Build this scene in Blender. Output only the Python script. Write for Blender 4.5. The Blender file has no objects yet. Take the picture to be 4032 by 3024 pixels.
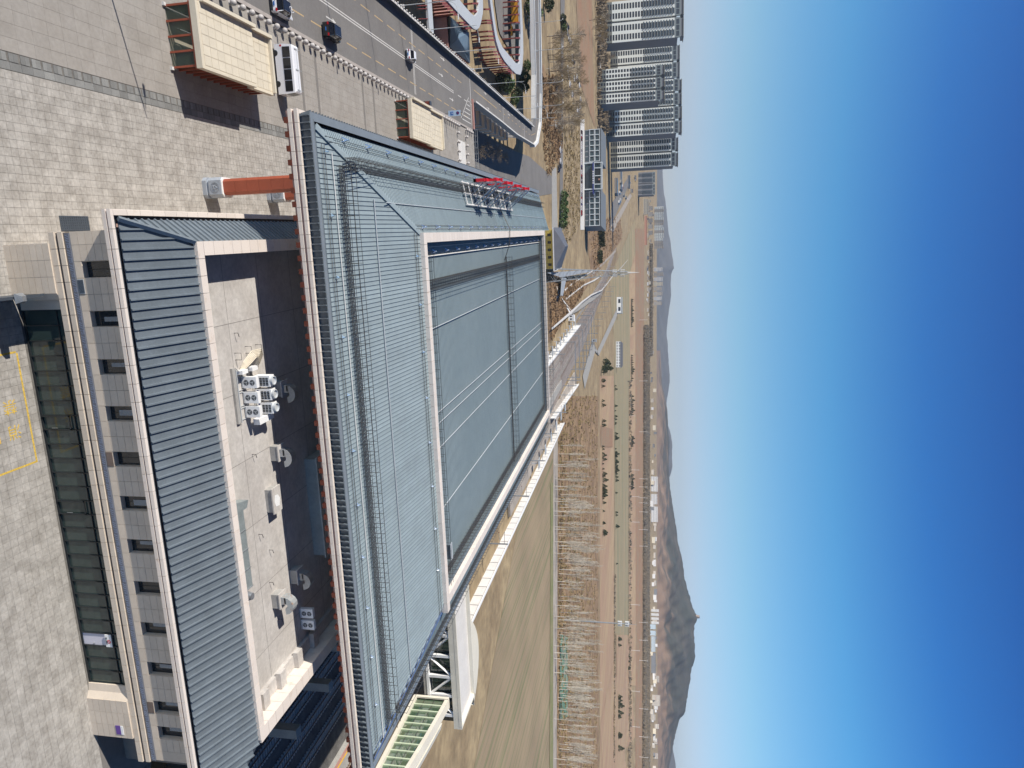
import bpy, math, random
from mathutils import Vector, Matrix
random.seed(7)
C = bpy.context.scene.collection
SC = bpy.context.scene
PI = math.pi
# ---------------------------------------------------------------- camera, sky, sun, exposure
FPX = 2790.0
TH = math.atan((2553.0 - 2016.0) / FPX)
YAW = math.radians(12.16)
EYE = 45.0
cam_d = bpy.data.cameras.new('camera'); cam = bpy.data.objects.new('camera', cam_d); C.objects.link(cam)
cam_d.sensor_width = 36.0; cam_d.lens = 36.0 * FPX / 4032.0
cam_d.clip_start = 0.5; cam_d.clip_end = 60000.0
Fw = Vector((math.sin(YAW) * math.cos(TH), math.cos(YAW) * math.cos(TH), -math.sin(TH)))
Rt = Vector((math.cos(YAW), -math.sin(YAW), 0.0))
Up = Rt.cross(Fw)
mx = Matrix((Up, -Rt, -Fw)).transposed().to_4x4(); mx.translation = (0, 0, EYE)
cam.matrix_world = mx
SC.camera = cam
HAZE = 0.00005
SUN_EL = math.radians(38.0); SUN_AZ = math.radians(14.5)      # light travels towards +X and a little +Y
W = bpy.data.worlds.new('World'); SC.world = W; W.use_nodes = True
nt = W.node_tree; nt.nodes.clear()
sky = nt.nodes.new('ShaderNodeTexSky'); sky.sky_type = 'NISHITA'; sky.sun_disc = False
sky.sun_elevation = SUN_EL
sdir = Vector((-math.cos(SUN_AZ), -math.sin(SUN_AZ), 0))       # towards the sun
sky.sun_rotation = math.atan2(sdir.x, sdir.y)
sky.altitude = 900; sky.air_density = 1.0; sky.dust_density = 0.6; sky.ozone_density = 3.0
hs = nt.nodes.new('ShaderNodeHueSaturation'); hs.inputs['Saturation'].default_value = 1.0
gm = nt.nodes.new('ShaderNodeGamma'); gm.inputs[1].default_value = 1.0
bg = nt.nodes.new('ShaderNodeBackground'); bg.inputs[1].default_value = 0.1275
ow = nt.nodes.new('ShaderNodeOutputWorld')
tc = nt.nodes.new('ShaderNodeTexCoord'); sx = nt.nodes.new('ShaderNodeSeparateXYZ'); nt.links.new(tc.outputs['Generated'], sx.inputs[0])
cr = nt.nodes.new('ShaderNodeValToRGB'); nt.links.new(sx.outputs[2], cr.inputs[0]); ce_ = cr.color_ramp.elements
for i_, (p_, c_) in enumerate(((0.0, (.78, .76, .90)), (0.056, (.765, .767, .898)), (0.121, (.60, .82, .864)), (0.23, (.304, .759, .93)), (0.331, (.115, .51, .887)), (0.43, (.065, .37, .79)), (0.65, (.045, .12, .22)), (1.0, (.04, .085, .16)))):
    e_ = ce_[i_] if i_ < 2 else ce_.new(p_)
    e_.position = p_; e_.color = (*c_, 1)
mm = nt.nodes.new('ShaderNodeMix'); mm.data_type = 'RGBA'; mm.blend_type = 'MULTIPLY'; mm.inputs[0].default_value = 1.0
nt.links.new(sky.outputs[0], mm.inputs[6]); nt.links.new(cr.outputs[0], mm.inputs[7])
nt.links.new(mm.outputs[2], gm.inputs[0]); nt.links.new(gm.outputs[0], hs.inputs['Color'])
nt.links.new(hs.outputs[0], bg.inputs[0]); nt.links.new(bg.outputs[0], ow.inputs[0])
sl = bpy.data.lights.new('sun', 'SUN'); sl.energy = 5.0; sl.angle = math.radians(0.5); sl.color = (1.0, 0.945, 0.86)
so = bpy.data.objects.new('sun', sl); C.objects.link(so)
ld = Vector((math.cos(SUN_EL) * math.cos(SUN_AZ), math.cos(SUN_EL) * math.sin(SUN_AZ), -math.sin(SUN_EL)))
so.rotation_euler = ld.to_track_quat('-Z', 'Y').to_euler(); so.location = (-60, -20, 90)
SC.view_settings.view_transform = 'Standard'; SC.view_settings.look = 'None'
SC.view_settings.gamma = 1.0; SC.view_settings.use_curve_mapping = False
SC.view_settings.exposure = 0.3
SC.render.engine = 'CYCLES'

# ---------------------------------------------------------------- helpers
GZ = -8.0
def gz(D):                                   # height of the land with distance: flat, then rising foothills
    if D < 1900: return GZ
    pts = ((1900, GZ), (2300, 27.0), (3000, 58.0), (3600, 86.0), (5000, 96.0), (14000, 110.0))
    for (d0, z0), (d1, z1) in zip(pts, pts[1:]):
        if D <= d1: return z0 + (z1 - z0) * (D - d0) / (d1 - d0)
    return 110.0
def ray(px, py):
    r = py - 1512.0; u = px - 2016.0
    X = r; Y = FPX * math.cos(TH) + u * math.sin(TH); Z = -FPX * math.sin(TH) + u * math.cos(TH)
    c, s = math.cos(YAW), math.sin(YAW)
    return X * c + Y * s, -X * s + Y * c, Z
def at(px, py, z=0.0):                       # photo pixel -> point at height z
    a, b, Z = ray(px, py); t = (z - EYE) / Z
    return (a * t, b * t, z)
def atd(px, py, D):                          # photo pixel -> point at horizontal distance D
    a, b, Z = ray(px, py); h = math.hypot(a, b)
    return (a / h * D, b / h * D, EYE + Z / h * D)
def ground(px, py, lift=0.0):                # photo pixel -> point on the land
    a, b, Z = ray(px, py); h = math.hypot(a, b); s = Z / h
    lo, hi = 5.0, 13000.0
    for _ in range(40):
        m = (lo + hi) / 2
        if EYE + s * m > gz(m): lo = m
        else: hi = m
    return (a / h * lo, b / h * lo, gz(lo) + lift)

def lin(c):
    return tuple((x / 12.92 if x <= 0.04045 else ((x + 0.055) / 1.055) ** 2.4) for x in c)
MATS = {}
def mat(name, col, rough=0.7, metal=0.0, var=0.12, scale=1.0, bump=0.0, rand=0.0, col2=None, streak=None, spec=0.5, fine=None, thr=(0.35, 0.65)):
    m = bpy.data.materials.new(name); m.use_nodes = True; n = m.node_tree; L = n.links.new
    p = n.nodes['Principled BSDF']; p.inputs['Roughness'].default_value = rough; p.inputs['Metallic'].default_value = metal
    p.inputs['Specular IOR Level'].default_value = spec
    geo = n.nodes.new('ShaderNodeNewGeometry')
    vec = geo.outputs['Position']
    if streak:
        mp = n.nodes.new('ShaderNodeMapping'); mp.inputs['Rotation'].default_value = (0, 0, streak[3] if len(streak) > 3 else 0)
        mp.inputs['Scale'].default_value = streak[:3]; L(vec, mp.inputs[0]); vec = mp.outputs[0]
    no = n.nodes.new('ShaderNodeTexNoise'); no.inputs['Scale'].default_value = scale; no.inputs['Detail'].default_value = 6; no.inputs['Roughness'].default_value = 0.62
    L(vec, no.inputs['Vector'])
    rp = n.nodes.new('ShaderNodeMapRange'); rp.inputs[1].default_value = thr[0]; rp.inputs[2].default_value = thr[1]
    L(no.outputs[0], rp.inputs[0])
    mxn = n.nodes.new('ShaderNodeMix'); mxn.data_type = 'RGBA'
    c2 = col2 if col2 else tuple(x * (1 + var) for x in col)
    c1 = col if col2 else tuple(x * (1 - var) for x in col)
    mxn.inputs[6].default_value = (*c1, 1); mxn.inputs[7].default_value = (*c2, 1)
    L(rp.outputs[0], mxn.inputs[0]); out = mxn.outputs[2]
    no2 = n.nodes.new('ShaderNodeTexNoise'); no2.inputs['Scale'].default_value = (fine or scale * 9); no2.inputs['Detail'].default_value = 4
    L(geo.outputs['Position'], no2.inputs['Vector'])
    mr = n.nodes.new('ShaderNodeMapRange'); mr.inputs[1].default_value = 0.3; mr.inputs[2].default_value = 0.7; mr.inputs[3].default_value = 1 - var * 0.7; mr.inputs[4].default_value = 1 + var * 0.7
    L(no2.outputs[0], mr.inputs[0])
    vm = n.nodes.new('ShaderNodeVectorMath'); vm.operation = 'SCALE'; L(out, vm.inputs[0]); L(mr.outputs[0], vm.inputs['Scale']); out = vm.outputs[0]
    if rand:
        oi = n.nodes.new('ShaderNodeObjectInfo')
        ad = n.nodes.new('ShaderNodeMath'); ad.operation = 'ADD'; L(geo.outputs['Random Per Island'], ad.inputs[0]); L(oi.outputs['Random'], ad.inputs[1])
        fr = n.nodes.new('ShaderNodeMath'); fr.operation = 'FRACT'; L(ad.outputs[0], fr.inputs[0])
        m2 = n.nodes.new('ShaderNodeMapRange'); m2.inputs[3].default_value = 1 - rand; m2.inputs[4].default_value = 1 + rand; L(fr.outputs[0], m2.inputs[0])
        v2 = n.nodes.new('ShaderNodeVectorMath'); v2.operation = 'SCALE'; L(out, v2.inputs[0]); L(m2.outputs[0], v2.inputs['Scale']); out = v2.outputs[0]
    L(out, p.inputs['Base Color'])
    if bump:
        b = n.nodes.new('ShaderNodeBump'); b.inputs['Strength'].default_value = bump; b.inputs['Distance'].default_value = 0.05
        L(no2.outputs[0], b.inputs['Height']); L(b.outputs[0], p.inputs['Normal'])
    MATS[name] = m
    return m
def glassm(name, col, rough=0.06, spec=0.8):
    m = mat(name, col, rough, 0, 0.08, 0.8, spec=spec); return m

class MB:
    def __init__(s): s.v = []; s.f = []
    def add(s, vs, fs):
        o = len(s.v); s.v += [tuple(q) for q in vs]; s.f += [tuple(i + o for i in f) for f in fs]; return s
    def box(s, x0, x1, y0, y1, z0, z1, nobot=False):
        vs = [(x0, y0, z0), (x1, y0, z0), (x1, y1, z0), (x0, y1, z0), (x0, y0, z1), (x1, y0, z1), (x1, y1, z1), (x0, y1, z1)]
        fs = [(4, 5, 6, 7), (0, 1, 5, 4), (1, 2, 6, 5), (2, 3, 7, 6), (3, 0, 4, 7)]
        if not nobot: fs.append((3, 2, 1, 0))
        return s.add(vs, fs)
    def obox(s, o, ux, uy, uz):              # box from corner o and three edge vectors
        o, ux, uy, uz = map(Vector, (o, ux, uy, uz))
        vs = [o, o + ux, o + ux + uy, o + uy]; vs += [q + uz for q in vs]
        fs = [(4, 5, 6, 7), (0, 1, 5, 4), (1, 2, 6, 5), (2, 3, 7, 6), (3, 0, 4, 7), (3, 2, 1, 0)]
        if ux.cross(uy).dot(uz) < 0: fs = [f[::-1] for f in fs]
        return s.add(vs, fs)
    def prism(s, pts, z0, z1):
        n = len(pts)
        ar = sum(pts[i][0] * pts[(i + 1) % n][1] - pts[(i + 1) % n][0] * pts[i][1] for i in range(n))
        if ar < 0: pts = pts[::-1]
        vs = [(p[0], p[1], z0) for p in pts] + [(p[0], p[1], z1) for p in pts]
        fs = [tuple(range(n, 2 * n)), tuple(range(n - 1, -1, -1))] + [(i, (i + 1) % n, n + (i + 1) % n, n + i) for i in range(n)]
        return s.add(vs, fs)
    def quad(s, a, b, c, d): return s.add([a, b, c, d], [(0, 1, 2, 3)])
    def tube(s, pts, r, n=6, caps=True):
        pts = [Vector(p) for p in pts]; rs = r if isinstance(r, (list, tuple)) else [r] * len(pts)
        vs = []; fs = []
        for i, p in enumerate(pts):
            d = (pts[min(i + 1, len(pts) - 1)] - pts[max(i - 1, 0)]).normalized()
            q = Vector((0, 0, 1)) if abs(d.z) < 0.9 else Vector((1, 0, 0))
            u = d.cross(q).normalized(); w = d.cross(u)
            for k in range(n):
                t = 2 * PI * k / n; vs.append(p + (u * math.cos(t) + w * math.sin(t)) * rs[i])
        for i in range(len(pts) - 1):
            for k in range(n):
                k2 = (k + 1) % n; fs.append((i * n + k, i * n + k2, (i + 1) * n + k2, (i + 1) * n + k))
        if caps: fs.append(tuple(range(n))[::-1]); fs.append(tuple((len(pts) - 1) * n + k for k in range(n)))
        return s.add(vs, [f[::-1] for f in fs])
    def lathe(s, prof, n=16, c=(0, 0, 0)):   # prof: (r, z) from bottom to top
        vs = []; fs = []
        for r, z in prof:
            for k in range(n):
                t = 2 * PI * k / n; vs.append((c[0] + r * math.cos(t), c[1] + r * math.sin(t), c[2] + z))
        for i in range(len(prof) - 1):
            for k in range(n):
                k2 = (k + 1) % n; fs.append((i * n + k, i * n + k2, (i + 1) * n + k2, (i + 1) * n + k))
        fs.append(tuple(range(n))[::-1]); fs.append(tuple((len(prof) - 1) * n + k for k in range(n)))
        return s.add(vs, fs)
    def sphere(s, r, c=(0, 0, 0), n=16, m=10, sx=1, sy=1, sz=1):
        prof = [(max(1e-3, math.sin(PI * j / m)) * r, -math.cos(PI * j / m) * r) for j in range(m + 1)]
        t = MB(); t.lathe(prof, n)
        return s.add([(c[0] + v[0] * sx, c[1] + v[1] * sy, c[2] + v[2] * sz) for v in t.v], t.f)
    def mesh(s, name, off=(0, 0, 0)):
        me = bpy.data.meshes.new(name)
        me.from_pydata([(v[0] - off[0], v[1] - off[1], v[2] - off[2]) for v in s.v], [], s.f); me.update(); return me
def wloc(o):
    v = Vector((0, 0, 0))
    while o is not None: v += o.location; o = o.parent
    return v
def obj(name, mb, m, parent=None, smooth=False, kind=None, org=None):
    off = org if org is not None else (wloc(parent) if parent is not None else Vector((0, 0, 0)))
    me = mb.mesh(name, off) if isinstance(mb, MB) else mb
    if not me.materials: me.materials.append(m)
    o = bpy.data.objects.new(name, me); C.objects.link(o)
    if parent is not None: o.parent = parent
    elif org is not None: o.location = org
    if smooth:
        for p in me.polygons: p.use_smooth = True
    if kind: o['kind'] = kind
    return o
def piece(name, me, parent, loc, rotz=0.0, scale=None, m=None):
    o = bpy.data.objects.new(name, me); C.objects.link(o); o.parent = parent
    if m and not me.materials: me.materials.append(m)
    w = wloc(parent); o.location = (loc[0] - w.x, loc[1] - w.y, loc[2] - w.z); o.rotation_euler = (0, 0, rotz)
    if scale: o.scale = scale
    return o
def tag(o, label, cat, group=None, kind=None):
    o['label'] = label; o['category'] = cat
    if group: o['group'] = group
    if kind: o['kind'] = kind
    return o
def thing(name, label, cat, loc=(0, 0, 0), rotz=0.0, group=None):
    o = bpy.data.objects.new(name, None); C.objects.link(o); o.location = loc; o.rotation_euler = (0, 0, rotz)
    o.empty_display_size = 0.3
    return tag(o, label, cat, group)
def dup(root, loc, rotz=0.0, label=None, group=None, scale=None):
    r = root.copy(); C.objects.link(r); r.location = loc; r.rotation_euler = (0, 0, rotz)
    if scale: r.scale = scale
    if label: r['label'] = label
    if group: r['group'] = group
    for ch in list(root.children):
        c = ch.copy(); C.objects.link(c); c.parent = r
        for g in ch.children:
            d = g.copy(); C.objects.link(d); d.parent = c
    return r
def setting(name, mb, m): return obj(name, mb, m, kind='structure')
def textm(name, body, size, m, ext=0.01):
    cu = bpy.data.curves.new(name, 'FONT'); cu.body = body; cu.size = size; cu.extrude = ext; cu.align_x = 'CENTER'; cu.align_y = 'CENTER'
    to = bpy.data.objects.new(name, cu); C.objects.link(to)
    dg = bpy.context.evaluated_depsgraph_get(); me = bpy.data.meshes.new_from_object(to.evaluated_get(dg))
    bpy.data.objects.remove(to); me.materials.clear(); me.materials.append(m); return me

# ---------------------------------------------------------------- materials
Mplaza = mat('paving_stone', (0.31, 0.288, 0.258), 0.85, var=0.2, scale=0.8, rand=0.07, col2=(0.42, 0.395, 0.36), thr=(0.38, 0.6), fine=4)
Mplazab = mat('paving_stone_brown', (0.30, 0.275, 0.245), 0.85, var=0.1, scale=0.4, rand=0.05, col2=(0.35, 0.325, 0.295), fine=3)
Mjoint = mat('joint_sand', (0.16, 0.15, 0.135), 0.95, var=0.2, scale=2)
Mstone = mat('cladding_stone', (0.62, 0.53, 0.43), 0.6, var=0.05, scale=0.5, rand=0.05)
Mpale = mat('pale_granite', (0.74, 0.655, 0.58), 0.55, var=0.04, scale=1.5, rand=0.05, col2=(0.62, 0.50, 0.40), thr=(0.58, 0.8))
Mkiosk = mat('cream_stone', (0.68, 0.61, 0.48), 0.6, var=0.04, scale=0.6, rand=0.04)
Mroof = mat('blue_grey_roof_metal', (0.345, 0.415, 0.435), 0.5, 0.15, var=0.06, scale=0.35, rand=0.05, col2=(0.30, 0.355, 0.37), thr=(0.45, 0.75), fine=1.2)
Mroofi = mat('weathered_inner_roof_metal', (0.265, 0.325, 0.335), 0.5, 0.15, var=0.07, scale=0.12, col2=(0.30, 0.36, 0.37), thr=(0.4, 0.7), fine=0.6)
Mseam = mat('dark_roof_seam', (0.19, 0.235, 0.26), 0.5, 0.2, var=0.05, scale=1)  # shadow along the ribs is put into the seam colour
Mcap = mat('grey_cap_metal', (0.25, 0.28, 0.30), 0.45, 0.2, var=0.06, scale=1)
Mroofd = mat('grey_roof_metal', (0.17, 0.20, 0.225), 0.45, 0.2, var=0.08, scale=0.6, rand=0.05)
Mdark = mat('dark_grey_metal', (0.07, 0.085, 0.105), 0.5, 0.3, var=0.06, scale=1)
Mred = mat('red_brown_paint', (0.30, 0.07, 0.035), 0.5, var=0.05, scale=1)
Mredd = mat('red_brown_beam', (0.22, 0.045, 0.03), 0.55, var=0.08, scale=1)
Mbase = mat('grey_carved_stone', (0.33, 0.36, 0.40), 0.7, var=0.08, scale=2)
Mconc = mat('roof_concrete', (0.43, 0.40, 0.37), 0.85, var=0.14, scale=0.35, col2=(0.54, 0.51, 0.475), fine=3)
Mconcd = mat('grey_concrete', (0.34, 0.33, 0.31), 0.85, var=0.12, scale=0.5)
Mwhite = mat('white_paint', (0.80, 0.80, 0.79), 0.5, var=0.03, scale=0.6)
Mwhitec = mat('white_concrete', (0.66, 0.64, 0.61), 0.7, var=0.06, scale=0.3)
Mgalv = mat('galvanised_steel', (0.42, 0.44, 0.46), 0.4, 0.7, var=0.12, scale=2)
Mrail = mat('brown_grey_rail', (0.10, 0.095, 0.09), 0.5, 0.4, var=0.1, scale=1)
Mgrey = mat('light_grey_paint', (0.45, 0.47, 0.48), 0.5, var=0.04, scale=1)
Masph = mat('asphalt', (0.165, 0.155, 0.148), 0.85, var=0.10, scale=0.12, rand=0.0, col2=(0.20, 0.19, 0.18), fine=2)
Masphd = mat('dark_asphalt', (0.10, 0.095, 0.10), 0.85, var=0.1, scale=0.2)
Mline = mat('white_road_paint', (0.62, 0.60, 0.57), 0.7, var=0.12, scale=2)
Myel = mat('yellow_road_paint', (0.62, 0.40, 0.12), 0.7, var=0.2, scale=3)
Myelb = mat('worn_yellow_paint', (0.62, 0.42, 0.07), 0.7, var=0.3, scale=5)
Mglass = glassm('dark_green_glass', (0.035, 0.055, 0.05), 0.05)
Mglassw = glassm('window_glass', (0.02, 0.025, 0.03), 0.08)
Mglassb = glassm('blue_window_glass', (0.03, 0.04, 0.06), 0.15)
Mframe = mat('black_frame', (0.025, 0.03, 0.033), 0.4, 0.2, var=0.05, scale=1)
Mcarw = mat('white_car_paint', (0.80, 0.80, 0.82), 0.2, var=0.01, scale=1, spec=0.6)
Mcarb = mat('black_car_paint', (0.022, 0.022, 0.022), 0.15, var=0.02, scale=1, spec=0.6)
Mcarg = mat('silver_car_paint', (0.42, 0.43, 0.45), 0.25, 0.3, var=0.02, scale=1)
Mcarr = mat('red_car_paint', (0.35, 0.03, 0.03), 0.25, var=0.02, scale=1)
Mcarblue = mat('blue_car_paint', (0.05, 0.08, 0.2), 0.25, var=0.02, scale=1)
Mcarglass = mat('car_glass', (0.012, 0.013, 0.016), 0.06, var=0.02, scale=1, spec=0.8)
Mtyre = mat('tyre_rubber', (0.02, 0.02, 0.02), 0.8, var=0.1, scale=4)
Mlampr = mat('red_lamp_plastic', (0.45, 0.01, 0.015), 0.25, var=0.02, scale=1)
Mlampw = mat('clear_lamp_plastic', (0.7, 0.7, 0.7), 0.15, var=0.02, scale=1)
Mball = mat('granite_ball', (0.46, 0.43, 0.41), 0.6, var=0.12, scale=5)
Mfield = mat('plough_rows', (0.31, 0.235, 0.15), 0.95, var=0.2, scale=0.6, col2=(0.15, 0.17, 0.075), streak=(1.1, 0.012, 1, math.radians(12)), thr=(0.49, 0.66), fine=0.03)
Mgrass = mat('dry_grass', (0.24, 0.175, 0.10), 0.95, var=0.3, scale=0.05, col2=(0.36, 0.275, 0.16), thr=(0.38, 0.62), fine=0.3, bump=0.4)
Mslope = mat('brown_dry_bank', (0.17, 0.105, 0.055), 0.95, var=0.4, scale=0.09, col2=(0.34, 0.225, 0.125), thr=(0.38, 0.64), fine=0.5, bump=0.6)
Mearth = mat('bare_red_earth', (0.30, 0.165, 0.095), 0.95, var=0.15, scale=0.03, col2=(0.27, 0.20, 0.125), fine=0.3)
Mtan = mat('tan_fallow_field', (0.40, 0.285, 0.17), 0.95, var=0.1, scale=0.006, col2=(0.36, 0.235, 0.15), streak=(3, 0.4, 1, math.radians(55)), fine=0.05, thr=(0.45, 0.55))
Molive = mat('olive_field', (0.36, 0.27, 0.16), 0.95, var=0.1, scale=0.008, col2=(0.22, 0.21, 0.12), streak=(0.4, 3, 1, math.radians(-12)), fine=0.05)
Mdirt = mat('pale_dirt_road', (0.36, 0.32, 0.28), 0.95, var=0.15, scale=0.1)
Mballast = mat('ballast', (0.26, 0.225, 0.205), 0.95, var=0.25, scale=0.6, fine=6, bump=0.3)
Mballastd = mat('dark_ballast', (0.11, 0.105, 0.10), 0.95, var=0.3, scale=0.6, fine=6)
Msleeper = mat('concrete_sleeper', (0.48, 0.46, 0.43), 0.85, var=0.1, scale=3)
Msteel = mat('worn_rail_steel', (0.22, 0.15, 0.11), 0.45, 0.5, var=0.1, scale=2)
Mbark = mat('pale_bark', (0.50, 0.455, 0.39), 0.85, var=0.2, scale=1.5)
Mbarkd = mat('brown_bark', (0.17, 0.125, 0.09), 0.9, var=0.2, scale=1.5)
Mtwig = mat('pale_twigs', (0.50, 0.45, 0.37), 0.9, var=0.15, scale=1)
Mtwigd = mat('grey_brown_twigs', (0.21, 0.165, 0.115), 0.9, var=0.2, scale=0.5)
Mwillow = mat('yellow_brown_twigs', (0.235, 0.175, 0.085), 0.9, var=0.2, scale=0.5)
Mpine = mat('evergreen_leaf', (0.045, 0.06, 0.028), 0.85, var=0.35, scale=0.8, rand=0.3)
Mgreen = mat('green_bush_leaf', (0.085, 0.135, 0.045), 0.85, var=0.3, scale=0.8, rand=0.3)
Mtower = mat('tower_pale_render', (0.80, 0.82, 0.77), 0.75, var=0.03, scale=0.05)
Mtowerd = mat('tower_grey_and_shade', (0.20, 0.205, 0.22), 0.75, var=0.03, scale=0.05)
Mtowerb = mat('tower_brown_base', (0.19, 0.20, 0.18), 0.75, var=0.06, scale=0.05)
Mhill = mat('wooded_hillside', (0.045, 0.05, 0.042), 0.95, var=0.4, scale=0.003, col2=(0.12, 0.095, 0.075), thr=(0.42, 0.9), fine=0.02, bump=0.0)
Mwood = mat('bare_wood', (0.19, 0.165, 0.135), 0.95, var=0.25, scale=0.01, col2=(0.22, 0.165, 0.10), fine=0.05)
Morange = mat('orange_paint', (0.75, 0.33, 0.02), 0.5, var=0.04, scale=1)
Myellow = mat('yellow_paint', (0.60, 0.46, 0.10), 0.5, var=0.04, scale=1)
Mblue = mat('blue_paint', (0.03, 0.15, 0.45), 0.5, var=0.05, scale=1)
Mnavy = mat('navy_paint', (0.02, 0.03, 0.16), 0.5, var=0.05, scale=1)
Msignr = mat('red_sign_paint', (0.60, 0.015, 0.03), 0.4, var=0.04, scale=1)
Mpink = mat('pink_paving', (0.45, 0.24, 0.20), 0.8, var=0.1, scale=0.3)
Mnet = mat('green_dust_net', (0.13, 0.24, 0.17), 0.9, var=0.15, scale=0.1, col2=(0.34, 0.31, 0.26), thr=(0.5, 0.62))
Mterra = mat('terracotta_roof', (0.36, 0.19, 0.14), 0.8, var=0.12, scale=0.05, rand=0.15)
Mpurple = mat('purple_sign', (0.13, 0.06, 0.30), 0.5, var=0.03, scale=1)
Mrust = mat('rusty_duct', (0.42, 0.44, 0.44), 0.5, 0.4, var=0.1, scale=2, col2=(0.40, 0.19, 0.08), thr=(0.55, 0.7))
Mfrieze = mat('blue_grey_frieze', (0.12, 0.135, 0.17), 0.6, var=0.06, scale=2)
Mfar = mat('far_render', (0.50, 0.45, 0.39), 0.8, var=0.06, scale=0.02, rand=0.25)
Mfarb = mat('far_blue_roof', (0.12, 0.22, 0.36), 0.6, var=0.06, scale=0.02)
Mfarw = mat('far_white_wall', (0.72, 0.71, 0.70), 0.7, var=0.04, scale=0.02)
# ---------------------------------------------------------------- land
g = MB(); rs = [4.0]
while rs[-1] < 13500: rs.append(rs[-1] * 1.13 if rs[-1] < 1500 else rs[-1] + 160)
NA = 120
for r in rs:
    for k in range(NA): t = 2 * PI * k / NA; g.v.append((r * math.cos(t), r * math.sin(t), gz(r)))
for i in range(len(rs) - 1):
    for k in range(NA): k2 = (k + 1) % NA; g.f.append((i * NA + k, i * NA + k2, (i + 1) * NA + k2, (i + 1) * NA + k))
g.f.append(tuple(range(NA))[::-1]); g.f = [f[::-1] for f in g.f]
setting('ground', g, Mgrass)
def strip(name, A, B, m, lift=0.03, n=16, kind='structure'):
    """a patch of land between two lines given as photo points, draped on the ground"""
    def res(P, t):
        t *= len(P) - 1; i = min(int(t), len(P) - 2); f = t - i
        return (P[i][0] * (1 - f) + P[i + 1][0] * f, P[i][1] * (1 - f) + P[i + 1][1] * f)
    mb = MB(); k = 4
    for i in range(n + 1):
        a = res(A, i / n); b = res(B, i / n)
        for j in range(k + 1):
            f = j / k; p = ground(a[0] * (1 - f) + b[0] * f, a[1] * (1 - f) + b[1] * f)
            d = math.hypot(p[0], p[1]); mb.v.append((p[0], p[1], p[2] + lift * (1 + d / 150)))
    for i in range(n):
        for j in range(k):
            o = i * (k + 1) + j; mb.f.append((o, o + 1, o + k + 2, o + k + 1))
    me = mb.mesh(name); me.materials.append(m)
    o = bpy.data.objects.new(name, me); C.objects.link(o); o['kind'] = kind
    return o
strip('ploughed_field', [(2176, 1560), (2176, 3500)], [(2130, 1560), (1780, 3500)], Mfield, n=24)
strip('dirt_road', [(2179, 1560), (2176, 2400), (2172, 3500)], [(2196, 1560), (2194, 2400), (2188, 3500)], Mdirt)
strip('green_verge', [(2166, 1900), (2164, 2600), (2160, 3500)], [(2176, 1900), (2176, 2600), (2176, 3500)], mat('green_verge', (0.17, 0.19, 0.075), .95, var=.2, scale=.1, col2=(.25, .22, .12)), lift=.08)
strip('grove_floor', [(2197, 1560), (2190, 3500)], [(2355, 1560), (2358, 3500)], Mslope)
strip('fallow_field', [(2360, 1480), (2361, 3500)], [(2416, 1480), (2418, 3500)], Mtan)
strip('red_field', [(2361, 2860), (2400, 3500)], [(2417, 2600), (2520, 3500)], Mtan, lift=0.06)
strip('olive_field', [(2419, 1400), (2420, 2500)], [(2476, 1240), (2474, 2500)], Molive)
strip('red_field', [(2364, 1675), (2364, 1760)], [(2411, 1690), (2411, 1760)], Mearth, lift=0.09)
strip('grass_verge', [(2477, 1080), (2474, 2700)], [(2500, 1000), (2502, 2700)], Mtan, lift=0.05)
strip('red_field', [(2500, 900), (2502, 3500)], [(2537, 900), (2530, 2000), (2526, 3500)], Mearth)
strip('olive_field', [(2400, 1100), (2430, 1500)], [(2500, 860), (2500, 1500)], Molive, lift=0.02)
strip('tan_field', [(2425, 2500), (2425, 3000)], [(2470, 2500), (2500, 2900)], Mtan, lift=0.07)
strip('dust_net', [(2203, 2495), (2200, 2840)], [(2234, 2510), (2232, 2820)], Mnet, lift=0.12)
# left of the station: banks, fields and streets
strip('red_field', [(2252, -300), (2285, 330)], [(2325, -300), (2340, 500)], Mearth, lift=0.04)
strip('dry_field', [(2105, 300), (2210, 690)], [(2140, 250), (2212, 600)], Mslope, lift=0.04)
strip('street', [(2284, 470), (2284, 905)], [(2300, 470), (2300, 905)], Mwhitec, lift=0.05)
strip('street', [(2203, -300), (2208, 330), (2206, 520), (2200, 905)], [(2230, -300), (2214, 330), (2216, 520), (2214, 905)], Masph, lift=0.06)
strip('footpath', [(2195, 900), (2190, 660)], [(2172, 900), (2172, 660)], Mconcd, lift=0.04)
strip('street', [(2060, -300), (2072, 0), (2088, 250)], [(2070, -300), (2082, 0), (2095, 230)], Masph, lift=0.05)
strip('bank', [(2155, 1080), (2300, 1110), (2440, 930)], [(2160, 1350), (2290, 1160), (2450, 940)], Mslope, lift=0.05)
strip('bank', [(2300, 880), (2440, 850)], [(2330, 1100), (2450, 930)], Mslope, lift=0.04)
strip('street', [(2397, 900), (2480, 760)], [(2412, 915), (2486, 772)], Mdirt, lift=0.08)
strip('street', [(2408, 800), (2470, 700)], [(2400, 900), (2478, 720)], Masph, lift=0.07)
strip('drain_path', [(2186, 1170), (2250, 1115), (2330, 1065)], [(2190, 1175), (2253, 1118), (2334, 1067)], Mwhitec, lift=0.1)
strip('path', [(2330, 1075), (2420, 985)], [(2336, 1080), (2424, 990)], Mdirt, lift=0.1)
strip('service_road', [(2292, 1480), (2330, 1340), (2345, 1390), (2410, 1250), (2440, 1190)], [(2300, 1530), (2345, 1370), (2356, 1400), (2420, 1262), (2446, 1195)], Mconcd, lift=0.1)

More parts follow.
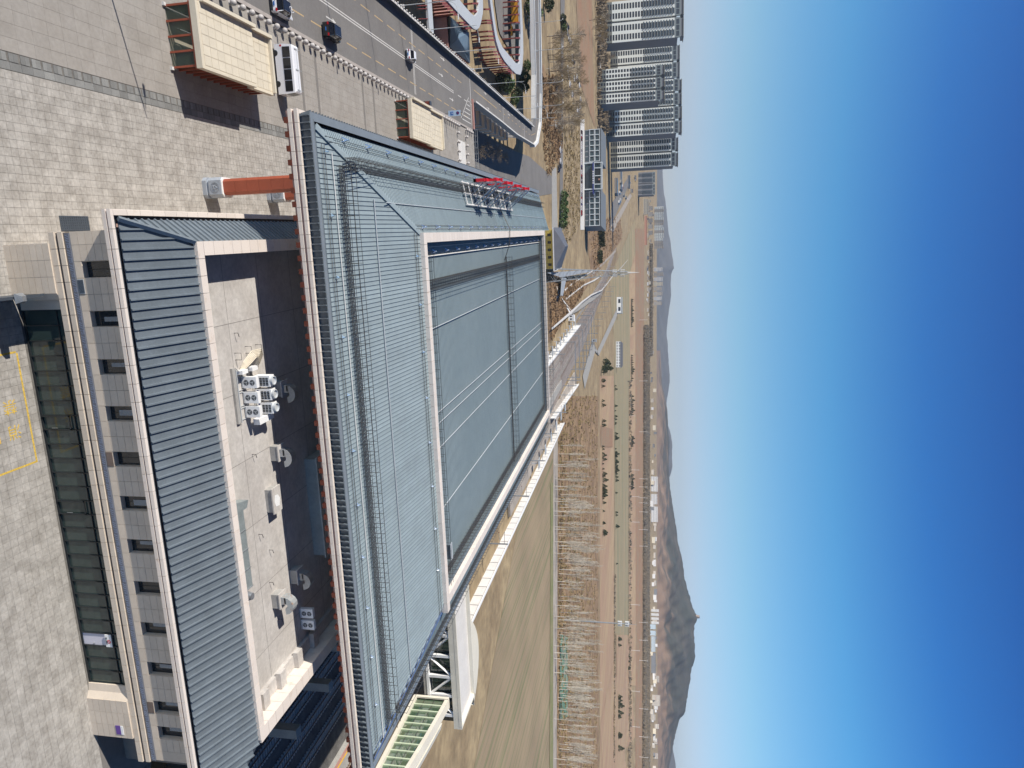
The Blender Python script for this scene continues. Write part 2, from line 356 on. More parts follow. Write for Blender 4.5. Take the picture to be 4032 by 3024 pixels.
S5 = lambda L: [(2100 + x / 5.53, 1050 + y / 5.53) for x, y in L]
strip('retaining_coping', S5([(330, 1330), (700, 1010), (980, 760), (1200, 600), (1420, 505), (1560, 335), (1700, 155), (1850, 20), (2000, -150)]), S5([(335, 1375), (745, 1040), (1003, 785), (1214, 625), (1432, 525), (1574, 345), (1712, 160), (1860, 23), (2006, -148)]), Mwhitec, lift=.5, n=40)
strip('retaining_wall_face', S5([(760, 1065), (1010, 805), (1220, 645), (1430, 545)]), S5([(960, 960), (1080, 870), (1300, 720), (1450, 590)]), Mconcd, lift=.2)
strip('stone_drain', S5([(690, 690), (880, 535), (1080, 385), (1300, 285), (1450, 190)]), S5([(700, 720), (895, 560), (1095, 410), (1315, 310), (1465, 205)]), Mwhitec, lift=.15)
strip('stone_drain', S5([(480, 420), (520, 590), (700, 850), (800, 960)]), S5([(495, 415), (540, 590), (725, 840), (830, 950)]), Mwhitec, lift=.15)
strip('white_stair', S5([(670, 890), (745, 1030)]), S5([(700, 900), (790, 1030)]), Mwhite, lift=.4)
# rail corridor: ballast bed, tracks
setting('rail_bed', MB().prism([(58, 20), (86.0, 20), (89, 185), (63.6, 185)], GZ + .02, GZ + 0.36), Mballastd)
setting('rail_bed', MB().prism([(63.5, 186), (89.5, 186), (96, 250), (98, 360), (92, 600), (70, 850), (20, 1300), (10, 1300), (56, 850), (66, 600), (68, 520), (63.5, 330)], GZ, GZ + 0.35), Mballast)
def track(ax, bend, label, near):
    pts = []
    b = 30.0
    while b < 1250:
        pts.append((ax + bend(b), b)); b += 6 if b < 400 else 15
    t = thing('railway_track', label, 'railway track', (ax, 30, GZ), group='tracks through the station')
    for sg in (-0.72, 0.72):
        r = MB(); zz = GZ + 0.55
        vs = []; fs = []
        for i, (x, y) in enumerate(pts):
            vs += [(x + sg - .05, y, zz), (x + sg + .05, y, zz), (x + sg + .05, y, zz + .17), (x + sg - .05, y, zz + .17)]
            if i:
                o = 4 * (i - 1); fs += [(o + 3, o + 2, o + 6, o + 7), (o, o + 3, o + 7, o + 4), (o + 2, o + 1, o + 5, o + 6)]
        obj('rail', r.add(vs, [f[::-1] for f in fs]), Msteel, t)
    sm = MB().box(-1.3, 1.3, -.14, .14, 0, .2).mesh('sleeper')
    sm.materials.append(Msleeper)
    b = 60.0; nn = 0; rest = MB()
    while b < 420:
        x = ax + bend(b)
        if b < 60 + near: piece('sleeper', sm, t, (x, b, GZ + 0.36))
        else: rest.box(x - 1.3, x + 1.3, b - .14, b + .14, GZ + .36, GZ + .56)
        b += 0.62
    obj('sleeper_rows', rest, Msleeper, t, kind='stuff')
    return t
bend = lambda b: -0.00006 * max(0, b - 430) ** 2
track(69.3, bend, 'railway track nearest the hall, running under its shaded right side', 55)
track(74.3, bend, 'middle railway track between the hall and the platform edge', 55)
track(79.3, lambda b: bend(b) + (0 if b < 250 else min(1.0, (b - 250) / 200) * -1.2), 'railway track beside the platform with the yellow line', 30)
track(90.5, lambda b: bend(b) + (0 if b < 300 else min(1.0, (b - 300) / 250) * -7.5), 'outermost railway track beyond the platform, by the white wall', 0)

# ---------------------------------------------------------------- plaza deck and its slabs
plaza = setting('plaza', MB().prism([(-27, 8), (60, 8), (60, 44.6), (44, 50), (44, 73), (56, 74), (56, 190.2), (-27, 190.2)], GZ + 0.02, -0.03), Mjoint)
w = 0.6
slab = MB().add([(0, 0, 0), (.588, 0, 0), (.588, .588, 0), (0, .588, 0), (0.004, .004, .03), (.584, .004, .03), (.584, .584, .03), (.004, .584, .03)],
    [(4, 5, 6, 7), (0, 1, 5, 4), (1, 2, 6, 5), (2, 3, 7, 6), (3, 0, 4, 7)]).mesh('paving_slab')
slab.materials.append(Mplaza)
cells = []; j = 0; b = 30.2
while b < 112:
    i = 0; a = -12.9
    while a < (47 if b < 43.8 else (39 if b < 44 else 1.0)): cells.append((a, b)); a += w
    b += w; j += 1
cells.sort(key=lambda c: math.hypot(c[0], c[1]) if (c[1] > 40 and at(0, 3024)[0] > c[0]) else 999)
rest = MB()
for n_, (a, b) in enumerate(cells):
    z = -0.03 + random.uniform(0, .006)
    if n_ < 300: piece('paving_slab', slab, plaza, (a, b, z))
    else:
        vs = [(v.co.x + a, v.co.y + b, v.co.z + z) for v in slab.vertices]; rest.add(vs, [tuple(p.vertices) for p in slab.polygons])
obj('paving_slabs', rest, Mplaza, plaza, kind='stuff')
rb = MB(); b = 36.0
while b < 189.5:                              # brown long slabs towards the kerb, running lines along the road
    a = -26.2
    while a < -14.2:
        rb.box(a, a + .985, b, b + 1.49, -.03, random.uniform(-.004, .002), True); a += 1.0
    b += 1.5
b = 112.0
while b < 189.5:
    a = -12.9
    while a < -1: rb.box(a, a + .985, b, b + 1.49, -.03, random.uniform(-.004, .002), True); a += 1.0
    b += 1.5
obj('brown_slabs', rb, Mplazab, plaza, kind='stuff')
bd = MB(); b = 38.0                           # the band of grey setts
while b < 189: bd.box(-14.15, -13.55, b, b + .39, -.03, .004, True); bd.box(-13.5, -12.95, b, b + .98, -.03, random.uniform(-.004, .001), True); b += .4 if False else 1.0; bd.box(-14.15, -13.55, b - .6, b - .21, -.03, .004, True)
obj('sett_band', bd, mat('grey_setts', (0.22, 0.22, 0.21), 0.85, var=0.1, scale=1, rand=0.2), plaza, kind='stuff')
Mdkband = mat('dark_paving_band', (0.20, 0.185, 0.17), 0.85, var=0.08, scale=1)
for b in (93.3, 97.9, 114.6, 119.2, 135.9, 140.5, 157.2):
    obj('dark_band', MB().box(-25.9, -8, b - .32, b + .32, .006, .012), Mdkband, plaza)
obj('pale_strip', MB().box(-22.8, -2, 173.6, 180.5, .008, .016), Mwhitec, plaza)
# yellow fire lane box and its painted words
yl = MB(); yl.box(6.85, 6.99, 36, 43.1, .004, .008); yl.box(6.99, 15.3, 43.1, 43.24, .004, .008); yl.box(15.16, 15.3, 36, 43.1, .004, .008)
obj('yellow_line', yl, Myelb, plaza)
for ch, a, b in (('禁', 10.65, 41.8), ('消', 12.5, 41.8), ('防', 12.5, 40.1), ('止', 10.65, 40.1)):
    me = textm('painted_word', ch, 1.15, Myelb, .004); o = piece('painted_word', me, plaza, (a, b, .010), -PI / 2)
g2 = MB().box(-4.2, -4.05, 41.5, 46, .004, .008)
obj('yellow_line', MB().box(-.4, .1, 38.6, 41.2, .004, .008), Myelb, plaza)

# ---------------------------------------------------------------- elevated road
road = setting('road', MB().prism([(-41, 60), (-27, 60), (-27, 190), (-34.4, 191), (-34.2, 222), (-33.6, 251), (-34.2, 288), (-37.0, 300), (-45.5, 310), (-57.5, 314.5), (-110, 320), (-110, 304), (-62, 301), (-52.4, 298.2), (-44.8, 296.5), (-41.8, 290), (-41, 250)], -1.1, 0.0), Masph)
def line(pts, wdt, m, z=.006, nm='lane_line'):
    mb = MB()
    for (x0, y0), (x1, y1) in zip(pts, pts[1:]):
        d = Vector((x1 - x0, y1 - y0, 0)).normalized(); nn = Vector((-d.y, d.x, 0)) * wdt / 2
        A = Vector((x0, y0, z)); B = Vector((x1, y1, z)); mb.quad(A - nn, B - nn, B + nn, A + nn); mb.f[-1] = mb.f[-1]
    return obj(nm, mb, m, road)
for x in (-33.0, -33.4): line([(x, 60), (x, 172)], .16, Mline)
Mysoft = mat('faded_yellow_paint', (0.50, 0.36, 0.19), 0.7, var=0.2, scale=3)
for k in range(18):
    b = 85.8 + k * 5.95
    if b < 185: line([(-29.4, b), (-29.4, b + 3.9)], .17, Mysoft, nm='lane_dash')
    line([(-36.7, b + 1), (-36.7, b + 4.9)], .17, Mysoft, nm='lane_dash') if b < 180 else None
for k in range(3): line([(-33.2, 176 + k * 6), (-33.2, 179 + k * 6)], .18, Mline, nm='lane_dash')
line([(-37.4, 193), (-37.3, 222)], .2, Mysoft)
for k in range(9):
    b = 226 + k * 7
    line([(-37.3, b), (-37.3, b + 2.2)], .2, Mysoft, nm='lane_dash'); line([(-39.2, b), (-39.2, b + 2)], .15, Mline, nm='lane_dash')
line([(-37.5, 288), (-39.5, 299), (-45, 304), (-53, 307), (-80, 309.5)], .2, Mysoft)
for b in (142.0, 142.6): line([(-40.3, b), (-27.6, b)], .22, Mline, nm='stop_line')
line([(-40.3, 188.9), (-28, 188.9)], .35, Mline, nm='stop_line'); line([(-40.3, 232), (-34.2, 232)], .3, Mline, nm='stop_line'); line([(-41, 272), (-34.2, 272)], .3, Mline, nm='stop_line')
for b in (100.5, 118, 136.3, 151, 170, 197, 212, 246, 262): line([(-40.4, b), (-27.4 if b < 188 else -34.6, b)], .05, Mdkband, .005, 'expansion_joint')
def arrow(x, y):
    mb = MB(); z = .007
    mb.quad((x - .09, y, z), (x + .09, y, z), (x + .09, y + 2.2, z), (x - .09, y + 2.2, z)); mb.add([(x - .35, y + 2.2, z), (x + .35, y + 2.2, z), (x, y + 3.4, z)], [(0, 1, 2)])
    obj('lane_arrow', mb, Mline, road)
for x, y in ((-31.3, 102.8), (-38.7, 162), (-35, 160), (-31.2, 168), (-38.9, 205), (-35.4, 208), (-38.4, 240)): arrow(x, y)
# hatched corner
hb = MB()
for k in range(6):
    x = -33.6 + k * 1.05; y0 = 178.6 + (5 - k) * 1.5; hb.box(x, x + .2, y0, 187.6, .003, .009)
hb.obox((-28.4, 177.9, .003), (-6.1, 8.6, 0), (.2, .1, 0), (0, 0, .006))
obj('hatching', hb, Mline, road)
obj('shrub_band', MB().box(-34.6, -27.2, 188.0 + 1.6, 190.6, 0.0, .35), Mpink, road)
# kerb
kb = setting('kerb', MB().box(-27.0, -26.55, 60, 189, -.02, .12), mat('pale_kerb_stone', (0.40, 0.36, 0.33), .8, var=.1, scale=1))
# parapets and railings of the elevated road
def parapet(pts, label, hh=1.0, cap=Mwhitec, wall=Mdark, t=.28, cat='parapet'):
    r = thing('road_parapet', label, cat, (pts[0][0], pts[0][1], 0))
    wb = MB(); cb = MB()
    for (x0, y0), (x1, y1) in zip(pts, pts[1:]):
        d = Vector((x1 - x0, y1 - y0, 0)); nn = Vector((-d.y, d.x, 0)).normalized() * t
        wb.obox((x0, y0, -1.1), d, nn, (0, 0, 1.1 + hh - .09)); cb.obox(Vector((x0, y0, hh - .08)) - nn * .2, d, nn * 1.4, (0, 0, .12))
    obj('wall', wb, wall, r); obj('coping', cb, cap, r)
    return r
lp = parapet([(-41.0, 289.6), (-41.0, 60)], 'long dark parapet with pale coping along the far side of the elevated road', 1.05)
kn = MB().sphere(.16, (0, 0, .12), 8, 5).mesh('coping_knob'); kn.materials.append(Mwhitec)
b = 90.0
while b < 285: piece('coping_knob', kn, lp, (-41.12, b, 1.1)); b += 1.6
parapet([(-34.25, 290), (-33.5, 251), (-34.0, 222), (-34.2, 190.8)], 'pale parapet on the near side of the narrow elevated road', 1.0, wall=Mconcd)
parapet([(-110, 320.3), (-57.5, 315), (-45.4, 310.4), (-37, 300.3), (-34.1, 290)], 'broad white parapet round the outside of the road bend', .9, Mwhite, Mwhitec, .9)
parapet([(-44.8, 296.4), (-52.4, 298.1), (-62, 300.9), (-110, 303.9)], 'low white parapet round the inside of the road bend', .8, Mwhite, Mwhitec, .5)
# piers below
for k in range(11):
    b = 196 + k * 8.2; x = -37.6
    t = thing('road_pier', 'curved concrete pier under the elevated road, beside the shaded lower road', 'pier', (x, b, GZ), group='piers under the elevated road')
    m_ = MB(); m_.add([(x - 3, b, -1.1), (x + 3.4, b, -1.1), (x + 3.2, b, -2.2), (x + 2.0, b, -3.4), (x + 1.4, b, GZ), (x - 3, b, GZ), (x - 3, b + 1.3, -1.1), (x + 3.4, b + 1.3, -1.1), (x + 3.2, b + 1.3, -2.2), (x + 2, b + 1.3, -3.4), (x + 1.4, b + 1.3, GZ), (x - 3, b + 1.3, GZ)],
        [(0, 5, 4, 3, 2, 1), (6, 7, 8, 9, 10, 11), (0, 1, 7, 6), (1, 2, 8, 7), (2, 3, 9, 8), (3, 4, 10, 9), (5, 0, 6, 11)])
    obj('shaft', m_, Mwhitec, t)
    if k < 9: obj('abutment', MB().box(x + 1.6, x + 6.5 - k * .3, b + 1.5, b + 4.6, GZ, GZ + 4.8 - k * .25), Mstone, t)
setting('lower_road', MB().prism([(-34, 192), (-15, 192), (-14, 300), (-22, 420), (-30, 420), (-34, 330), (-32, 275)], GZ + .02, GZ + .1), Masph)
obj_ = thing('plaza_railing', 'thin steel railing along the far end of the plaza above the sunken road', 'railing', (-27, 190, 0))
rr = MB(); rr.tube([(-27, 190, 1.05), (-6, 190, 1.05)], .04, 5); rr.tube([(-27, 190, .5), (-6, 190, .5)], .03, 5); obj('rail_bar', rr, Mgrey, obj_)
for k in range(15):
    obj('post', MB().tube([(-27 + k * 1.5, 190, 0), (-27 + k * 1.5, 190, 1.05)], .035, 5), Mgrey, obj_)
# ---------------------------------------------------------------- station annex in the foreground
AX = thing('annex_building', 'long two-storey stone annex with a hipped grey metal roof ring, in the foreground', 'building', (-1.4, 44.1, 0))
def ribbed(name, parent, p0, along, across, w, L, rib_w, rib_h, m, share, cut0=0.0, cut1=0.0, seam=None):
    """one standing-seam roof sheet: flat pan plus a raised rib; along and across are unit vectors"""
    key = (name, round(L, 2), round(w, 3), rib_w, rib_h, round(cut0, 2), round(cut1, 2))
    al = Vector(along); ac = Vector(across); nn = ac.cross(al) if ac.cross(al).z > 0 else al.cross(ac)
    if key not in share:
        pf = [(0, 0), (w - rib_w, 0), (w - rib_w + rib_w * .1, rib_h), (w - rib_w * .1, rib_h), (w, 0)]
        mb = MB()
        for s in (0, 1):
            for (x, z) in pf:
                f = x / w
                l = (cut0 * (1 - f)) if s == 0 else (L - cut1 * (1 - f))
                mb.v.append((l, x, z))
        mb.v += [(cut0, 0, -.05), (0, w, -.05)]
        for i in range(4): mb.f.append((i, 5 + i, 6 + i, i + 1))
        mb.f.append((1, 2, 3, 4)); mb.f.append((9, 8, 7, 6)); mb.f.append((0, 1, 4, 11, 10))
        flip = al.cross(ac).z < 0
        if flip: mb.f = [f[::-1] for f in mb.f]
        me = mb.mesh(name); me.materials.append(m)
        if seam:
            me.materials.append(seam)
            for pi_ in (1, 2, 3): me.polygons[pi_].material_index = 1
        share[key] = me
    o = bpy.data.objects.new(name, share[key]); C.objects.link(o); o.parent = parent
    M_ = Matrix((al, ac, nn)).transposed()
    if M_.determinant() < 0:
        M_ = Matrix((al, ac, -nn)).transposed()
    o.matrix_local = Matrix.Translation(Vector(p0) - wloc(parent)) @ Matrix((al, ac, nn)).transposed().to_4x4()
    return o
SH = {}
# body behind the cladding
body = MB()
body.box(-1.25, 41.1, 44.62, 74, 4.0, 8.75); obj('joint_backing', MB().box(-1.3, 0.66, 44.19, 44.3, 5.2, 8.8), Mdkband, AX); [obj('joint_backing', MB().box(q + 1.18, q + 3.48, 44.19, 44.3, 5.2, 8.8).box(q - .01, q + 1.18, 44.19, 44.3, 5.2, 5.79).box(q - .01, q + 1.18, 44.19, 44.3, 8.21, 8.8), Mdkband, AX) for q in [0.68 + 3.495 * k_ for k_ in range(10)]]; obj('joint_backing', MB().box(36.8, 37.95, 44.19, 44.3, 5.2, 8.8).box(39.15, 41.1, 44.19, 44.3, 5.2, 8.8), Mdkband, AX); body.box(-0.6, 38.9, 44.9, 74, 0, 4.0); body.box(-1.25, 43.6, 44.62, 74, 8.75, 9.5); body.box(38.9, 43.6, 50, 74, -8, 8.75)
obj('wall', body, Mstone, AX)
# stone cladding, row by row
pm = MB().box(0, 1.14, 0, .1, 0, .578); pmesh = pm.mesh('stone_panel'); pmesh.materials.append(Mstone)
edges = [-1.4, -0.47] + [0.68 + 1.165 * k for k in range(36)]
edges = [e for e in edges if e < 41.3]
wincol = [e for i, e in enumerate(edges) if i >= 2 and ((i - 2) % 3 == 0) and e < 37] + [edges[-1] - 1.165 * 3]
wincol = [0.68 + 3.495 * k for k in range(11)] + [37.96]
for i in range(len(edges) - 1):
    x0, x1 = edges[i], edges[i + 1]
    isw = any(abs(x0 - q) < .2 for q in wincol)
    for r in range(6):
        z = 5.2 + r * .6
        if isw and 1 <= r <= 4: continue
        piece('stone_panel', pmesh, AX, (x0 + .004, 44.1, z + random.uniform(-.001, .001)), scale=((x1 - x0 - .008) / 1.155, 1, 1))
piece('stone_panel', pmesh, AX, (edges[-1], 44.1, 5.2), scale=((41.2 - edges[-1]) / 1.155, 1, 6.05))
wf = MB(); wf.box(0, 1.15, 0, .05, 0, .06); wf.box(0, 1.15, 0, .05, 2.34, 2.4); wf.box(0, .06, 0, .05, .06, 2.34); wf.box(1.09, 1.15, 0, .05, .06, 2.34); wf.box(.55, .60, 0, .05, .06, 2.34)
wfm = wf.mesh('window'); wfm.materials.append(Mframe)
gl = MB().box(.05, 1.1, .02, .03, .05, 2.35).mesh('pane'); gl.materials.append(Mglassw)
rv = MB(); rv.box(-.01, .02, -.38, 0, 0, 2.4); rv.box(1.14, 1.17, -.38, 0, 0, 2.4); rv.box(-.01, 1.17, -.40, 0, -.03, 0); rvm = rv.mesh('window_reveal'); rvm.materials.append(Mstone)
cu = MB()
for k in range(6): cu.box(.12 + k * .06, .16 + k * .06, .06, .09, .5, 2.3)
cum = cu.mesh('curtain'); cum.materials.append(Mgrey)
for q in wincol:
    piece('curtain', cum, AX, (q + .1 + random.uniform(0, .3), 44.5, 6.1), scale=(random.uniform(.8, 1.6), .5, .9)) if random.random() < .8 else None
    w_ = piece('window', wfm, AX, (q + .01, 44.56, 5.8)); p_ = piece('pane', gl, w_, (q + .01, 44.56, 5.8)); piece('window_reveal', rvm, AX, (q + .005, 44.56, 5.8)); 
obj('window_back', MB().box(.2, 40, 44.61, 44.615, 5.8, 8.2), Mframe, AX)
# recess above the glazing line, ledges and frieze
lp1 = MB().box(0, 1.13, 0, .36, 0, .44).mesh('ledge_stone'); lp1.materials.append(Mstone)
x = -1.4; k = 0
while x < 41.0:
    wd = min(1.165, 41.25 - x)
    piece('ledge_stone', lp1, AX, (x + .004, 43.78, 3.76), scale=((wd - .008) / 1.155, 1, 1)); piece('ledge_stone', lp1, AX, (x + .004, 43.84, 4.42), scale=((wd - .008) / 1.155, .83, .86)); x += 1.165
obj('ledge_groove', MB().box(-1.35, 41.2, 43.95, 44.6, 3.78, 4.85), mat('dark_groove', (.10, .085, .075), .8, var=.1), AX)
fr = MB().box(-1.3, 41.2, 44.0, 44.2, 4.8, 5.18)
obj('frieze', fr, Mfrieze, AX)
fp = MB()
x = -1.2; k = 0
while x < 41:
    if k % 2 == 0:
        for q in range(3): fp.obox((x + q * .17, 43.985, 4.87), (.12, 0, .26), (0, .02, 0), (.04, 0, 0)); 
    else:
        fp.box(x, x + .03, 43.985, 44.0, 4.88, 5.14); fp.box(x + .03, x + .3, 43.985, 44.0, 5.11, 5.14); fp.box(x + .27, x + .3, 43.985, 44.0, 4.95, 5.11); fp.box(x + .12, x + .27, 43.985, 44.0, 4.95, 4.98); fp.box(x + .12, x + .15, 43.985, 44.0, 4.98, 5.05)
    x += .6 if k % 2 == 0 else .42; k += 1
obj('frieze_relief', fp, mat('frieze_relief_blue', (.20, .24, .34), .6, var=.05), AX)
obj('joint_backing', MB().box(-.6, 2.8, 43.74, 43.8, 0, 3.7).box(35.65, 39, 43.74, 43.8, 0, 3.7), Mdkband, AX)
# lower piers
def panels(x0, x1, n, z0, z1, rows, y, dx=(1, 0)):
    for i in range(n):
        for r in range(rows):
            wd = (x1 - x0) / n; hh = (z1 - z0) / rows
            piece('stone_panel', pmesh, AX, (x0 + i * wd + .004, y, z0 + r * hh + .004), scale=((wd - .022) / 1.14, 1, (hh - .03) / .578))
panels(-.67, 2.85, 3, 0, 3.74, 7, 43.66); panels(35.6, 39.04, 3, 0, 3.74, 7, 43.66)
obj('pier_return', MB().prism([(2.85, 43.7), (3.3, 44.0), (3.3, 44.2), (4.02, 44.2), (4.02, 44.9), (-.6, 44.9), (-.6, 43.76), (2.85, 43.76)], 0, 3.74), Mstone, AX)
obj('pier_return', MB().prism([(35.6, 43.7), (35.1, 44.0), (34.5, 44.1), (34.5, 44.9), (39, 44.9), (39, 43.76), (35.6, 43.76)], 0, 3.74), Mstone, AX)
obj('soffit', MB().box(-1.4, 41.2, 43.82, 44.9, 3.72, 3.76), Mstone, AX)
# curtain wall
pane = MB().box(.03, 1.10, 0, .02, 0, 2.75).mesh('pane'); pane.materials.append(Mglass)
pane2 = MB().box(.03, 1.10, 0, .02, 0, .80).mesh('pane'); pane2.materials.append(Mglass)
fmb = MB()
for k in range(28): x = 4.05 + k * 1.128; fmb.box(x - .035, x + .035, 44.22, 44.42, 0.02, 3.72)
fmb.box(4.02, 34.5, 44.22, 44.42, 2.86, 2.93); fmb.box(4.02, 34.5, 44.2, 44.45, 0.0, .12); fmb.box(4.02, 34.5, 44.24, 44.40, 3.66, 3.72)
obj('mullion', fmb, Mframe, AX)
wdoor = mat('white_door', (.62, .60, .66), .5, var=.03)
for k in range(27):
    x = 4.05 + k * 1.128
    if k != 23: piece('pane', pane, AX, (x, 44.32, .12))
    piece('pane', pane2, AX, (x, 44.32, 2.93))
dr = obj('door', MB().box(30.03, 31.08, 44.30, 44.36, .1, 2.2), wdoor, AX); obj('handle', MB().box(30.9, 30.95, 44.22, 44.30, 1.0, 1.15), Mgalv, dr)
sg = obj('no_smoking_sign', MB().box(30.02, 31.1, 44.14, 44.2, 2.28, 2.84), Mwhite, AX)
ring = MB()
for k in range(20):
    t0, t1 = 2 * PI * k / 20, 2 * PI * (k + 1) / 20
    ring.quad((30.62 + .12 * math.cos(t0), 44.13, 2.6 + .12 * math.sin(t0)), (30.62 + .17 * math.cos(t0), 44.13, 2.6 + .17 * math.sin(t0)), (30.62 + .17 * math.cos(t1), 44.13, 2.6 + .17 * math.sin(t1)), (30.62 + .12 * math.cos(t1), 44.13, 2.6 + .12 * math.sin(t1)))
ring.obox((30.52, 44.12, 2.5), (.2, 0, .2), (0, .008, 0), (-.03, 0, .03))
obj('prohibition_ring', ring, Msignr, sg)
me = textm('sign_text', '当心碰头', .17, Mframe, .004); o_ = bpy.data.objects.new('sign_text', me); C.objects.link(o_); o_.parent = sg
o_.location = Vector((30.56, 44.128, 2.38)) - wloc(sg); o_.rotation_euler = (PI / 2, 0, 0)
for k in (7, 13):
    x = 4.05 + k * 1.128
    d_ = MB(); d_.box(x + .02, x + .1, 44.15, 44.22, .1, 2.5); d_.box(x + 1.03, x + 1.11, 44.15, 44.22, .1, 2.5); d_.box(x + .02, x + 1.11, 44.15, 44.22, 2.42, 2.5)
    dd = obj('door_frame', d_, Mframe, AX); obj('handle', MB().tube([(x + .95, 44.12, .9), (x + .95, 44.12, 1.4)], .02, 5), Mgalv, dd)
obj('notice', MB().box(37.9, 38.7, 43.62, 43.655, 2.3, 2.75), Mpurple, AX); obj('notice', MB().box(37.9, 38.7, 43.62, 43.655, 2.76, 2.98), Mwhite, AX)
obj('louvre', MB().box(1.9, 2.95, 44.07, 44.09, 5.24, 5.74), Mgrey, AX)
lv = MB()
for k in range(9): lv.box(1.95, 2.9, 44.05, 44.07, 5.28 + k * .05, 5.30 + k * .05)
obj('louvre_slats', lv, Mdark, AX)
obj('louvre', MB().box(35.75, 36.75, 44.07, 44.09, 5.22, 5.75), mat('brown_panel', (.16, .12, .10), .6), AX)
obj('louvre', MB().box(14.7, 15.8, 44.07, 44.09, 5.22, 5.75), MATS['brown_panel'], AX)
# passage at the right end, steps going down
st = MB(); st.box(39.1, 52, 44.2, 52, -.3, .004)
for k in range(12): st.box(41.5, 52, 46 + k * .35, 46.35 + k * .35, -.3 - 0 * k, .02 + 0.0)
obj('passage_wall', MB().box(41.2, 43.6, 46.5, 46.7, 0, 8.8), Mdkband, AX)
for k in range(7): obj('track_side_pier', MB().box(57.2, 58.4, 50 + k * 9, 51.2 + k * 9, -8, 3.5), Mconcd, AX)
obj('track_side_wall', MB().box(56.6, 57.0, 46, 74, -8, -3), Mconcd, AX)
obj('passage_floor', MB().box(39.0, 46, 44.0, 50, -.02, .012), Mdkband, AX)  # dark tone paints in the shade under the overhanging storey
# cornice of pale granite
c1 = MB().box(0, 1.31, 0, .5, 0, .27).mesh('cornice_stone'); c1.materials.append(Mpale)
c2 = MB().add([(0, 0, 0), (1.31, 0, 0), (1.31, .3, 0), (0, .3, 0), (0, .03, .25), (1.31, .03, .25), (1.31, .3, .25), (0, .3, .25)], [(4, 5, 6, 7), (0, 1, 5, 4), (1, 2, 6, 5), (2, 3, 7, 6), (3, 0, 4, 7), (3, 2, 1, 0)]).mesh('cornice_stone'); c2.materials.append(Mpale)
x = -2.75
while x < 50:
    piece('cornice_stone', c1, AX, (x + .005, 43.16, 8.8), scale=(1, 1, 1)); piece('cornice_stone', c2, AX, (x + .005, 43.16, 9.19)); x += 1.342
y = 43.46
while y < 75:
    piece('cornice_stone', c2, AX, (-2.75, y + 1.335, 9.19), -PI / 2, scale=(1, 1.4, 1)); y += 1.342
obj('cornice_core', MB().box(-2.65, 50, 43.28, 43.44, 9.05, 9.2).box(-2.65, -2.35, 43.45, 75, 8.8, 9.18).box(-2.7, 50, 43.66, 45, 8.8, 9.0), mat('pink_groove', (.36, .24, .21), .8, var=.05), AX)
obj('gutter', MB().box(-2.3, 50, 43.46, 43.82, 9.0, 9.22).box(-2.33, -2.05, 43.46, 75, 9.0, 9.15), Mdark, AX)
# roof ring sheets
sl_ = (11.45 - 9.45) / (48.9 - 43.8); L_ = math.hypot(5.1, 2.0); al = Vector((0, 5.1, 2.0)).normalized()
x = -2.0
while x < 48.5:
    wd = .69
    if x < -.4:
        f0 = (x + 2.05) / 1.65; f1 = (x + wd + 2.05) / 1.65
        ribbed('roof_sheet', AX, (x, 43.8, 9.45), al, (1, 0, 0), wd, L_ * min(1, f1), .14, .13, Mroofd, SH, 0, L_ * (min(1, f1) - f0))
    elif x + wd > 42.9:
        f = max(0, 1 - (x + wd - 42.9) / 5.5)
        if f > .05: ribbed('roof_sheet', AX, (x, 43.8, 9.45), al, (1, 0, 0), wd, L_ * f, .14, .13, Mroofd, SH)
    else: ribbed('roof_sheet', AX, (x, 43.8, 9.45), al, (1, 0, 0), wd, L_, .14, .13, Mroofd, SH)
    x += wd
al2 = Vector((1.65, 0, 2.0)).normalized(); L2 = math.hypot(1.65, 2.0); y = 43.95
while y < 75:
    if y < 48.9:
        f = (y - 43.8) / 5.1; f1 = min(1, (y + .69 - 43.8) / 5.1)
        ribbed('roof_sheet', AX, (-2.05, y + .69, 9.45), al2, (0, -1, 0), .69, max(.02, L2 * f), .14, .13, Mroofd, SH, 0, -(L2 * (f1 - f)))
    else: ribbed('roof_sheet', AX, (-2.05, y + .69, 9.45), al2, (0, -1, 0), .69, L2, .14, .13, Mroofd, SH)
    y += .69
hp = MB().tube([(-2.1, 43.72, 9.56), (-.38, 48.9, 11.58)], .2, 4); obj('hip_cap', hp, Mroofd, AX)
under = MB().add([(-2.05, 43.8, 9.4), (48.3, 43.8, 9.4), (42.8, 48.9, 11.4), (-.4, 48.9, 11.4), (-2.05, 75, 9.4), (-.4, 75, 11.4)], [(0, 1, 2, 3), (0, 3, 5, 4)])
obj('roof_deck', under, Mdark, AX)
# inner upstand of pale granite round the flat roof
u1 = MB().box(0, 1.265, 0, .78, 0, .32).mesh('upstand_stone'); u1.materials.append(Mpale)
x = -.4
while x < 41.6: piece('upstand_stone', u1, AX, (x + .005, 48.9, 11.4)); x += 1.3
y = 49.7
while y < 74: piece('upstand_stone', u1, AX, (-.4, y + 1.29, 11.4), -PI / 2, scale=(1, 1.36, 1)); y += 1.3
u2 = MB().box(0, 1.265, 0, 1.25, 0, 1.7).mesh('upstand_stone'); u2.materials.append(Mpale)
y = 49.0
while y < 72: piece('upstand_stone', u2, AX, (41.55, y + 1.29, 10.0), -PI / 2); y += 1.3
obj('upstand_core', MB().box(-.35, 42.7, 49.1, 49.6, 9.5, 11.4).box(-.35, .6, 49.6, 74, 9.5, 11.4), Mconcd, AX)
obj('flat_roof', MB().box(.55, 43.4, 49.5, 74, 9.5, 9.88), Mconc, AX)
jn = MB()
for y in (54.5, 60, 66): jn.box(.7, 41.5, y, y + .04, 9.88, 9.885)
for x in (6.5, 12.6, 18.7, 24.8, 31, 37): jn.box(x, x + .04, 49.7, 72, 9.886, 9.89)
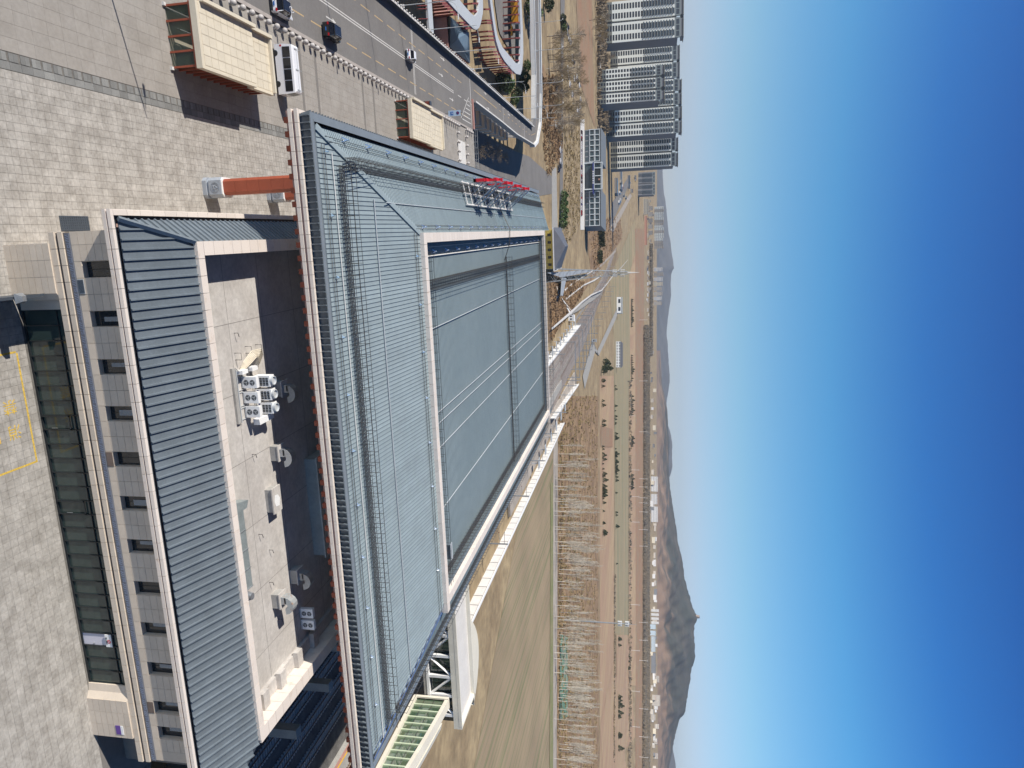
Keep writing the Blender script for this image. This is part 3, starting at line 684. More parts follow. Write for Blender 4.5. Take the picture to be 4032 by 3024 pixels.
obj('roof_joint', jn, Mdkband, AX)
obj('roof_curb', MB().box(40.2, 41.5, 51, 72, 9.88, 10.25), Mconc, AX)
for y in (51.5, 54.6, 58.0, 61.5): obj('roof_block', MB().box(39.9, 41.5, y, y + 1.0, 10.25, 10.75), Mconc, AX)
# rooftop plant: split units, ducts, gooseneck vents (each a thing of its own)
def ac_unit(label, x, y, z=9.95):
    t = thing('air_conditioner', label, 'air conditioner', (x, y, z), group='twin-fan units on the flat roof')
    obj('casing', MB().box(x, x + 1.0, y, y + .42, z, z + 1.42), Mwhite, t)
    for q in (.45, 1.03):
        tu = MB(); v = []
        for k in range(18):
            a_ = 2 * PI * k / 18; v.append((x + .5 + .25 * math.cos(a_), y - .012, z + q + .25 * math.sin(a_)))
        tu.add(v, [tuple(range(18))]); fo = obj('fan_grille', tu, Mgalv if False else mat_fan, t)
        hb_ = MB(); hb_.box(x + .47, x + .53, y - .03, y - .013, z + q - .03, z + q + .03)
        for k in range(3):
            a_ = k * 2.094 + .4; hb_.obox((x + .5, y - .016, z + q), (.22 * math.cos(a_), 0, .22 * math.sin(a_)), (0, .003, 0), (.05 * math.sin(a_), 0, -.05 * math.cos(a_)))
        obj('fan_blade', hb_, Mgrey, fo)
    obj('base_panel', MB().box(x + .04, x + .96, y - .02, y, z + .04, z + .16), Mgrey, t)
mat_fan = mat('fan_grille_grey', (.10, .11, .12), .5, .3, var=.1, scale=8)
ac_unit('twin-fan air conditioner nearest the pipe bundle, on the steel rail', 11.3, 55.3)
ac_unit('middle twin-fan air conditioner of the three on the steel rail', 12.65, 55.3)
ac_unit('twin-fan air conditioner beside the pale tilted duct cover, on the steel rail', 13.95, 55.3)
ac_unit('shaded twin-fan air conditioner nearer the hall column row, under the big eave', 36.6, 60.7)
ac_unit('shaded twin-fan air conditioner nearer the roof edge, under the big eave', 37.9, 60.7)
def vrf(label, x, y, z=9.95):
    t = thing('outdoor_unit', label, 'outdoor unit', (x, y, z), group='tall units behind the split units')
    obj('casing', MB().box(x, x + 1.0, y, y + .8, z, z + 1.55), Mwhite, t)
    gr = MB()
    for r in range(3):
        for c_ in range(5): gr.box(x + .18 + c_ * .15, x + .29 + c_ * .15, y - .012, y, z + .55 + r * .3, z + .79 + r * .3)
    obj('grille', gr, Mframe, t)
    obj('label_plate', MB().box(x + .06, x + .2, y - .012, y, z + .2, z + .34), Mnavy, t)
    obj('fan_shroud', MB().lathe([(.42, 0), (.42, .22), (.36, .24), (.33, .1)], 18, (x + .5, y + .4, z + 1.55)), Mgrey, t, smooth=False)
    fo = obj('fan', MB().lathe([(.33, 0), (.33, .03)], 18, (x + .5, y + .4, z + 1.6)), mat_fan, t)
    obj('dust_patch', MB().box(x + .35, x + .6, y + .2, y + .5, z + 1.635, z + 1.645), Mterra, t)
vrf('tall white outdoor unit with a grille, next to the pipe bundle', 11.6, 57.3); vrf('tall white outdoor unit in the middle of the three with grilles', 12.85, 57.3); vrf('tall white outdoor unit with a grille, next to the duct cover', 14.1, 57.3)
def small_ac(label, x, y, z=9.98):
    t = thing('air_conditioner', label, 'air conditioner', (x, y, z), group='small units turned sideways')
    obj('casing', MB().box(x, x + .35, y, y + .9, z, z + .62), Mwhite, t); obj('cable_box', MB().box(x - .03, x + .1, y - .06, y, z + .25, z + .42), Mwhite, t)
    obj('cable', MB().tube([(x + .03, y - .05, z + .3), (x - .2, y - .1, z + .1), (x - .1, y - .3, z - .05)], .03, 5), Mdark, t)
small_ac('small white air conditioner turned sideways, at the near end of the rail', 10.6, 54.6); small_ac('small white air conditioner turned sideways, under the pipe bundle', 10.6, 56.2)
t = thing('mounting_rail', 'steel rail on a concrete curb carrying the air conditioners', 'rail', (11, 54.3, 9.88))
obj('curb', MB().box(10.3, 15.2, 53.9, 54.35, 9.88, 10.1), Mconcd, t); obj('beam', MB().box(10.5, 15.2, 54.45, 54.55, 10.0, 10.1), Mgrey, t); obj('curb', MB().box(10.5, 15.1, 57.0, 57.2, 9.88, 9.95), Mconcd, t)
for x in (11.2, 12.4, 12.6, 13.8, 14, 15): obj('foot', MB().box(x, x + .06, 54.55, 55.8, 9.9, 9.96), Mgrey, t)
t = thing('pipe_bundle', 'bundle of lagged pale pipes bending over to the air conditioners', 'pipes', (10, 56, 9.9))
for k in range(6):
    o = k * .13
    obj('pipe', MB().tube([(10.6 + o * .5, 55.1, 10.1), (10.0 + o * .7, 55.3 + o, 10.35), (9.2 + o, 56.6 + o, 10.5), (9.3 + o, 58.4 - o, 10.4), (10.0 + o, 59 - o, 10.1)], .05, 6), Mkiosk, t)
for x, y in ((9.1, 54.9), (8.8, 56.6), (8.9, 58.3)): obj('support', MB().tube([(x, y, 9.88), (x, y, 10.5), (x + .6, y, 10.5), (x + .6, y, 9.88)], .03, 4), Mrail, t)
t = thing('duct_cover', 'pale tilted sheet-metal duct cover at the end of the unit row', 'duct', (15.3, 57, 9.9))
obj('sheet', MB().obox((15.3, 56.0, 10.2), (.55, .1, 0), (-.1, 2.2, .15), (0, 0, .6)), Mwhite, t)
def gooseneck(label, x, y, body_m=Mgalv, ang=0.0):
    t = thing('gooseneck_vent', label, 'roof vent', (x, y, 9.88), group='gooseneck vents on the flat roof')
    obj('curb', MB().box(x - .7, x + .7, y - .6, y + .6, 9.88, 10.65), Mconcd, t); obj('curb_cap', MB().box(x - .78, x + .78, y - .68, y + .68, 10.65, 10.75), Mconc, t)
    pts = []; m_ = MB(); n = 7
    for k in range(n + 1):
        a_ = PI * .95 * k / n; pts.append((x - .1 + .0, a_))
    vs = []; 
    for k in range(n + 1):
        a_ = PI * .98 * k / n; cx, cz = x + .5, 11.1
        for (rr, yy) in ((.86, -.45), (.86, .45), (.28, .45), (.28, -.45)):
            vs.append((cx - rr * math.cos(a_), y + yy, cz + rr * math.sin(a_)))
    m_.v = vs
    for k in range(n):
        for q in range(4):
            q2 = (q + 1) % 4; m_.f.append((k * 4 + q, k * 4 + q2, k * 4 + 4 + q2, k * 4 + 4 + q))
    m_.f.append((n * 4, n * 4 + 1, n * 4 + 2, n * 4 + 3))
    m_.box(x - .38, x + .34, y - .45, y + .45, 10.75, 11.25)
    obj('duct', m_, body_m, t)
gooseneck('steel gooseneck vent just behind the tall outdoor units, in shade', 13.6, 61.2); gooseneck('steel gooseneck vent at the edge of the big shadow, right of the unit row', 19.4, 59.3)
gooseneck('shaded steel gooseneck vent past the concrete hatch', 32.6, 60.3); gooseneck('rust-stained gooseneck vent standing in full sun', 33.2, 56.6, Mrust)
t = thing('roof_hatch', 'concrete roof hatch with a white patch on its lid', 'hatch', (23.6, 57.9, 9.88)); obj('box', MB().box(22.4, 24.6, 57.0, 58.2, 9.88, 10.6), Mconcd, t); obj('lid', MB().box(22.25, 24.75, 56.85, 58.35, 10.6, 10.72), Mconc, t); obj('white_patch', MB().prism([(23.0, 57.3), (23.6, 57.1), (24.1, 57.3), (24.2, 57.9), (23.5, 58.1), (23.1, 57.8)], 10.72, 10.735), Mwhite, t)
t = thing('ventilation_duct', 'long grey sheet-metal duct lying along the granite upstand', 'duct', (23, 50.9, 9.9))
for k in range(4):
    x = 22.2 + k * 1.75; obj('duct_section', MB().box(x, x + 1.7, 50.6, 51.7, 10.15, 10.95), mat('duct_grey%s' % '', (.30, .34, .34), .5, .3, var=.12, scale=1) if k == 0 else MATS['duct_grey'], t)
    obj('flange', MB().box(x + 1.7, x + 1.75, 50.55, 51.75, 10.1, 11.0), Mgalv, t)
obj('elbow', MB().prism([(22.2, 50.6), (22.2, 52.3), (21.6, 52.6), (21.2, 50.6)], 10.0, 10.95), MATS['duct_grey'], t)
obj('reducer', MB().lathe([(.55, 0), (.3, .9)], 14, (29.9, 51.1, 10.3)), Mgalv, t); obj('blue_drum', MB().tube([(30.2, 51.1, 10.4), (31.0, 51.1, 10.4)], .32, 12), Mblue, t)
for i_, (x, y) in enumerate(((18.5, 55.7), (26, 55.2), (28.2, 56.6), (31.2, 56), (35.5, 56.8), (7.4, 55.2))):
    t = thing('pipe_bracket', 'small bent steel bracket standing alone on the sunlit flat roof', 'bracket', (x, y, 9.88), group='bent brackets on the flat roof'); obj('bar', MB().tube([(x, y, 9.88), (x, y, 10.25), (x + .35, y + .12, 10.25)], .035, 5), Mrail, t)
t = thing('plant_housing', 'long grey rendered housing on the flat roof, deep under the hall eave', 'housing', (22, 66, 9.88)); obj('wall', MB().box(22, 32.7, 65.0, 69, 9.88, 11.2), Mconcd, t); obj('cap', MB().box(21.8, 32.9, 64.8, 69.2, 11.2, 11.35), Mconc, t)
t = thing('privacy_fence', 'thin dark fence standing out from the annex wall by the entrance', 'fence', (2.9, 43.5, 0)); obj('panel', MB().box(2.86, 2.94, 34, 43.6, 0, 2.75), Mdark, t); obj('coping', MB().box(2.8, 3.0, 34, 43.6, 2.75, 2.8), Mdark, t)
t = thing('floodlight', 'grey box floodlight on a pole beside the annex entrance', 'lamp', (3.0, 41.3, 0)); obj('pole', MB().tube([(3.0, 41.4, 0), (3.0, 41.4, 3.1)], .03, 6), Mdark, t)
obj('housing', MB().add([(2.6, 41.0, 2.9), (3.3, 41.0, 2.9), (3.3, 41.7, 2.9), (2.6, 41.7, 2.9), (2.8, 41.15, 3.35), (3.15, 41.15, 3.35), (3.15, 41.5, 3.35), (2.8, 41.5, 3.35)], [(4, 5, 6, 7), (0, 1, 5, 4), (1, 2, 6, 5), (2, 3, 7, 6), (3, 0, 4, 7), (3, 2, 1, 0)]), Mgalv, t)
t = thing('doormat_grating', 'dark ribbed rubber grating lying on the paving beside the annex corner', 'grating', (-2.75, 49.1, 0)); obj('frame', MB().box(-2.8, -1.6, 49.1, 52.05, 0.01, .06), Mdark, t)
gm_ = MB()
for i in range(9):
    for j in range(13): gm_.lathe([(.06, 0), (.02, .06)], 4, (-2.72 + i * .125, 49.25 + j * .22, .06))
obj('studs', gm_, Mdark, t)
# red columns on carved bases
def column(x, y, label):
    t = thing('hall_column', label, 'column', (x, y, 0), group='red columns under the hall eave')
    def octo(h, c): return [(x - h, y - h + c), (x - h + c, y - h), (x + h - c, y - h), (x + h, y - h + c), (x + h, y + h - c), (x + h - c, y + h), (x - h + c, y + h), (x - h, y + h - c)]
    obj('plinth', MB().prism(octo(1.05, .35), 0, .45), Mbase, t); obj('neck', MB().prism(octo(.85, .3), .45, .7), Mbase, t); bs = obj('carved_base', MB().prism(octo(1.0, .3), .7, 2.1), Mbase, t)
    rg = MB()
    for k in range(20):
        a0, a1 = 2 * PI * k / 20, 2 * PI * (k + 1) / 20; Y = y - 1.01
        for r0, r1 in ((.46, .5), (.38, .4)): rg.add([(x + r * math.cos(a_), Y - dd, 1.4 + r * math.sin(a_)) for dd in (0, .025) for r, a_ in ((r0, a0), (r1, a0), (r1, a1), (r0, a1))], [(4, 5, 6, 7)[::-1], (0, 4, 5, 1), (2, 6, 7, 3), (1, 5, 6, 2), (3, 7, 4, 0)])
    for k in range(5): rg.tube([(x + .3 * math.cos(k * 1.3), y - 1.03, 1.4 + .3 * math.sin(k * 1.3)), (x + .12 * math.cos(k * 1.3 + 1), y - 1.03, 1.4 + .12 * math.sin(k * 1.3 + 1)), (x + .2 * math.cos(k * 1.3 + 2.2), y - 1.03, 1.4 + .2 * math.sin(k * 1.3 + 2.2))], .03, 4)
    obj('medallion', rg, Mbase, bs)
    obj('white_band', MB().prism(octo(.98, .3), 2.1, 2.2), Mwhite, t)
    for r in range(10):
        obj('red_panel', MB().prism(octo(.8, .27), 2.2 + r * 1.34, 2.2 + r * 1.34 + 1.32), Mred, t)
    obj('red_core', MB().prism(octo(.78, .27), 2.2, 15.6), Mredd, t)
column(-5.9, 69.3, 'first red column on a carved grey base, nearest the annex'); column(-5.9, 82.0, 'second red column with its grey base, half hidden behind the first'); column(-5.9, 96, 'red column further back under the eave'); column(-5.9, 110, 'red column deep under the eave, third from the front')
# ---------------------------------------------------------------- main station hall
HL = thing('station_hall', 'large station hall with a blue-grey hipped metal roof round a sunken centre', 'building', (-10.9, 57.7, 0))
XL, XR, YF, YB = -10.9, 53.2, 57.7, 186.0
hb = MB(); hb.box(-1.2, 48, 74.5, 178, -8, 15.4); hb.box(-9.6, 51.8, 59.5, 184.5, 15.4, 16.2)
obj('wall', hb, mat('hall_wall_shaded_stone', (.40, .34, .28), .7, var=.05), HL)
br = MB().box(0, .46, 0, 1.0, 0, .49).mesh('bracket'); br.materials.append(Mred)
x = XL + .6
while x < XR - .5: piece('bracket', br, HL, (x, YF + .18, 15.1)); x += 1.14
y = YF + 1.2
while y < 120: piece('bracket', br, HL, (XL + .3, y + .5, 15.17), -PI / 2, scale=(1, 1, 1)); y += 1.14
hc1 = MB().box(0, 1.11, 0, .5, 0, .32).mesh('cornice_stone'); hc1.materials.append(Mpale)
hc2 = MB().box(0, 1.11, 0, .34, 0, .29).mesh('cornice_stone'); hc2.materials.append(Mpale)
x = XL
while x < XR - .2: piece('cornice_stone', hc1, HL, (x + .004, YF, 15.6)); piece('cornice_stone', hc2, HL, (x + .004, YF + .02, 16.15)); x += 1.14
hc = MB(); hc.box(XL, XL + .5, YF + .5, YB, 15.6, 15.92); hc.box(XL + .02, XL + .36, YF + .4, YB, 16.15, 16.44); hc.box(XR - .5, XR, YF, YB, 15.6, 15.92); hc.box(XR - .34, XR, YF, YB, 16.15, 16.44)
obj('side_cornice', hc, Mpale, HL)
obj('cornice_groove', MB().box(XL + .14, XR - .14, YF + .16, YF + .5, 15.9, 16.16).box(XL + .14, XL + .5, YF + .5, YB, 15.9, 16.16).box(XL + .1, XR - .1, YF + .3, YF + 1.6, 15.3, 15.62).box(XL + .1, XL + 1.5, YF + 1.6, YB, 15.3, 15.62), MATS['pink_groove'], HL)
# dark louvre band: back plate, ribs and metal cap
obj('band_plate', MB().box(XL + .55, XR - .5, YF + .62, YF + .7, 16.2, 17.35).box(XL + .62, XL + .7, YF + .7, YB, 16.2, 17.35).box(XR - .7, XR - .6, YF + .7, YB, 16.2, 17.35), Mroofd, HL)
fn = MB().add([(0, .2, 0), (.09, .2, 0), (.09, .5, 0), (0, .5, 0), (0, 0, .92), (.09, 0, .92), (.09, .5, .92), (0, .5, .92)], [(4, 5, 6, 7), (0, 1, 5, 4), (1, 2, 6, 5), (2, 3, 7, 6), (3, 0, 4, 7), (3, 2, 1, 0)]).mesh('louvre_rib')
fn.materials.append(Mroofd); nf = 0; x = XL + .5
while x < XR - .4: piece('louvre_rib', fn, HL, (x, YF + .12, 16.46)); x += .585; nf += 1
y = YF + .6; rest = MB()
while y < YB:
    if nf < 295: piece('louvre_rib', fn, HL, (XL + .12, y + .09, 16.46), -PI / 2); nf += 1
    else: rest.box(XL + .2, XL + .62, y, y + .09, 16.46, 17.38)
    y += .585
obj('louvre_ribs', rest, Mroofd, HL, kind='stuff')
pl = MB(); x = XL + .5
while x < XR - .4: pl.add([(x + .1, YF + .6, 16.5), (x + .58, YF + .6, 16.5), (x + .58, YF + .6, 17.38), (x + .1, YF + .6, 17.38)], [(0, 1, 2, 3)]); x += .585
cap = MB().box(XL + .3, XR - .3, YF + .28, YF + .86, 17.38, 17.46).box(XL + .3, XL + .98, YF + .86, YB, 17.38, 17.46).box(XR - .95, XR - .3, YF + .86, YB, 17.38, 17.46)
cap.box(XL + .82, XR - .8, YF + .8, YF + .86, 17.2, 17.5)
obj('metal_cap', cap, Mcap, HL)
obj('gutter', MB().box(XL + .98, XR - .9, YF + .87, YF + 1.2, 17.1, 17.15).box(XL + .98, XL + 1.5, YF + 1.2, YB, 16.9, 16.95).box(XR - 1.5, XR - .95, YF + 1.2, YB, 16.9, 16.95), Mframe, HL)
# roof planes: front (rises over 19 m), left and right
E0 = (XL + 1.35, YF + 1.15, 17.4)                 # front-left corner of the sheets
BX0, BX1, BY0, BY1, ZT = -0.55, 45.4, 78.0, 173.5, 19.75
EX1 = XR - 1.3
def zf(y): return 17.4 + (ZT - 17.4) * (y - E0[1]) / (BY0 - E0[1])
def zl(x): return 17.4 + (ZT - 17.4) * (x - E0[0]) / (BX0 - E0[0])
fal = Vector((0, BY0 - E0[1], ZT - 17.4)); FL = fal.length; fal.normalize()
W0 = .423; cnt = 0; x = E0[0]
while x < EX1 - .1:
    if x < BX0:
        f0 = max(0, (x - E0[0]) / (BX0 - E0[0])); f1 = min(1, (x + W0 - E0[0]) / (BX0 - E0[0]))
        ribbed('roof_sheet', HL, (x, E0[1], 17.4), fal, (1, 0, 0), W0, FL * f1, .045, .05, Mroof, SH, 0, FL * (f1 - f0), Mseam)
    elif x + W0 > BX1:
        f = max(0, 1 - (x + W0 - BX1) / (EX1 - BX1))
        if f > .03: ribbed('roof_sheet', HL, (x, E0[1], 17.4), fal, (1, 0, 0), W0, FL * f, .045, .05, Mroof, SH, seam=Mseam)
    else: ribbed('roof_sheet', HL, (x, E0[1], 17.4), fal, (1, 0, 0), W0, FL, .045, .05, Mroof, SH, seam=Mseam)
    cnt += 1; x += W0
lal = Vector((BX0 - E0[0], 0, ZT - 17.4)); LL = lal.length; lal.normalize(); y = E0[1]
rest = MB(); sea = MB()
while y < YB - .5:
    fa = min(1, max(0, (y - E0[1]) / (BY0 - E0[1]))); fb = min(1, (y + W0 - E0[1]) / (BY0 - E0[1]))
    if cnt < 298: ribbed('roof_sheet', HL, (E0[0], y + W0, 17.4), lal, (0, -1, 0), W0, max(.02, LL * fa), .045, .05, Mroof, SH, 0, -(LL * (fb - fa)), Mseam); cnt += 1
    else:
        rest.quad((E0[0], y, 17.4), (BX0, y, ZT), (BX0, y + W0, ZT), (E0[0], y + W0, 17.4)); rest.f[-1] = rest.f[-1][::-1]
        rest.obox((E0[0], y, 17.4), Vector((BX0 - E0[0], 0, ZT - 17.4)), (0, .05, 0), (0, 0, .085))
    y += W0
obj('roof_sheets', rest, Mroof, HL, kind='stuff'); obj('roof_seams', sea, Mseam, HL, kind='stuff')
rest = MB(); y = E0[1]
while y < YB - .5:
    f = min(1, (y - E0[1]) / (BY0 - E0[1])); xi = EX1 + (BX1 - EX1) * f; zi = 17.4 + (ZT - 17.4) * f
    rest.quad((xi, y, zi), (EX1, y, 17.4), (EX1, y + W0, 17.4), (xi, y + W0, zi)); rest.obox((xi, y, zi), Vector((EX1 - xi, 0, 17.4 - zi)), (0, .045, 0), (0, 0, .055)); y += W0
y0 = BY1
rest.quad((E0[0], YB - .5, 17.4), (EX1, YB - .5, 17.4), (BX1, BY1, ZT), (BX0, BY1, ZT))
obj('far_roof_sheets', rest, Mroof, HL, kind='stuff')
obj('roof_deck', MB().add([(E0[0], E0[1], 17.3), (EX1, E0[1], 17.3), (BX1, BY0, ZT - .1), (BX0, BY0, ZT - .1), (E0[0], YB - .5, 17.3), (BX0, BY1, ZT - .1), (EX1, YB - .5, 17.3), (BX1, BY1, ZT - .1)], [(0, 1, 2, 3), (0, 3, 5, 4), (1, 6, 7, 2)]), Mdark, HL)
obj('hip_cap', MB().obox((E0[0] - .15, E0[1], 17.42), Vector((BX0 - E0[0], BY0 - E0[1], ZT - 17.4)), (.42, -.12, 0), (0, 0, .1)).obox((E0[0] - .28, E0[1] + .25, 17.42), Vector((BX0 - E0[0], BY0 - E0[1], ZT - 17.4)), (.3, -.12, 0), (0, 0, .05)), Mroof, HL)
Mbright = mat('bright_zinc', (.62, .66, .70), .22, .85, var=.02, scale=1)
obj('hip_cap', MB().obox((EX1 - .1, E0[1], 17.42), Vector((BX1 - EX1, BY0 - E0[1], ZT - 17.4)), (.3, .1, 0), (0, 0, .08)).obox((EX1 - .9, E0[1] + .3, 17.46), Vector((BX1 - EX1 + .5, BY0 - E0[1], ZT - 17.4)), (.14, .05, 0), (0, 0, .06)), Mbright, HL)
# box of pale granite round the sunken centre
bs = MB().box(0, 1.305, 0, 1.1, 0, .62).mesh('coping_stone'); bs.materials.append(Mpale); nb = 0
x = BX0
while x < BX1 - .3: piece('coping_stone', bs, HL, (x + .004, BY0, 19.62)); x += 1.34
y = BY0 + 1.1
while y < BY1: piece('coping_stone', bs, HL, (BX0, y + 1.33, 19.62), -PI / 2); piece('coping_stone', bs, HL, (BX1 - 1.1, y + 1.33, 19.62), -PI / 2); y += 1.34
rest = MB(); x = BX0
while x < BX1 - .3: rest.box(x + .004, x + 1.334, BY1, BY1 + 1.1, 19.62, 20.24); x += 1.34
obj('far_coping_stones', rest, Mpale, HL, kind='stuff')
obj('inner_upstand', MB().box(BX0 + .1, BX1 - .1, BY0 + .1, BY0 + 1.0, 18.7, 19.62).box(BX0 + .1, BX0 + 1.0, BY0, BY1, 18.7, 19.62).box(BX1 - 1.0, BX1 - .1, BY0, BY1, 18.7, 19.62).box(BX0 + .1, BX1 - .1, BY1 + .1, BY1 + 1, 18.7, 19.62), Mroofd, HL)
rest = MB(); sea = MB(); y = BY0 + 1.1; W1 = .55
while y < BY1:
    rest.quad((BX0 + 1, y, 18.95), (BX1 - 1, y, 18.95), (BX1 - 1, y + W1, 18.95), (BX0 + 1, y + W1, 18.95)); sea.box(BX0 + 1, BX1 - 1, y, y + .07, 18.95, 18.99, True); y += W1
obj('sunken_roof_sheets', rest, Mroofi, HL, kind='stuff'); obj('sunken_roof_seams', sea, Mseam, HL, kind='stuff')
# pipes, cables and walkways
for x in (10.9, 21.5, 22.9, 26.0, 34.0): obj('roof_pipe', MB().tube([(x, BY0 + 1.5, 19.15), (x, BY1 - .3, 19.15)], .055, 5), Mgrey, HL)
obj('roof_pipe', MB().tube([(2.2, BY0 + 1.5, 19.1), (2.2, BY1, 19.1)], .09, 5), Mwhitec, HL); obj('roof_pipe', MB().tube([(1.1, BY0 + 1.5, 19.1), (1.1, BY1, 19.1)], .05, 5), Mgrey, HL)
yr = 67.9; obj('roof_pipe', MB().tube([(-3.9, yr, zf(yr) + .12), (48.2, yr, zf(yr) + .12)], .06, 5), Mgrey, HL)
yr = 60.9; obj('roof_pipe', MB().tube([(-7.6, yr, zf(yr) + .13), (51, yr, zf(yr) + .13)], .05, 5), Mwhitec, HL)
obj('roof_pipe', MB().tube([(-3.6, 70, zl(-3.6) + .1), (-3.6, YB - 1, zl(-3.6) + .1)], .05, 5), Mgrey, HL)
cb = MB()
for yr in (59.35, 59.75): cb.tube([(-8.2, yr, zf(yr) + .14), (51, yr, zf(yr) + .14)], .03, 4)
for yr in (76.4, 77.0): cb.tube([(-.6, yr, zf(yr) + .14), (45.6, yr, zf(yr) + .14)], .03, 4)
for xr in (-8.9, -8.5, -1.4, -1.0): cb.tube([(xr, 60 if xr < -5 else 77, zl(xr) + .14), (xr, YB - 1, zl(xr) + .14)], .03, 4)
obj('safety_cable', cb, Mrail, HL)
an = MB(); an.tube([(-.18, 0, 0), (0, 0, .3)], .035, 4); an.tube([(.18, .1, 0), (0, 0, .3)], .035, 4); an.tube([(0, -.2, 0), (0, 0, .3)], .035, 4); an.sphere(.07, (0, 0, .32), 6, 4)
anm = an.mesh('cable_anchor'); anm.materials.append(Mbright)
x = -7.6
while x < 51: piece('cable_anchor', anm, HL, (x, 60.0, zf(60) + .02)); x += 5.4
x = 2.0
while x < 45: piece('cable_anchor', anm, HL, (x, 76.7, zf(76.7) + .02)); x += 5.4
y = 64.0
while y < 184: piece('cable_anchor', anm, HL, (-9.0, y, zl(-9) + .02), .6, (1.6, 1.6, 1.6)); y += 5.6
y = 79.5
while y < 172: piece('cable_anchor', anm, HL, (-1.2, y, zl(-1.2) + .02), .6, (1.6, 1.6, 1.6)); piece('cable_anchor', anm, HL, (1.7, y, 18.98), .6, (1.5, 1.5, 1.5)); y += 5.6
def walkway(p0, p1, wid, zfun, near_rail=True):
    """grated walkway on brackets with hand rails on both sides"""
    A = Vector((p0[0], p0[1], 0)); B = Vector((p1[0], p1[1], 0)); d = (B - A); L = d.length; d.normalize(); nn = Vector((-d.y, d.x, 0))
    dk = MB(); rl = MB(); n = int(L / .36)
    za = zfun(p0) + .3; zb = zfun(p1) + .3
    def P(s, o, h): q = A + d * s + nn * o; return (q.x, q.y, za + (zb - za) * s / L + h)
    for k in range(n):                        # grating bars
        s = k * .36; dk.obox(P(s, 0, 0), d * .06, nn * wid, (0, 0, .04))
    for o in (0, wid * .33, wid * .66, wid): dk.obox(P(0, o - .03, -.02), Vector(P(L, o - .03, -.02)) - Vector(P(0, o - .03, -.02)), nn * .05, (0, 0, .07))
    for k in range(int(L / 1.07)):
        s = k * 1.07 + .1
        for o in (0, wid):
            rl.obox(P(s, o - .02, -.25), d * .035, nn * .035, (0, 0, 1.35))
    for o in (0, wid):
        for h in (.62, 1.08): rl.obox(P(0, o - .02, h), Vector(P(L, o - .02, h)) - Vector(P(0, o - .02, h)), nn * .035, (0, 0, .035))
    for k in range(int(L / .5)):              # lattice of the near side
        s = k * .5; rl.obox(P(s, -.02, 0), Vector(P(s + .5, -.02, .55)) - Vector(P(s, -.02, 0)), nn * .02, (0, 0, .03)); 
    obj('walkway', dk, Mrail, HL); obj('handrail', rl, Mrail, HL)
walkway((-6.6, 61.6), (50.2, 61.6), 1.0, lambda p: zf(p[1]))
walkway((-7.3, 62.6), (-7.3, 184), -1.0, lambda p: zl(p[0]))
walkway((1.6, BY0 + 1.9), (43.5, BY0 + 1.9), .9, lambda p: 18.95)
walkway((5.0, BY0 + 3), (5.0, BY1 - 1), -1.1, lambda p: 18.95)
walkway((4.0, 129.5), (43.5, 129.5), .9, lambda p: 18.95)
walkway((43.0, BY0 + 3), (43.0, BY1 - 1), .9, lambda p: 18.95)
walkway((50.3, 64), (50.3, 184), .8, lambda p: 17.9)
walkway((1.8, BY1 - 2.2), (43, BY1 - 2.2), .8, lambda p: 18.95)
rr = MB(); 
for h in (.55, 1.1): rr.box(BX0 + .3, BX1 - .3, BY1 + .5, BY1 + .54, 20.24 + h, 20.28 + h)
for k in range(42): rr.box(BX0 + .3 + k * 1.08, BX0 + .34 + k * 1.08, BY1 + .5, BY1 + .54, 20.24, 21.34)
obj('handrail', rr, Mrail, HL)
# ladder over the coping, plant boxes in the sunken part
t = thing('roof_ladder', 'thin ladder crossing the left coping of the hall roof', 'ladder', (-1, 128, 19.9)); lm = MB()
for o in (0, .5): lm.tube([(-4.5, 128 + o, 18.9), (-1, 128 + o, 20.5), (1.6, 128 + o, 20.4), (4.6, 128 + o, 19.3)], .035, 4)
obj('stile', lm, Mrail, t)
for k in range(14): obj('rung', MB().tube([(-4.4 + k * .65, 128, 19 + (k * .24 if k < 6 else 1.4 - max(0, k - 9) * .2)), (-4.4 + k * .65, 128.5, 19 + (k * .24 if k < 6 else 1.4 - max(0, k - 9) * .2))], .03, 4), Mrail, t)
t = thing('roof_cabinet', 'small blue-grey cabinet on the walkway near the right corner of the sunken roof', 'cabinet', (39.3, 82, 19)); obj('box', MB().box(38.9, 40.9, 81.9, 82.5, 19.0, 19.9), Mroofd, t); obj('lid', MB().box(38.8, 41, 81.8, 82.6, 19.9, 19.96), Mgrey, t)
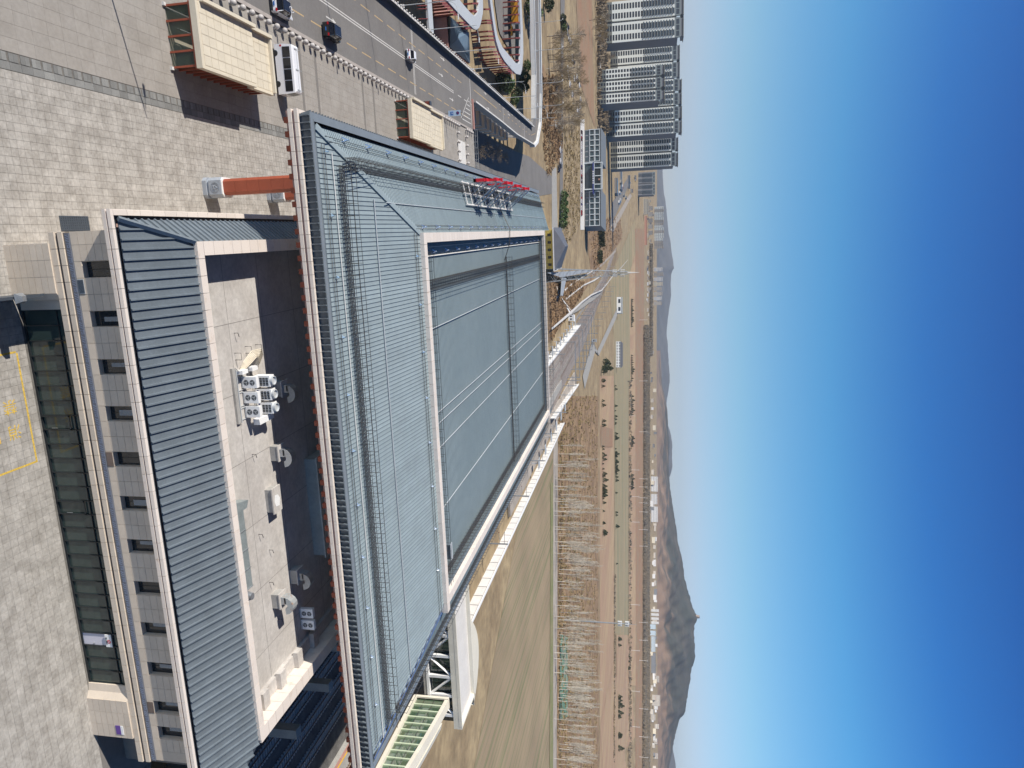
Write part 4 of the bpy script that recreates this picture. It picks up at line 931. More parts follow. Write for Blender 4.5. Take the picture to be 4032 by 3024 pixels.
# roof sign: four large characters seen from behind, standing on frames on the left slope
sgx = -7.9
for i in range(4):
    y = 107.2 + i * 8.4
    t = thing('roof_sign_letter', ['first and nearest red sign character on its steel frame, on the left roof slope', 'second red sign character on its steel frame, counted from the near end', 'third red sign character on its steel frame, counted from the near end', 'fourth and farthest red sign character on its steel frame'][i], 'sign', (sgx, y, 18), group='red characters of the roof sign')
    lt = MB(); zb = 18.9; X0, X1 = sgx - .45, sgx
    def bar(u0, u1, v0, v1): lt.box(X0, X1, y + u0, y + u1, zb + v0, zb + v1)
    bar(.2, 4.2, 3.4, 3.85); bar(1.9, 2.4, .2, 4.4); bar(.5, 3.9, 1.9, 2.3); bar(.2, .7, .3, 3.4 if i % 2 else 2.0); bar(3.7, 4.2, .3, 3.4 if i % 3 == 0 else 1.9); bar(.2, 4.2, .3, .7)
    if i % 2: bar(1.0, 1.4, 2.3, 3.4); bar(3.0, 3.4, .7, 1.9)
    obj('character', lt, Msignr, t)
    fr_ = MB()
    for u in (.9, 3.5):
        fr_.tube([(sgx + .1, y + u, 18.2), (sgx + .1, y + u, 23.2)], .09, 5); fr_.tube([(-4.5, y + u, 18.95), (sgx + .1, y + u, 22.9)], .11, 5); fr_.tube([(-4.5, y + u, 18.95), (sgx + .1, y + u, 18.5)], .1, 5); fr_.tube([(-6, y + u, 18.6), (sgx + .1, y + u, 20.6)], .07, 4)
    for z in (19.6, 21.2, 22.8): fr_.tube([(sgx + .15, y + .1, z), (sgx + .15, y + 4.3, z)], .07, 4)
    obj('frame', fr_, Mgalv, t)
t = thing('sign_base_frame', 'long pale steel base frame joining the roof sign characters', 'frame', (-4.6, 104, 18.9))
bm_ = MB()
for xx, zz in ((-4.5, 19.0), (-7.7, 18.3), (-6.1, 18.7)): bm_.tube([(xx, 103.5, zz), (xx, 139.5, zz)], .12, 6)
obj('beam', bm_, Mwhitec, t)
for k in range(12): obj('cross_beam', MB().tube([(-4.4, 104 + k * 3.2, 19.0), (-7.9, 104 + k * 3.2, 18.35)], .09, 5), Mwhitec, t)
# ---------------------------------------------------------------- kiosks over the stairs
def kglass():
    if 'kg' in MATS: return MATS['kg']
    m = bpy.data.materials.new('clear_kiosk_glass'); m.use_nodes = True; p = m.node_tree.nodes['Principled BSDF']; p.inputs['Base Color'].default_value = (.06, .09, .07, 1); p.inputs['Roughness'].default_value = .05; p.inputs['Alpha'].default_value = .35; MATS['kg'] = m; return m
def kiosk(name_label, x0, x1, y0, y1, y2, h, n_steps):
    t = thing('stair_kiosk', name_label, 'kiosk', (x0, y0, 0))
    rf = MB().box(x0 - .25, x1 + .05, y0, y1, h - .45, h).box(x0 - .25, x1 + .05, y1, y2, h - 1.0, h - .6); obj('roof_slab', rf, Mkiosk, t)
    px, py = (x1 - x0 + .1) / 6, 1.18
    tile = MB().box(0, px - .045, 0, py - .045, 0, .03, True).mesh('roof_tile'); tile.materials.append(Mkiosk)
    y = y0 + .35
    while y < y2 - .6:
        z = h if y < y1 - .4 else h - .6
        for i in range(6): piece('roof_tile', tile, t, (x0 - .15 + i * px, y, z + random.uniform(0, .004)))
        y += py
    up = MB().box(x0 - .6, x0 - .25, y0 + .6, y1 + .4, h - .2, h + .45).box(x0 - .6, x0 - .25, y1 + .5, y2, h - .9, h - .1).box(x0 - .6, x1 + .05, y2 - .35, y2, h - 1.0, h - .2).box(x1 + .05, x1 + .3, y0, y1, h - .5, h + .06).box(x1 + .05, x1 + .3, y1, y2, h - 1.1, h - .5)
    obj('upstand', up, Mkiosk, t); obj('upstand', MB().box(x0 - .25, x1 + .3, y0 - .28, y0, h - .5, h + .12), Mkiosk, t)
    fr = MB().box(x0 - .2, x1 + .25, y0 - .15, y0 + .02, h - .75, h - .5)
    for i in range(5): xx = x0 + (x1 - x0) * i / 4; fr.box(xx - .09, xx + .09, y0 - .12, y0 + .02, 0, h - .7)
    obj('red_frame', fr, Mred, t)
    sd = MB(); y = y0 + .9
    while y < y2 - .3:
        zt = (h - .5) if y < y1 else h - 1.05
        sd.box(x1 - .05, x1 + .12, y, y + .16, 0, zt); y += 1.15
    sd.box(x1 - .05, x1 + .15, y0, y1, h - .75, h - .52); obj('side_fin', sd, Mred, t)
    obj('side_glazing', MB().box(x1 - .08, x1 - .05, y0, y1, .1, h - .6).box(x0, x0 + .05, y0, y2, .1, h - 1.1), Mglass, t)
    obj('glazing', MB().box(x0 + .1, x1 - .1, y0 - .03, y0 - .01, .05, h - .75), kglass(), t)
    stp = MB()
    for k in range(9): stp.box(x0 + .5, x1 - .3, y0 + .6 + k * .35, y0 + .95 + k * .35, -.02, .02 + .0 * k)
    obj('floor', MB().box(x0 + .1, x1 - .1, y0, y0 + 5, .012, .03), Mkiosk, t); obj('handrail', MB().tube([(x0 + 2, y0 + .3, .9), (x0 + 2, y0 + 6, .9)], .05, 5).tube([(x0 + 3.7, y0 + .3, .9), (x0 + 3.7, y0 + 6, .9)], .05, 5), Mgrey, t)
    obj('back_wall', MB().box(x0, x1, y2 - .2, y2, 0, h - 1), Mkiosk, t)
    ft = MB(); 
    for xx in (x0 - .1, x1 + .1): ft.box(xx - .15, xx + .15, y0 - .4, y0 - .1, 0, .22)
    obj('footing', ft, Mwhitec, t)
    return t
kiosk('large cream tiled stair kiosk with a red frame, next to the white van', -22.45, -16.95, 65.9, 75.5, 80.3, 3.25, 7)
kiosk('smaller cream tiled stair kiosk with a red glazed front, beside the hall eave', -24.3, -18.1, 129.8, 141.5, 151.5, 3.0, 7)
# ---------------------------------------------------------------- stone balls
def ball_proto():
    t = thing('ball_bollard', 'grey granite ball bollard in the long row along the kerb', 'bollard', (0, 0, 0), group='granite balls along the kerb')
    obj('ball', MB().sphere(.35, (0, 0, .46), 16, 10), Mball, t, smooth=True); obj('foot', MB().lathe([(.3, 0), (.26, .14)], 14), Mball, t)
    return t
bp = ball_proto(); first = True; b = 64.2
while b < 188.5:
    if 78 < b < 0: pass
    if not (174 < b < 180.5):
        if first: bp.location = (-25.95, b, 0); first = False
        else: dup(bp, (-25.95, b, 0))
    b += 1.9 if not (95.5 < b < 97) else 1.45
for x in range(9):
    dup(bp, (-24.2 + x * 2.1, 173.0, 0), label='grey granite ball bollard in the cross row on the near side of the pale strip', group='granite balls in the near cross row')
    dup(bp, (-24.2 + x * 2.1, 181.2, 0), label='grey granite ball bollard in the cross row on the far side of the pale strip', group='granite balls in the far cross row')
# ---------------------------------------------------------------- vehicles
def car(label, x, y, rz, body, L=4.6, Wd=1.85, Hh=1.6, kind='suv', roofm=None, plate=True, name='parked_car', cat='car', rail_=False):
    t = thing(name, label, cat, (0, 0, 0))
    hw = Wd / 2; hl = L / 2
    # longitudinal stations from rear (-y) to front (+y): (y, half width low, belt z, half width belt)
    st = [(-hl, .80, .45, .80), (-hl + .08, .95, .9, .93), (-hl + .5, 1, .98, .97), (-.2, 1, .96, .97), (hl - 1.35, 1, .93, .96), (hl - .5, .98, .80, .92), (hl - .08, .86, .66, .84), (hl, .78, .5, .78)]
    vs = []; fs = []
    for (yy, wl, zb, wb) in st:
        vs += [(-hw * wl, yy, .22), (-hw * wl, yy, zb * .6), (-hw * wb, yy, zb * Hh / 1.6), (-hw * wb * .8, yy, zb * Hh / 1.6 + .04), (hw * wb * .8, yy, zb * Hh / 1.6 + .04), (hw * wb, yy, zb * Hh / 1.6), (hw * wl, yy, zb * .6), (hw * wl, yy, .22)]
    n = 8
    for i in range(len(st) - 1):
        for k in range(n): k2 = (k + 1) % n; fs.append((i * n + k, (i + 1) * n + k, (i + 1) * n + k2, i * n + k2))
    fs.append(tuple(range(n))); fs.append(tuple(range((len(st) - 1) * n, len(st) * n))[::-1])
    bd = obj('body', MB().add(vs, [f[::-1] for f in fs][::1]), body, t)
    zb = .96 * Hh / 1.6; r0, r1, r2, r3 = (-hl + .12, -hl + .55, hl - 2.05, hl - 1.3) if kind == 'suv' else (-hl + .5, -hl + 1.2, hl - 2.2, hl - 1.35)
    cab = MB().add([(-hw * .95, r0, zb), (hw * .95, r0, zb), (hw * .93, r3, zb), (-hw * .93, r3, zb), (-hw * .76, r1, Hh - .04), (hw * .76, r1, Hh - .04), (hw * .75, r2, Hh - .04), (-hw * .75, r2, Hh - .04)],
        [(4, 5, 6, 7), (0, 1, 5, 4), (1, 2, 6, 5), (2, 3, 7, 6), (3, 0, 4, 7), (3, 2, 1, 0)])
    obj('window_glass', cab, Mcarglass, t)
    rf = MB().add([(-hw * .79, r1 - .12, Hh - .05), (hw * .79, r1 - .12, Hh - .05), (hw * .78, r2 + .1, Hh - .05), (-hw * .78, r2 + .1, Hh - .05), (-hw * .7, r1 + .02, Hh + .02), (hw * .7, r1 + .02, Hh + .02), (hw * .7, r2 - .02, Hh + .02), (-hw * .7, r2 - .02, Hh + .02)],
        [(4, 5, 6, 7), (0, 1, 5, 4), (1, 2, 6, 5), (2, 3, 7, 6), (3, 0, 4, 7), (3, 2, 1, 0)])
    obj('roof', rf, roofm or body, t)
    pil = MB()
    for s in (-1, 1):
        pil.tube([(s * hw * .955, r0, zb), (s * hw * .765, r1, Hh - .03)], .045, 4); pil.tube([(s * hw * .935, r3, zb), (s * hw * .755, r2, Hh - .03)], .045, 4); pil.tube([(s * hw * .955, -.1, zb), (s * hw * .76, -.15, Hh - .03)], .035, 4)
    obj('pillar', pil, body, t)
    for sx in (-1, 1):
        for yy in (-hl + .85, hl - .9):
            wh = MB().tube([(sx * (hw - .22), yy, .33), (sx * (hw + .01), yy, .33)], .33, 14); wo = obj('wheel', wh, Mtyre, t); obj('rim', MB().tube([(sx * (hw), yy, .33), (sx * (hw + .025), yy, .33)], .2, 10), Mgalv, wo)
        obj('tail_lamp', MB().box(sx * hw * .55 if sx > 0 else sx * hw * .93, sx * hw * .93 if sx > 0 else sx * hw * .55, -hl - .02, -hl + .16, .82 * Hh / 1.6, .97 * Hh / 1.6), Mlampr, t)
        obj('headlight', MB().box(sx * hw * .5 if sx > 0 else sx * hw * .84, sx * hw * .84 if sx > 0 else sx * hw * .5, hl - .2, hl + .0, .6, .72), Mlampw, t)
        obj('mirror', MB().box(sx * (hw + .16) if sx < 0 else hw - .02, -(hw - .02) if sx < 0 else hw + .16, hl - 1.75, hl - 1.6, zb, zb + .14), body, t)
        if rail_: obj('roof_rail', MB().tube([(sx * hw * .68, r1 + .1, Hh + .06), (sx * hw * .66, r2 - .1, Hh + .06)], .025, 4), Mgalv, t)
    if plate: obj('number_plate', MB().box(-.24, .24, -hl - .03, -hl + .02, .6, .75), Mblue, t)
    obj('bumper', MB().box(-hw * .85, hw * .85, -hl - .05, -hl + .1, .25, .5), Mframe, t)
    t.location = (x, y, 0); t.rotation_euler = (0, 0, rz)
    return t
car('white hatchback with a black roof decorated in white, on the road by the granite balls', -28.35, 88.6, 0, Mcarw, 4.5, 1.85, 1.6, 'suv', Mcarb, name='white_car', rail_=True)
deco = MB()
for k in range(26):
    a0, a1 = k * .3, k * .3 + .3; r0, r1 = .12 + k * .012, .12 + (k + 1) * .012; deco.obox((r0 * math.cos(a0), .3 + r0 * 1.6 * math.sin(a0), 1.625), (r1 * math.cos(a1) - r0 * math.cos(a0), r1 * 1.6 * math.sin(a1) - r0 * 1.6 * math.sin(a0), 0), (.05, .03, 0), (0, 0, .006))
for c in bpy.data.objects['white_car'].children:
    if c.name.startswith('roof') and 'rail' not in c.name:
        me = deco.mesh('roof_decoration'); me.materials.append(Mcarw); d_ = bpy.data.objects.new('roof_decoration', me); C.objects.link(d_); d_.parent = c; break
bsuv = car('black off-roader with red tail lamps, driving on the road away from the camera', -29.15, 103.2, 0, Mcarb, 4.75, 1.95, 1.78, 'suv', name='black_suv', rail_=True)
car('small white car straddling the white centre line at the stop line', -33.9, 139.4, 0, Mcarw, 4.4, 1.8, 1.55, 'sedan', name='white_sedan')
# minibus standing across the plaza
t = thing('white_van', 'white minibus parked broadside behind the large stair kiosk', 'van', (-20.9, 87.0, 0))
X0, X1, Y0, Y1 = -23.7, -17.95, 86.0, 87.9
vb = MB(); vb.add([(X0, Y0, .3), (X1, Y0, .3), (X1, Y1, .3), (X0, Y1, .3), (X0, Y0, 1.25), (X1, Y0, 1.25), (X1, Y1, 1.25), (X0, Y1, 1.25), (X0 + .12, Y0 + .14, 2.45), (X1 - .1, Y0 + .14, 2.45), (X1 - .1, Y1 - .14, 2.45), (X0 + .12, Y1 - .14, 2.45), (X0 + .35, Y0 + .32, 2.56), (X1 - .3, Y0 + .32, 2.56), (X1 - .3, Y1 - .32, 2.56), (X0 + .35, Y1 - .32, 2.56)],
    [(3, 2, 1, 0), (0, 1, 5, 4), (1, 2, 6, 5), (2, 3, 7, 6), (3, 0, 4, 7), (4, 5, 9, 8), (5, 6, 10, 9), (6, 7, 11, 10), (7, 4, 8, 11), (8, 9, 13, 12), (9, 10, 14, 13), (10, 11, 15, 14), (11, 8, 12, 15), (12, 13, 14, 15)])
obj('body', vb, Mcarw, t)
for i in range(4): obj('side_window', MB().obox((X0 + .35 + i * 1.3, Y0 + .0, 1.3), (1.2, 0, 0), (0, .11, .92), (0, -.03, .003)), Mcarglass, t)
obj('windscreen', MB().obox((X1 + .0, Y0 + .2, 1.3), (0, 1.5, 0), (-.1, 0, 1.0), (.02, 0, 0)), Mcarglass, t)
for xx in (X0 + 1, X1 - 1.2):
    for yy in (Y0 - .02, Y1 - .2): obj('wheel', MB().tube([(xx, yy, .35), (xx, yy + .22, .35)], .35, 14), Mtyre, t)
obj('tail_lamp', MB().box(X0 + .1, X0 + .3, Y0 - .02, Y0 + .1, 1.0, 1.25), Mlampr, t)
an_ = MB()
for xx in (X0 + .5, (X0 + X1) / 2, X1 - .5): an_.box(xx - .08, xx + .08, Y0 + .6, Y0 + 1.3, 2.56, 2.62); an_.tube([(xx, Y1 - .5, 2.56), (xx + .1, Y1 - .35, 2.85)], .03, 4)
an_.tube([(X0 + .5, Y0 + 1.1, 2.6), (X1 - .5, Y0 + 1.0, 2.6)], .02, 4); obj('roof_bracket', an_, Mgrey, t)
# bicycle group + sign
t = thing('parking_sign', 'pale blue double sign with a parking symbol and a round no-stopping symbol, by the kerb', 'sign', (-27.2, 163, 0))
obj('post', MB().tube([(-27.0, 163, 0), (-27.0, 163, 4.2)], .06, 6).tube([(-27.0, 163, 4.0), (-25.4, 163, 4.0)], .04, 5), Mdark, t)
pb = obj('board', MB().box(-27.9, -25.6, 162.88, 162.93, 0.6, 3.6) if False else MB().box(-27.6, -26.4, 162.88, 162.93, .9, 3.7), mat('pale_blue_board', (.45, .58, .72), .5, var=.02), t)
obj('square_symbol', MB().box(-27.35, -26.65, 162.85, 162.87, 1.35, 2.05), Mblue, pb)
me = textm('letter', 'P', .62, Mwhite, .004); o_ = bpy.data.objects.new('letter', me); C.objects.link(o_); o_.parent = pb; o_.location = Vector((-27.0, 162.84, 1.7)) - wloc(pb); o_.rotation_euler = (PI / 2, 0, 0)
dv = [(-27.0 + .36 * math.cos(2 * PI * k / 20), 162.86, 3.05 + .36 * math.sin(2 * PI * k / 20)) for k in range(20)]; obj('round_symbol', MB().add(dv, [tuple(range(20))]), Mnavy, pb)
rg = MB().obox((-27.25, 162.84, 2.8), (.5, 0, .5), (0, .01, 0), (-.05, 0, .05)); rg.v += []; obj('red_bar', rg, Msignr, pb)
t = thing('litter_cart', 'small red-brown cart standing among the granite balls beside the smaller kiosk', 'cart', (-26.6, 146.5, 0))
obj('bin', MB().box(-27.1, -26.4, 147.2, 148.2, .35, 1.35), Mredd, t); obj('lid', MB().box(-27.15, -26.35, 147.1, 148.3, 1.35, 1.42), Mdark, t); obj('tray', MB().box(-26.0, -25.4, 144.6, 146.4, .4, .8), Mterra, t)
for xx, yy in ((-27.1, 147.4), (-26.45, 147.4), (-26.0, 145.2), (-25.45, 145.2)): obj('wheel', MB().tube([(xx - .04, yy, .2), (xx + .04, yy, .2)], .2, 10), Mtyre, t)
# ---------------------------------------------------------------- street lamps on the far parapet
def lamp_proto(h=10.4, arm=2.4):
    t = thing('street_lamp', 'tall grey street lamp with a curved arm, on the far parapet of the elevated road', 'street lamp', (0, 0, 0), group='street lamps along the elevated road')
    obj('pole', MB().tube([(0, 0, 0), (0, 0, h)], [.09, .055], 6), Mgrey, t)
    pts = [(0, 0, h - 2.2)]
    for k in range(7): a_ = PI / 2 * k / 6; pts.append((arm * (1 - math.cos(a_)) * .9 + .02, 0, h - 2.2 + 2.6 * math.sin(a_)))
    obj('arm', MB().tube([(0, 0, h - 1.8), (.3, 0, h - .6), (.9, 0, h + .1), (arm, 0, h + .35)], .04, 5), Mgrey, t)
    obj('lamp_head', MB().box(arm - .1, arm + .9, -.13, .13, h + .28, h + .42), Mwhite, t); obj('base', MB().box(-.18, .18, -.18, .18, -.05, .7), Mwhitec, t)
    return t
lpz = lamp_proto(); lpz.location = (-41.5, 118.0, 0.6)
for b in (101.5, 134.8, 151.2, 170.5, 188.5, 208, 230, 252, 275): dup(lpz, (-41.5, b, .6))
dup(lpz, (-41.5, 84, .6)); dup(lpz, (-24.6, 57.8, 0), PI, label='tall grey street lamp at the left edge of the plaza', group='street lamps along the elevated road')
for k, (px_, py_, z) in enumerate(((2110, 330, 0), (2110, 200, 0), (2110, 90, 0), (2112, 420, 0))):
    p = at(px_, py_, z); dup(lpz, p, 2.0, label='tall grey street lamp on the road bend', group='street lamps on the road bend')
# ---------------------------------------------------------------- concourse bridge over the tracks
Mcream = mat('cream_cladding', (.70, .66, .56), .6, var=.03, scale=.4, rand=.03)
BR = thing('concourse_bridge', 'white and cream concourse bridge crossing from the hall to the far platform', 'bridge', (56, 125, -8))
obj('deck', MB().box(52, 101, 125.3, 137, -1.0, .2), Mconcd, BR); obj('roof_slab', MB().box(52, 100.6, 125.5, 136.5, 5.4, 5.9), Mwhitec, BR)
cp = MB().box(0, 1.72, 0, .3, 0, 1.12).mesh('cladding_panel'); cp.materials.append(Mcream); x = 57.0
while x < 99.5: piece('cladding_panel', cp, BR, (x, 125.2, 5.0)); piece('cladding_panel', cp, BR, (x, 125.16, 6.14), scale=(1, 1.3, .55)); x += 1.74
obj('parapet', MB().box(57, 101, 136.4, 136.8, 5.0, 6.7).box(100.5, 101, 125.2, 136.8, 5.0, 6.7), Mcream, BR)
wl = MB(); wl.box(54, 100, 126.3, 126.4, .2, 5.0); obj('glazing', wl, Mglass, BR)
ml = MB()
for k in range(24): ml.box(55 + k * 1.9, 55.07 + k * 1.9, 126.2, 126.3, .2, 5.0)
for z in (1.8, 3.4): ml.box(55, 100, 126.2, 126.3, z, z + .07)
obj('mullion', ml, Mframe, BR)
ps = [65.5, 70.2, 74.9, 79.6, 84.3, 89.0, 93.4, 98.0]
for k, x in enumerate(ps):
    obj('white_post', MB().box(x - .3, x + .3, 125.3, 125.9, .2, 5.0), Mwhite, BR)
    if k < 7: x2 = ps[k + 1]; obj('white_brace', MB().tube([(x + .3, 125.6, .4), (x2 - .3, 125.6, 4.9)] if k % 2 == 0 else [(x2 - .3, 125.6, .4), (x + .3, 125.6, 4.9)], .26, 4), Mwhite, BR)
obj('white_beam', MB().box(58, 100, 125.2, 125.9, -.3, .25), Mwhite, BR)
for xx, yy in ((83, 131), (97, 131), (63, 131)): obj('pier', MB().box(xx - .8, xx + .8, yy - 2, yy + 2, GZ, -1), Mconcd, BR)
# glazed stair hood in front of the bridge: a tall glass side wall under a curved cream beam
GH = thing('glazed_hood', 'green-glazed stair hood under a curved cream beam, coming down in front of the bridge', 'glass hall', (94, 124, -8))
def hz2(b): s = (124.5 - b) / 45; return 3.6 - 3.1 * s - 3.2 * s * s
glm = bpy.data.materials.new('green_hood_glass'); glm.use_nodes = True; pb_ = glm.node_tree.nodes['Principled BSDF']; pb_.inputs['Base Color'].default_value = (.10, .17, .10, 1); pb_.inputs['Roughness'].default_value = .08; pb_.inputs['Alpha'].default_value = .5; pb_.inputs['Specular IOR Level'].default_value = .35
Mgreenrib = mat('pale_green_rib', (.50, .58, .42), .6, var=.03)
N = 26; bs_ = [124.5 - 50 * k / N for k in range(N + 1)]
cap_ = MB(); lou = MB(); lbm = MB(); ls = MB()
for k in range(N):
    b0, b1 = bs_[k], bs_[k + 1]; z0, z1 = hz2(b0), hz2(b1); d = Vector((0, b1 - b0, z1 - z0)); low = -2.4 - .012 * (124.5 - b0)
    pn = MB().add([(94, b0 - .1, low), (94, b1 + .02, low), (94, b1 + .02, z1), (94, b0 - .1, z0)], [(0, 1, 2, 3)]); obj('pane', pn, glm, GH)
    obj('rib', MB().obox((93.75, b0 - .1, low), (.5, 0, 0), (0, .3, 0), (0, 0, z0 - low)), Mgreenrib, GH)
    cap_.obox((93.7, b0, z0), d, (2.0, 0, 0), (0, 0, .75)); lou.obox((95.7, b0, z0 + .4), d, (3.6, 0, -2.0), (0, 0, .1)); lbm.obox((99.3, b0, z0 - 1.6), d, (1.5, 0, -.4), (0, 0, .7))
    for j in range(9): ls.obox((96 + j * .38, b0, z0 + .34 - j * .211), d, (.1, 0, 0), (0, 0, .2))
obj('curved_beam', cap_, Mcream, GH); obj('louvre_roof', lou, Mdark, GH); obj('lower_beam', lbm, Mcream, GH); obj('louvre_slat', ls, Mgrey, GH)
for f in (.3, .65):
    mu = MB(); mu.tube([(93.85, b, -2.4 * (1 - f) + hz2(b) * f) for b in bs_], .06, 4); obj('mullion', mu, Mrail, GH)
obj('sill_beam', MB().obox((93.2, 124.5, -3.1), (0, -50, -.6), (1.2, 0, 0), (0, 0, .7)), Mcream, GH); obj('end_beam', MB().box(93.4, 95.8, 124.4, 125.0, -3.1, 4.4), Mcream, GH)
inn = MB()
for k in range(36): inn.box(94.6, 98.5, 122 - k * 1.3, 123.3 - k * 1.3, -.3 - k * .19, .0 - k * .19)
obj('stair', inn, Mwhitec, GH); obj('stair_side', MB().obox((94.5, 123, -.4), (0, -46, -6.9), (.1, 0, 0), (0, 0, 1.2)), Mgrey, GH); obj('inner_wall', MB().obox((99.3, 124, -7.8), (0, -50, 0), (.2, 0, 0), (0, 0, 7)), Mcream, GH)
# rounded hood behind the bridge
RH = thing('rounded_hood', 'cream rounded stair hood behind the bridge, above the ploughed field', 'roof', (92, 140, 3)); m_ = MB(); n = 14
def hood(x0, x1, y0, hw_, zt, mb_):
    for i in range(n + 1):
        f = i / n; x = x0 + (x1 - x0) * f; yb = y0 + hw_ * math.sin(PI * f) ** .7
        mb_.v += [(x, y0, zt), (x, yb, zt - .2), (x, yb + .3 * math.sin(PI * f), zt - 1.6), (x, y0, zt - 1.8)]
        if i: o = 4 * (i - 1); mb_.f += [(o, o + 4, o + 5, o + 1), (o + 1, o + 5, o + 6, o + 2), (o + 2, o + 6, o + 7, o + 3)]
hood(83, 104, 137.2, 7.2, 6.3, m_); obj('hood', m_, Mcream, RH)
m2 = MB(); hood(94, 107, 138, 6.0, 3.2, m2); obj('lower_hood', m2, Mcream, RH); obj('side_window', MB().prism([(98.5, 140.8), (104, 140), (102, 142.9), (99.5, 143.1)], 3.22, 3.3), Mdark, RH)
# ---------------------------------------------------------------- platforms
PF = setting('platform', MB().prism([(86.2, 30), (88.9, 30), (90.0, 130), (92, 250), (92, 420), (88, 420), (86.4, 250)], GZ + .3, GZ + 1.3), Mconcd)
obj('yellow_line', MB().box(87.1, 87.5, 30, 128, GZ + 1.301, GZ + 1.31), mat('platform_yellow', (.75, .42, .04), .6, var=.05), PF)
obj('brick_strip', MB().box(86.25, 87.05, 30, 128, GZ + 1.301, GZ + 1.307), Mpink, PF)
def barrier(A, B, label, h=3.4, n=24, m=Mwhitec):
    t = thing('noise_barrier', label, 'wall', (A[0], A[1], GZ)); A = Vector((A[0], A[1], GZ)); B = Vector((B[0], B[1], GZ)); d = (B - A) / n
    u = d.normalized(); nn = Vector((-u.y, u.x, 0))
    pm_ = MB().obox((0, 0, 0), u * (d.length - .18), nn * .2, (0, 0, h)).mesh('wall_panel'); pm_.materials.append(m); po = MB().obox((0, 0, 0), u * .4, nn * .5, (0, 0, h + .1)).mesh('post'); po.materials.append(m)
    for k in range(n): piece('wall_panel', pm_, t, A + d * k); piece('post', po, t, A + d * k - nn * .15)
    obj('coping', MB().obox(A - nn * .35 + Vector((0, 0, h + .1)), B - A, nn * .9, (0, 0, .3)), Mwhite, t); return t
barrier((106.5, 60), (112.5, 410), 'long white wall on the field side of the tracks', 3.0, 60)
barrier((64.2, 330), (66.8, 515), 'white panelled wall between the station yard and the tracks, beyond the hall', 4.2, 26, Mwhite)
barrier((98, 366), (108, 500), 'white panelled wall along the far platform, beyond the bridge', 3.4, 18)
setting('platform', MB().prism([(92, 250), (106, 250), (108, 500), (99, 500), (97, 366), (92, 366)], GZ + .25, GZ + 1.1), Mdirt)
for k in range(9):
    y = 345 + k * 17; t = thing('shelter', 'small flat shelter roof on a post beside the white panelled wall', 'shelter', (60, y, GZ), group='shelters beside the white wall')
    obj('roof', MB().box(58.5, 63.5, y, y + 3.4, GZ + 3.6, GZ + 3.85), Mgrey, t); obj('post', MB().box(60.8, 61.1, y + 1.5, y + 1.8, GZ, GZ + 3.6), Mgrey, t)
for k in range(6):
    y = 300 + k * 21; t = thing('shelter', 'small flat shelter roof on the far platform near the yellow edge', 'shelter', (101, y, GZ), group='shelters on the far platform')
    obj('roof', MB().box(99.5, 104, y, y + 4, GZ + 4.4, GZ + 4.65), Mgrey, t); obj('post', MB().box(101.5, 101.8, y + 1.5, y + 1.8, GZ + 1, GZ + 4.4), Mgrey, t)
for xo, lab in ((84.6, 'siding track between the platforms, seen beyond the hall'), (63.9, 'siding track nearest the white panelled wall')):
    t = thing('railway_track', lab, 'railway track', (xo, 520, GZ), group='tracks through the station'); r_ = MB(); sl2 = MB()
    ys_ = list(range(250 if xo > 80 else 520, 1000, 10)); X_ = lambda y: xo + bend(y) + (min(0, -(y - 560) * .02) if xo > 80 and y > 560 else 0) + (max(0, (700 - y)) * .0 if xo < 80 else 0)
    for sg in (-.72, .72): r_.tube([(X_(y) + sg, y, GZ + .6) for y in ys_], .09, 4)
    for y in range(ys_[0], ys_[-1], 1): sl2.box(X_(y) - 1.3, X_(y) + 1.3, y, y + .3, GZ + .36, GZ + .5, True)
    obj('rail', r_, Msteel, t); obj('sleeper_rows', sl2, Msleeper, t, kind='stuff')
# catenary masts and wires
def masts(): 
    t = thing('catenary_mast', 'grey overhead-line mast with arms over the tracks beyond the hall', 'mast', (0, 0, 0), group='overhead line masts along the tracks')
    obj('pole', MB().box(-.18, .18, -.18, .18, 0, 9.2), Mgalv, t); obj('arm', MB().tube([(0, 0, 8.1), (-4.2, 0, 8.3)], .08, 5).tube([(0, 0, 6.6), (-4.0, 0, 6.4)], .07, 5).tube([(-1.5, 0, 6.5), (-4, 0, 8.2)], .05, 5), Mgalv, t); obj('insulator', MB().lathe([(.12, 0), (.14, .1), (.08, .35)], 8, (-3.9, 0, 6.3)), mat('insulator_brown', (.2, .06, .04), .3), t); return t
mp_ = masts(); fst = True
for k in range(19):
    y = 205 + k * 42; xb = bend(y)
    for xo in (96.2, 64.0):
        if xo < 70 and y < 330: continue
        if fst: mp_.location = (xo + xb, y, GZ); fst = False
        else: dup(mp_, (xo + xb - (5 if xo > 90 and y > 500 else 0), y, GZ), 0 if xo > 80 else PI)
for k in range(7):
    y = 430 + k * 26; t = thing('gantry', 'steel gantry spanning the tracks beyond the white wall', 'gantry', (70, y, GZ), group='gantries over the tracks'); xb = bend(y)
    obj('beam', MB().box(66 + xb, 94 + xb, y - .2, y + .2, GZ + 8.6, GZ + 9.0), Mgalv, t); obj('leg', MB().box(66 + xb, 66.4 + xb, y - .2, y + .2, GZ, GZ + 8.6), Mgalv, t); obj('leg', MB().box(93.6 + xb, 94 + xb, y - .2, y + .2, GZ, GZ + 8.6), Mgalv, t)
t = thing('overhead_wires', 'thin overhead wires strung along the tracks', 'wires', (70, 330, 0)); wm = MB()
for xo in (69.3, 74.3, 79.3, 84):
    pts = [(xo + bend(y), y, GZ + 6.2) for y in range(200, 960, 40)]; wm.tube(pts, .03, 3)
obj('wire', wm, Mrail, t)
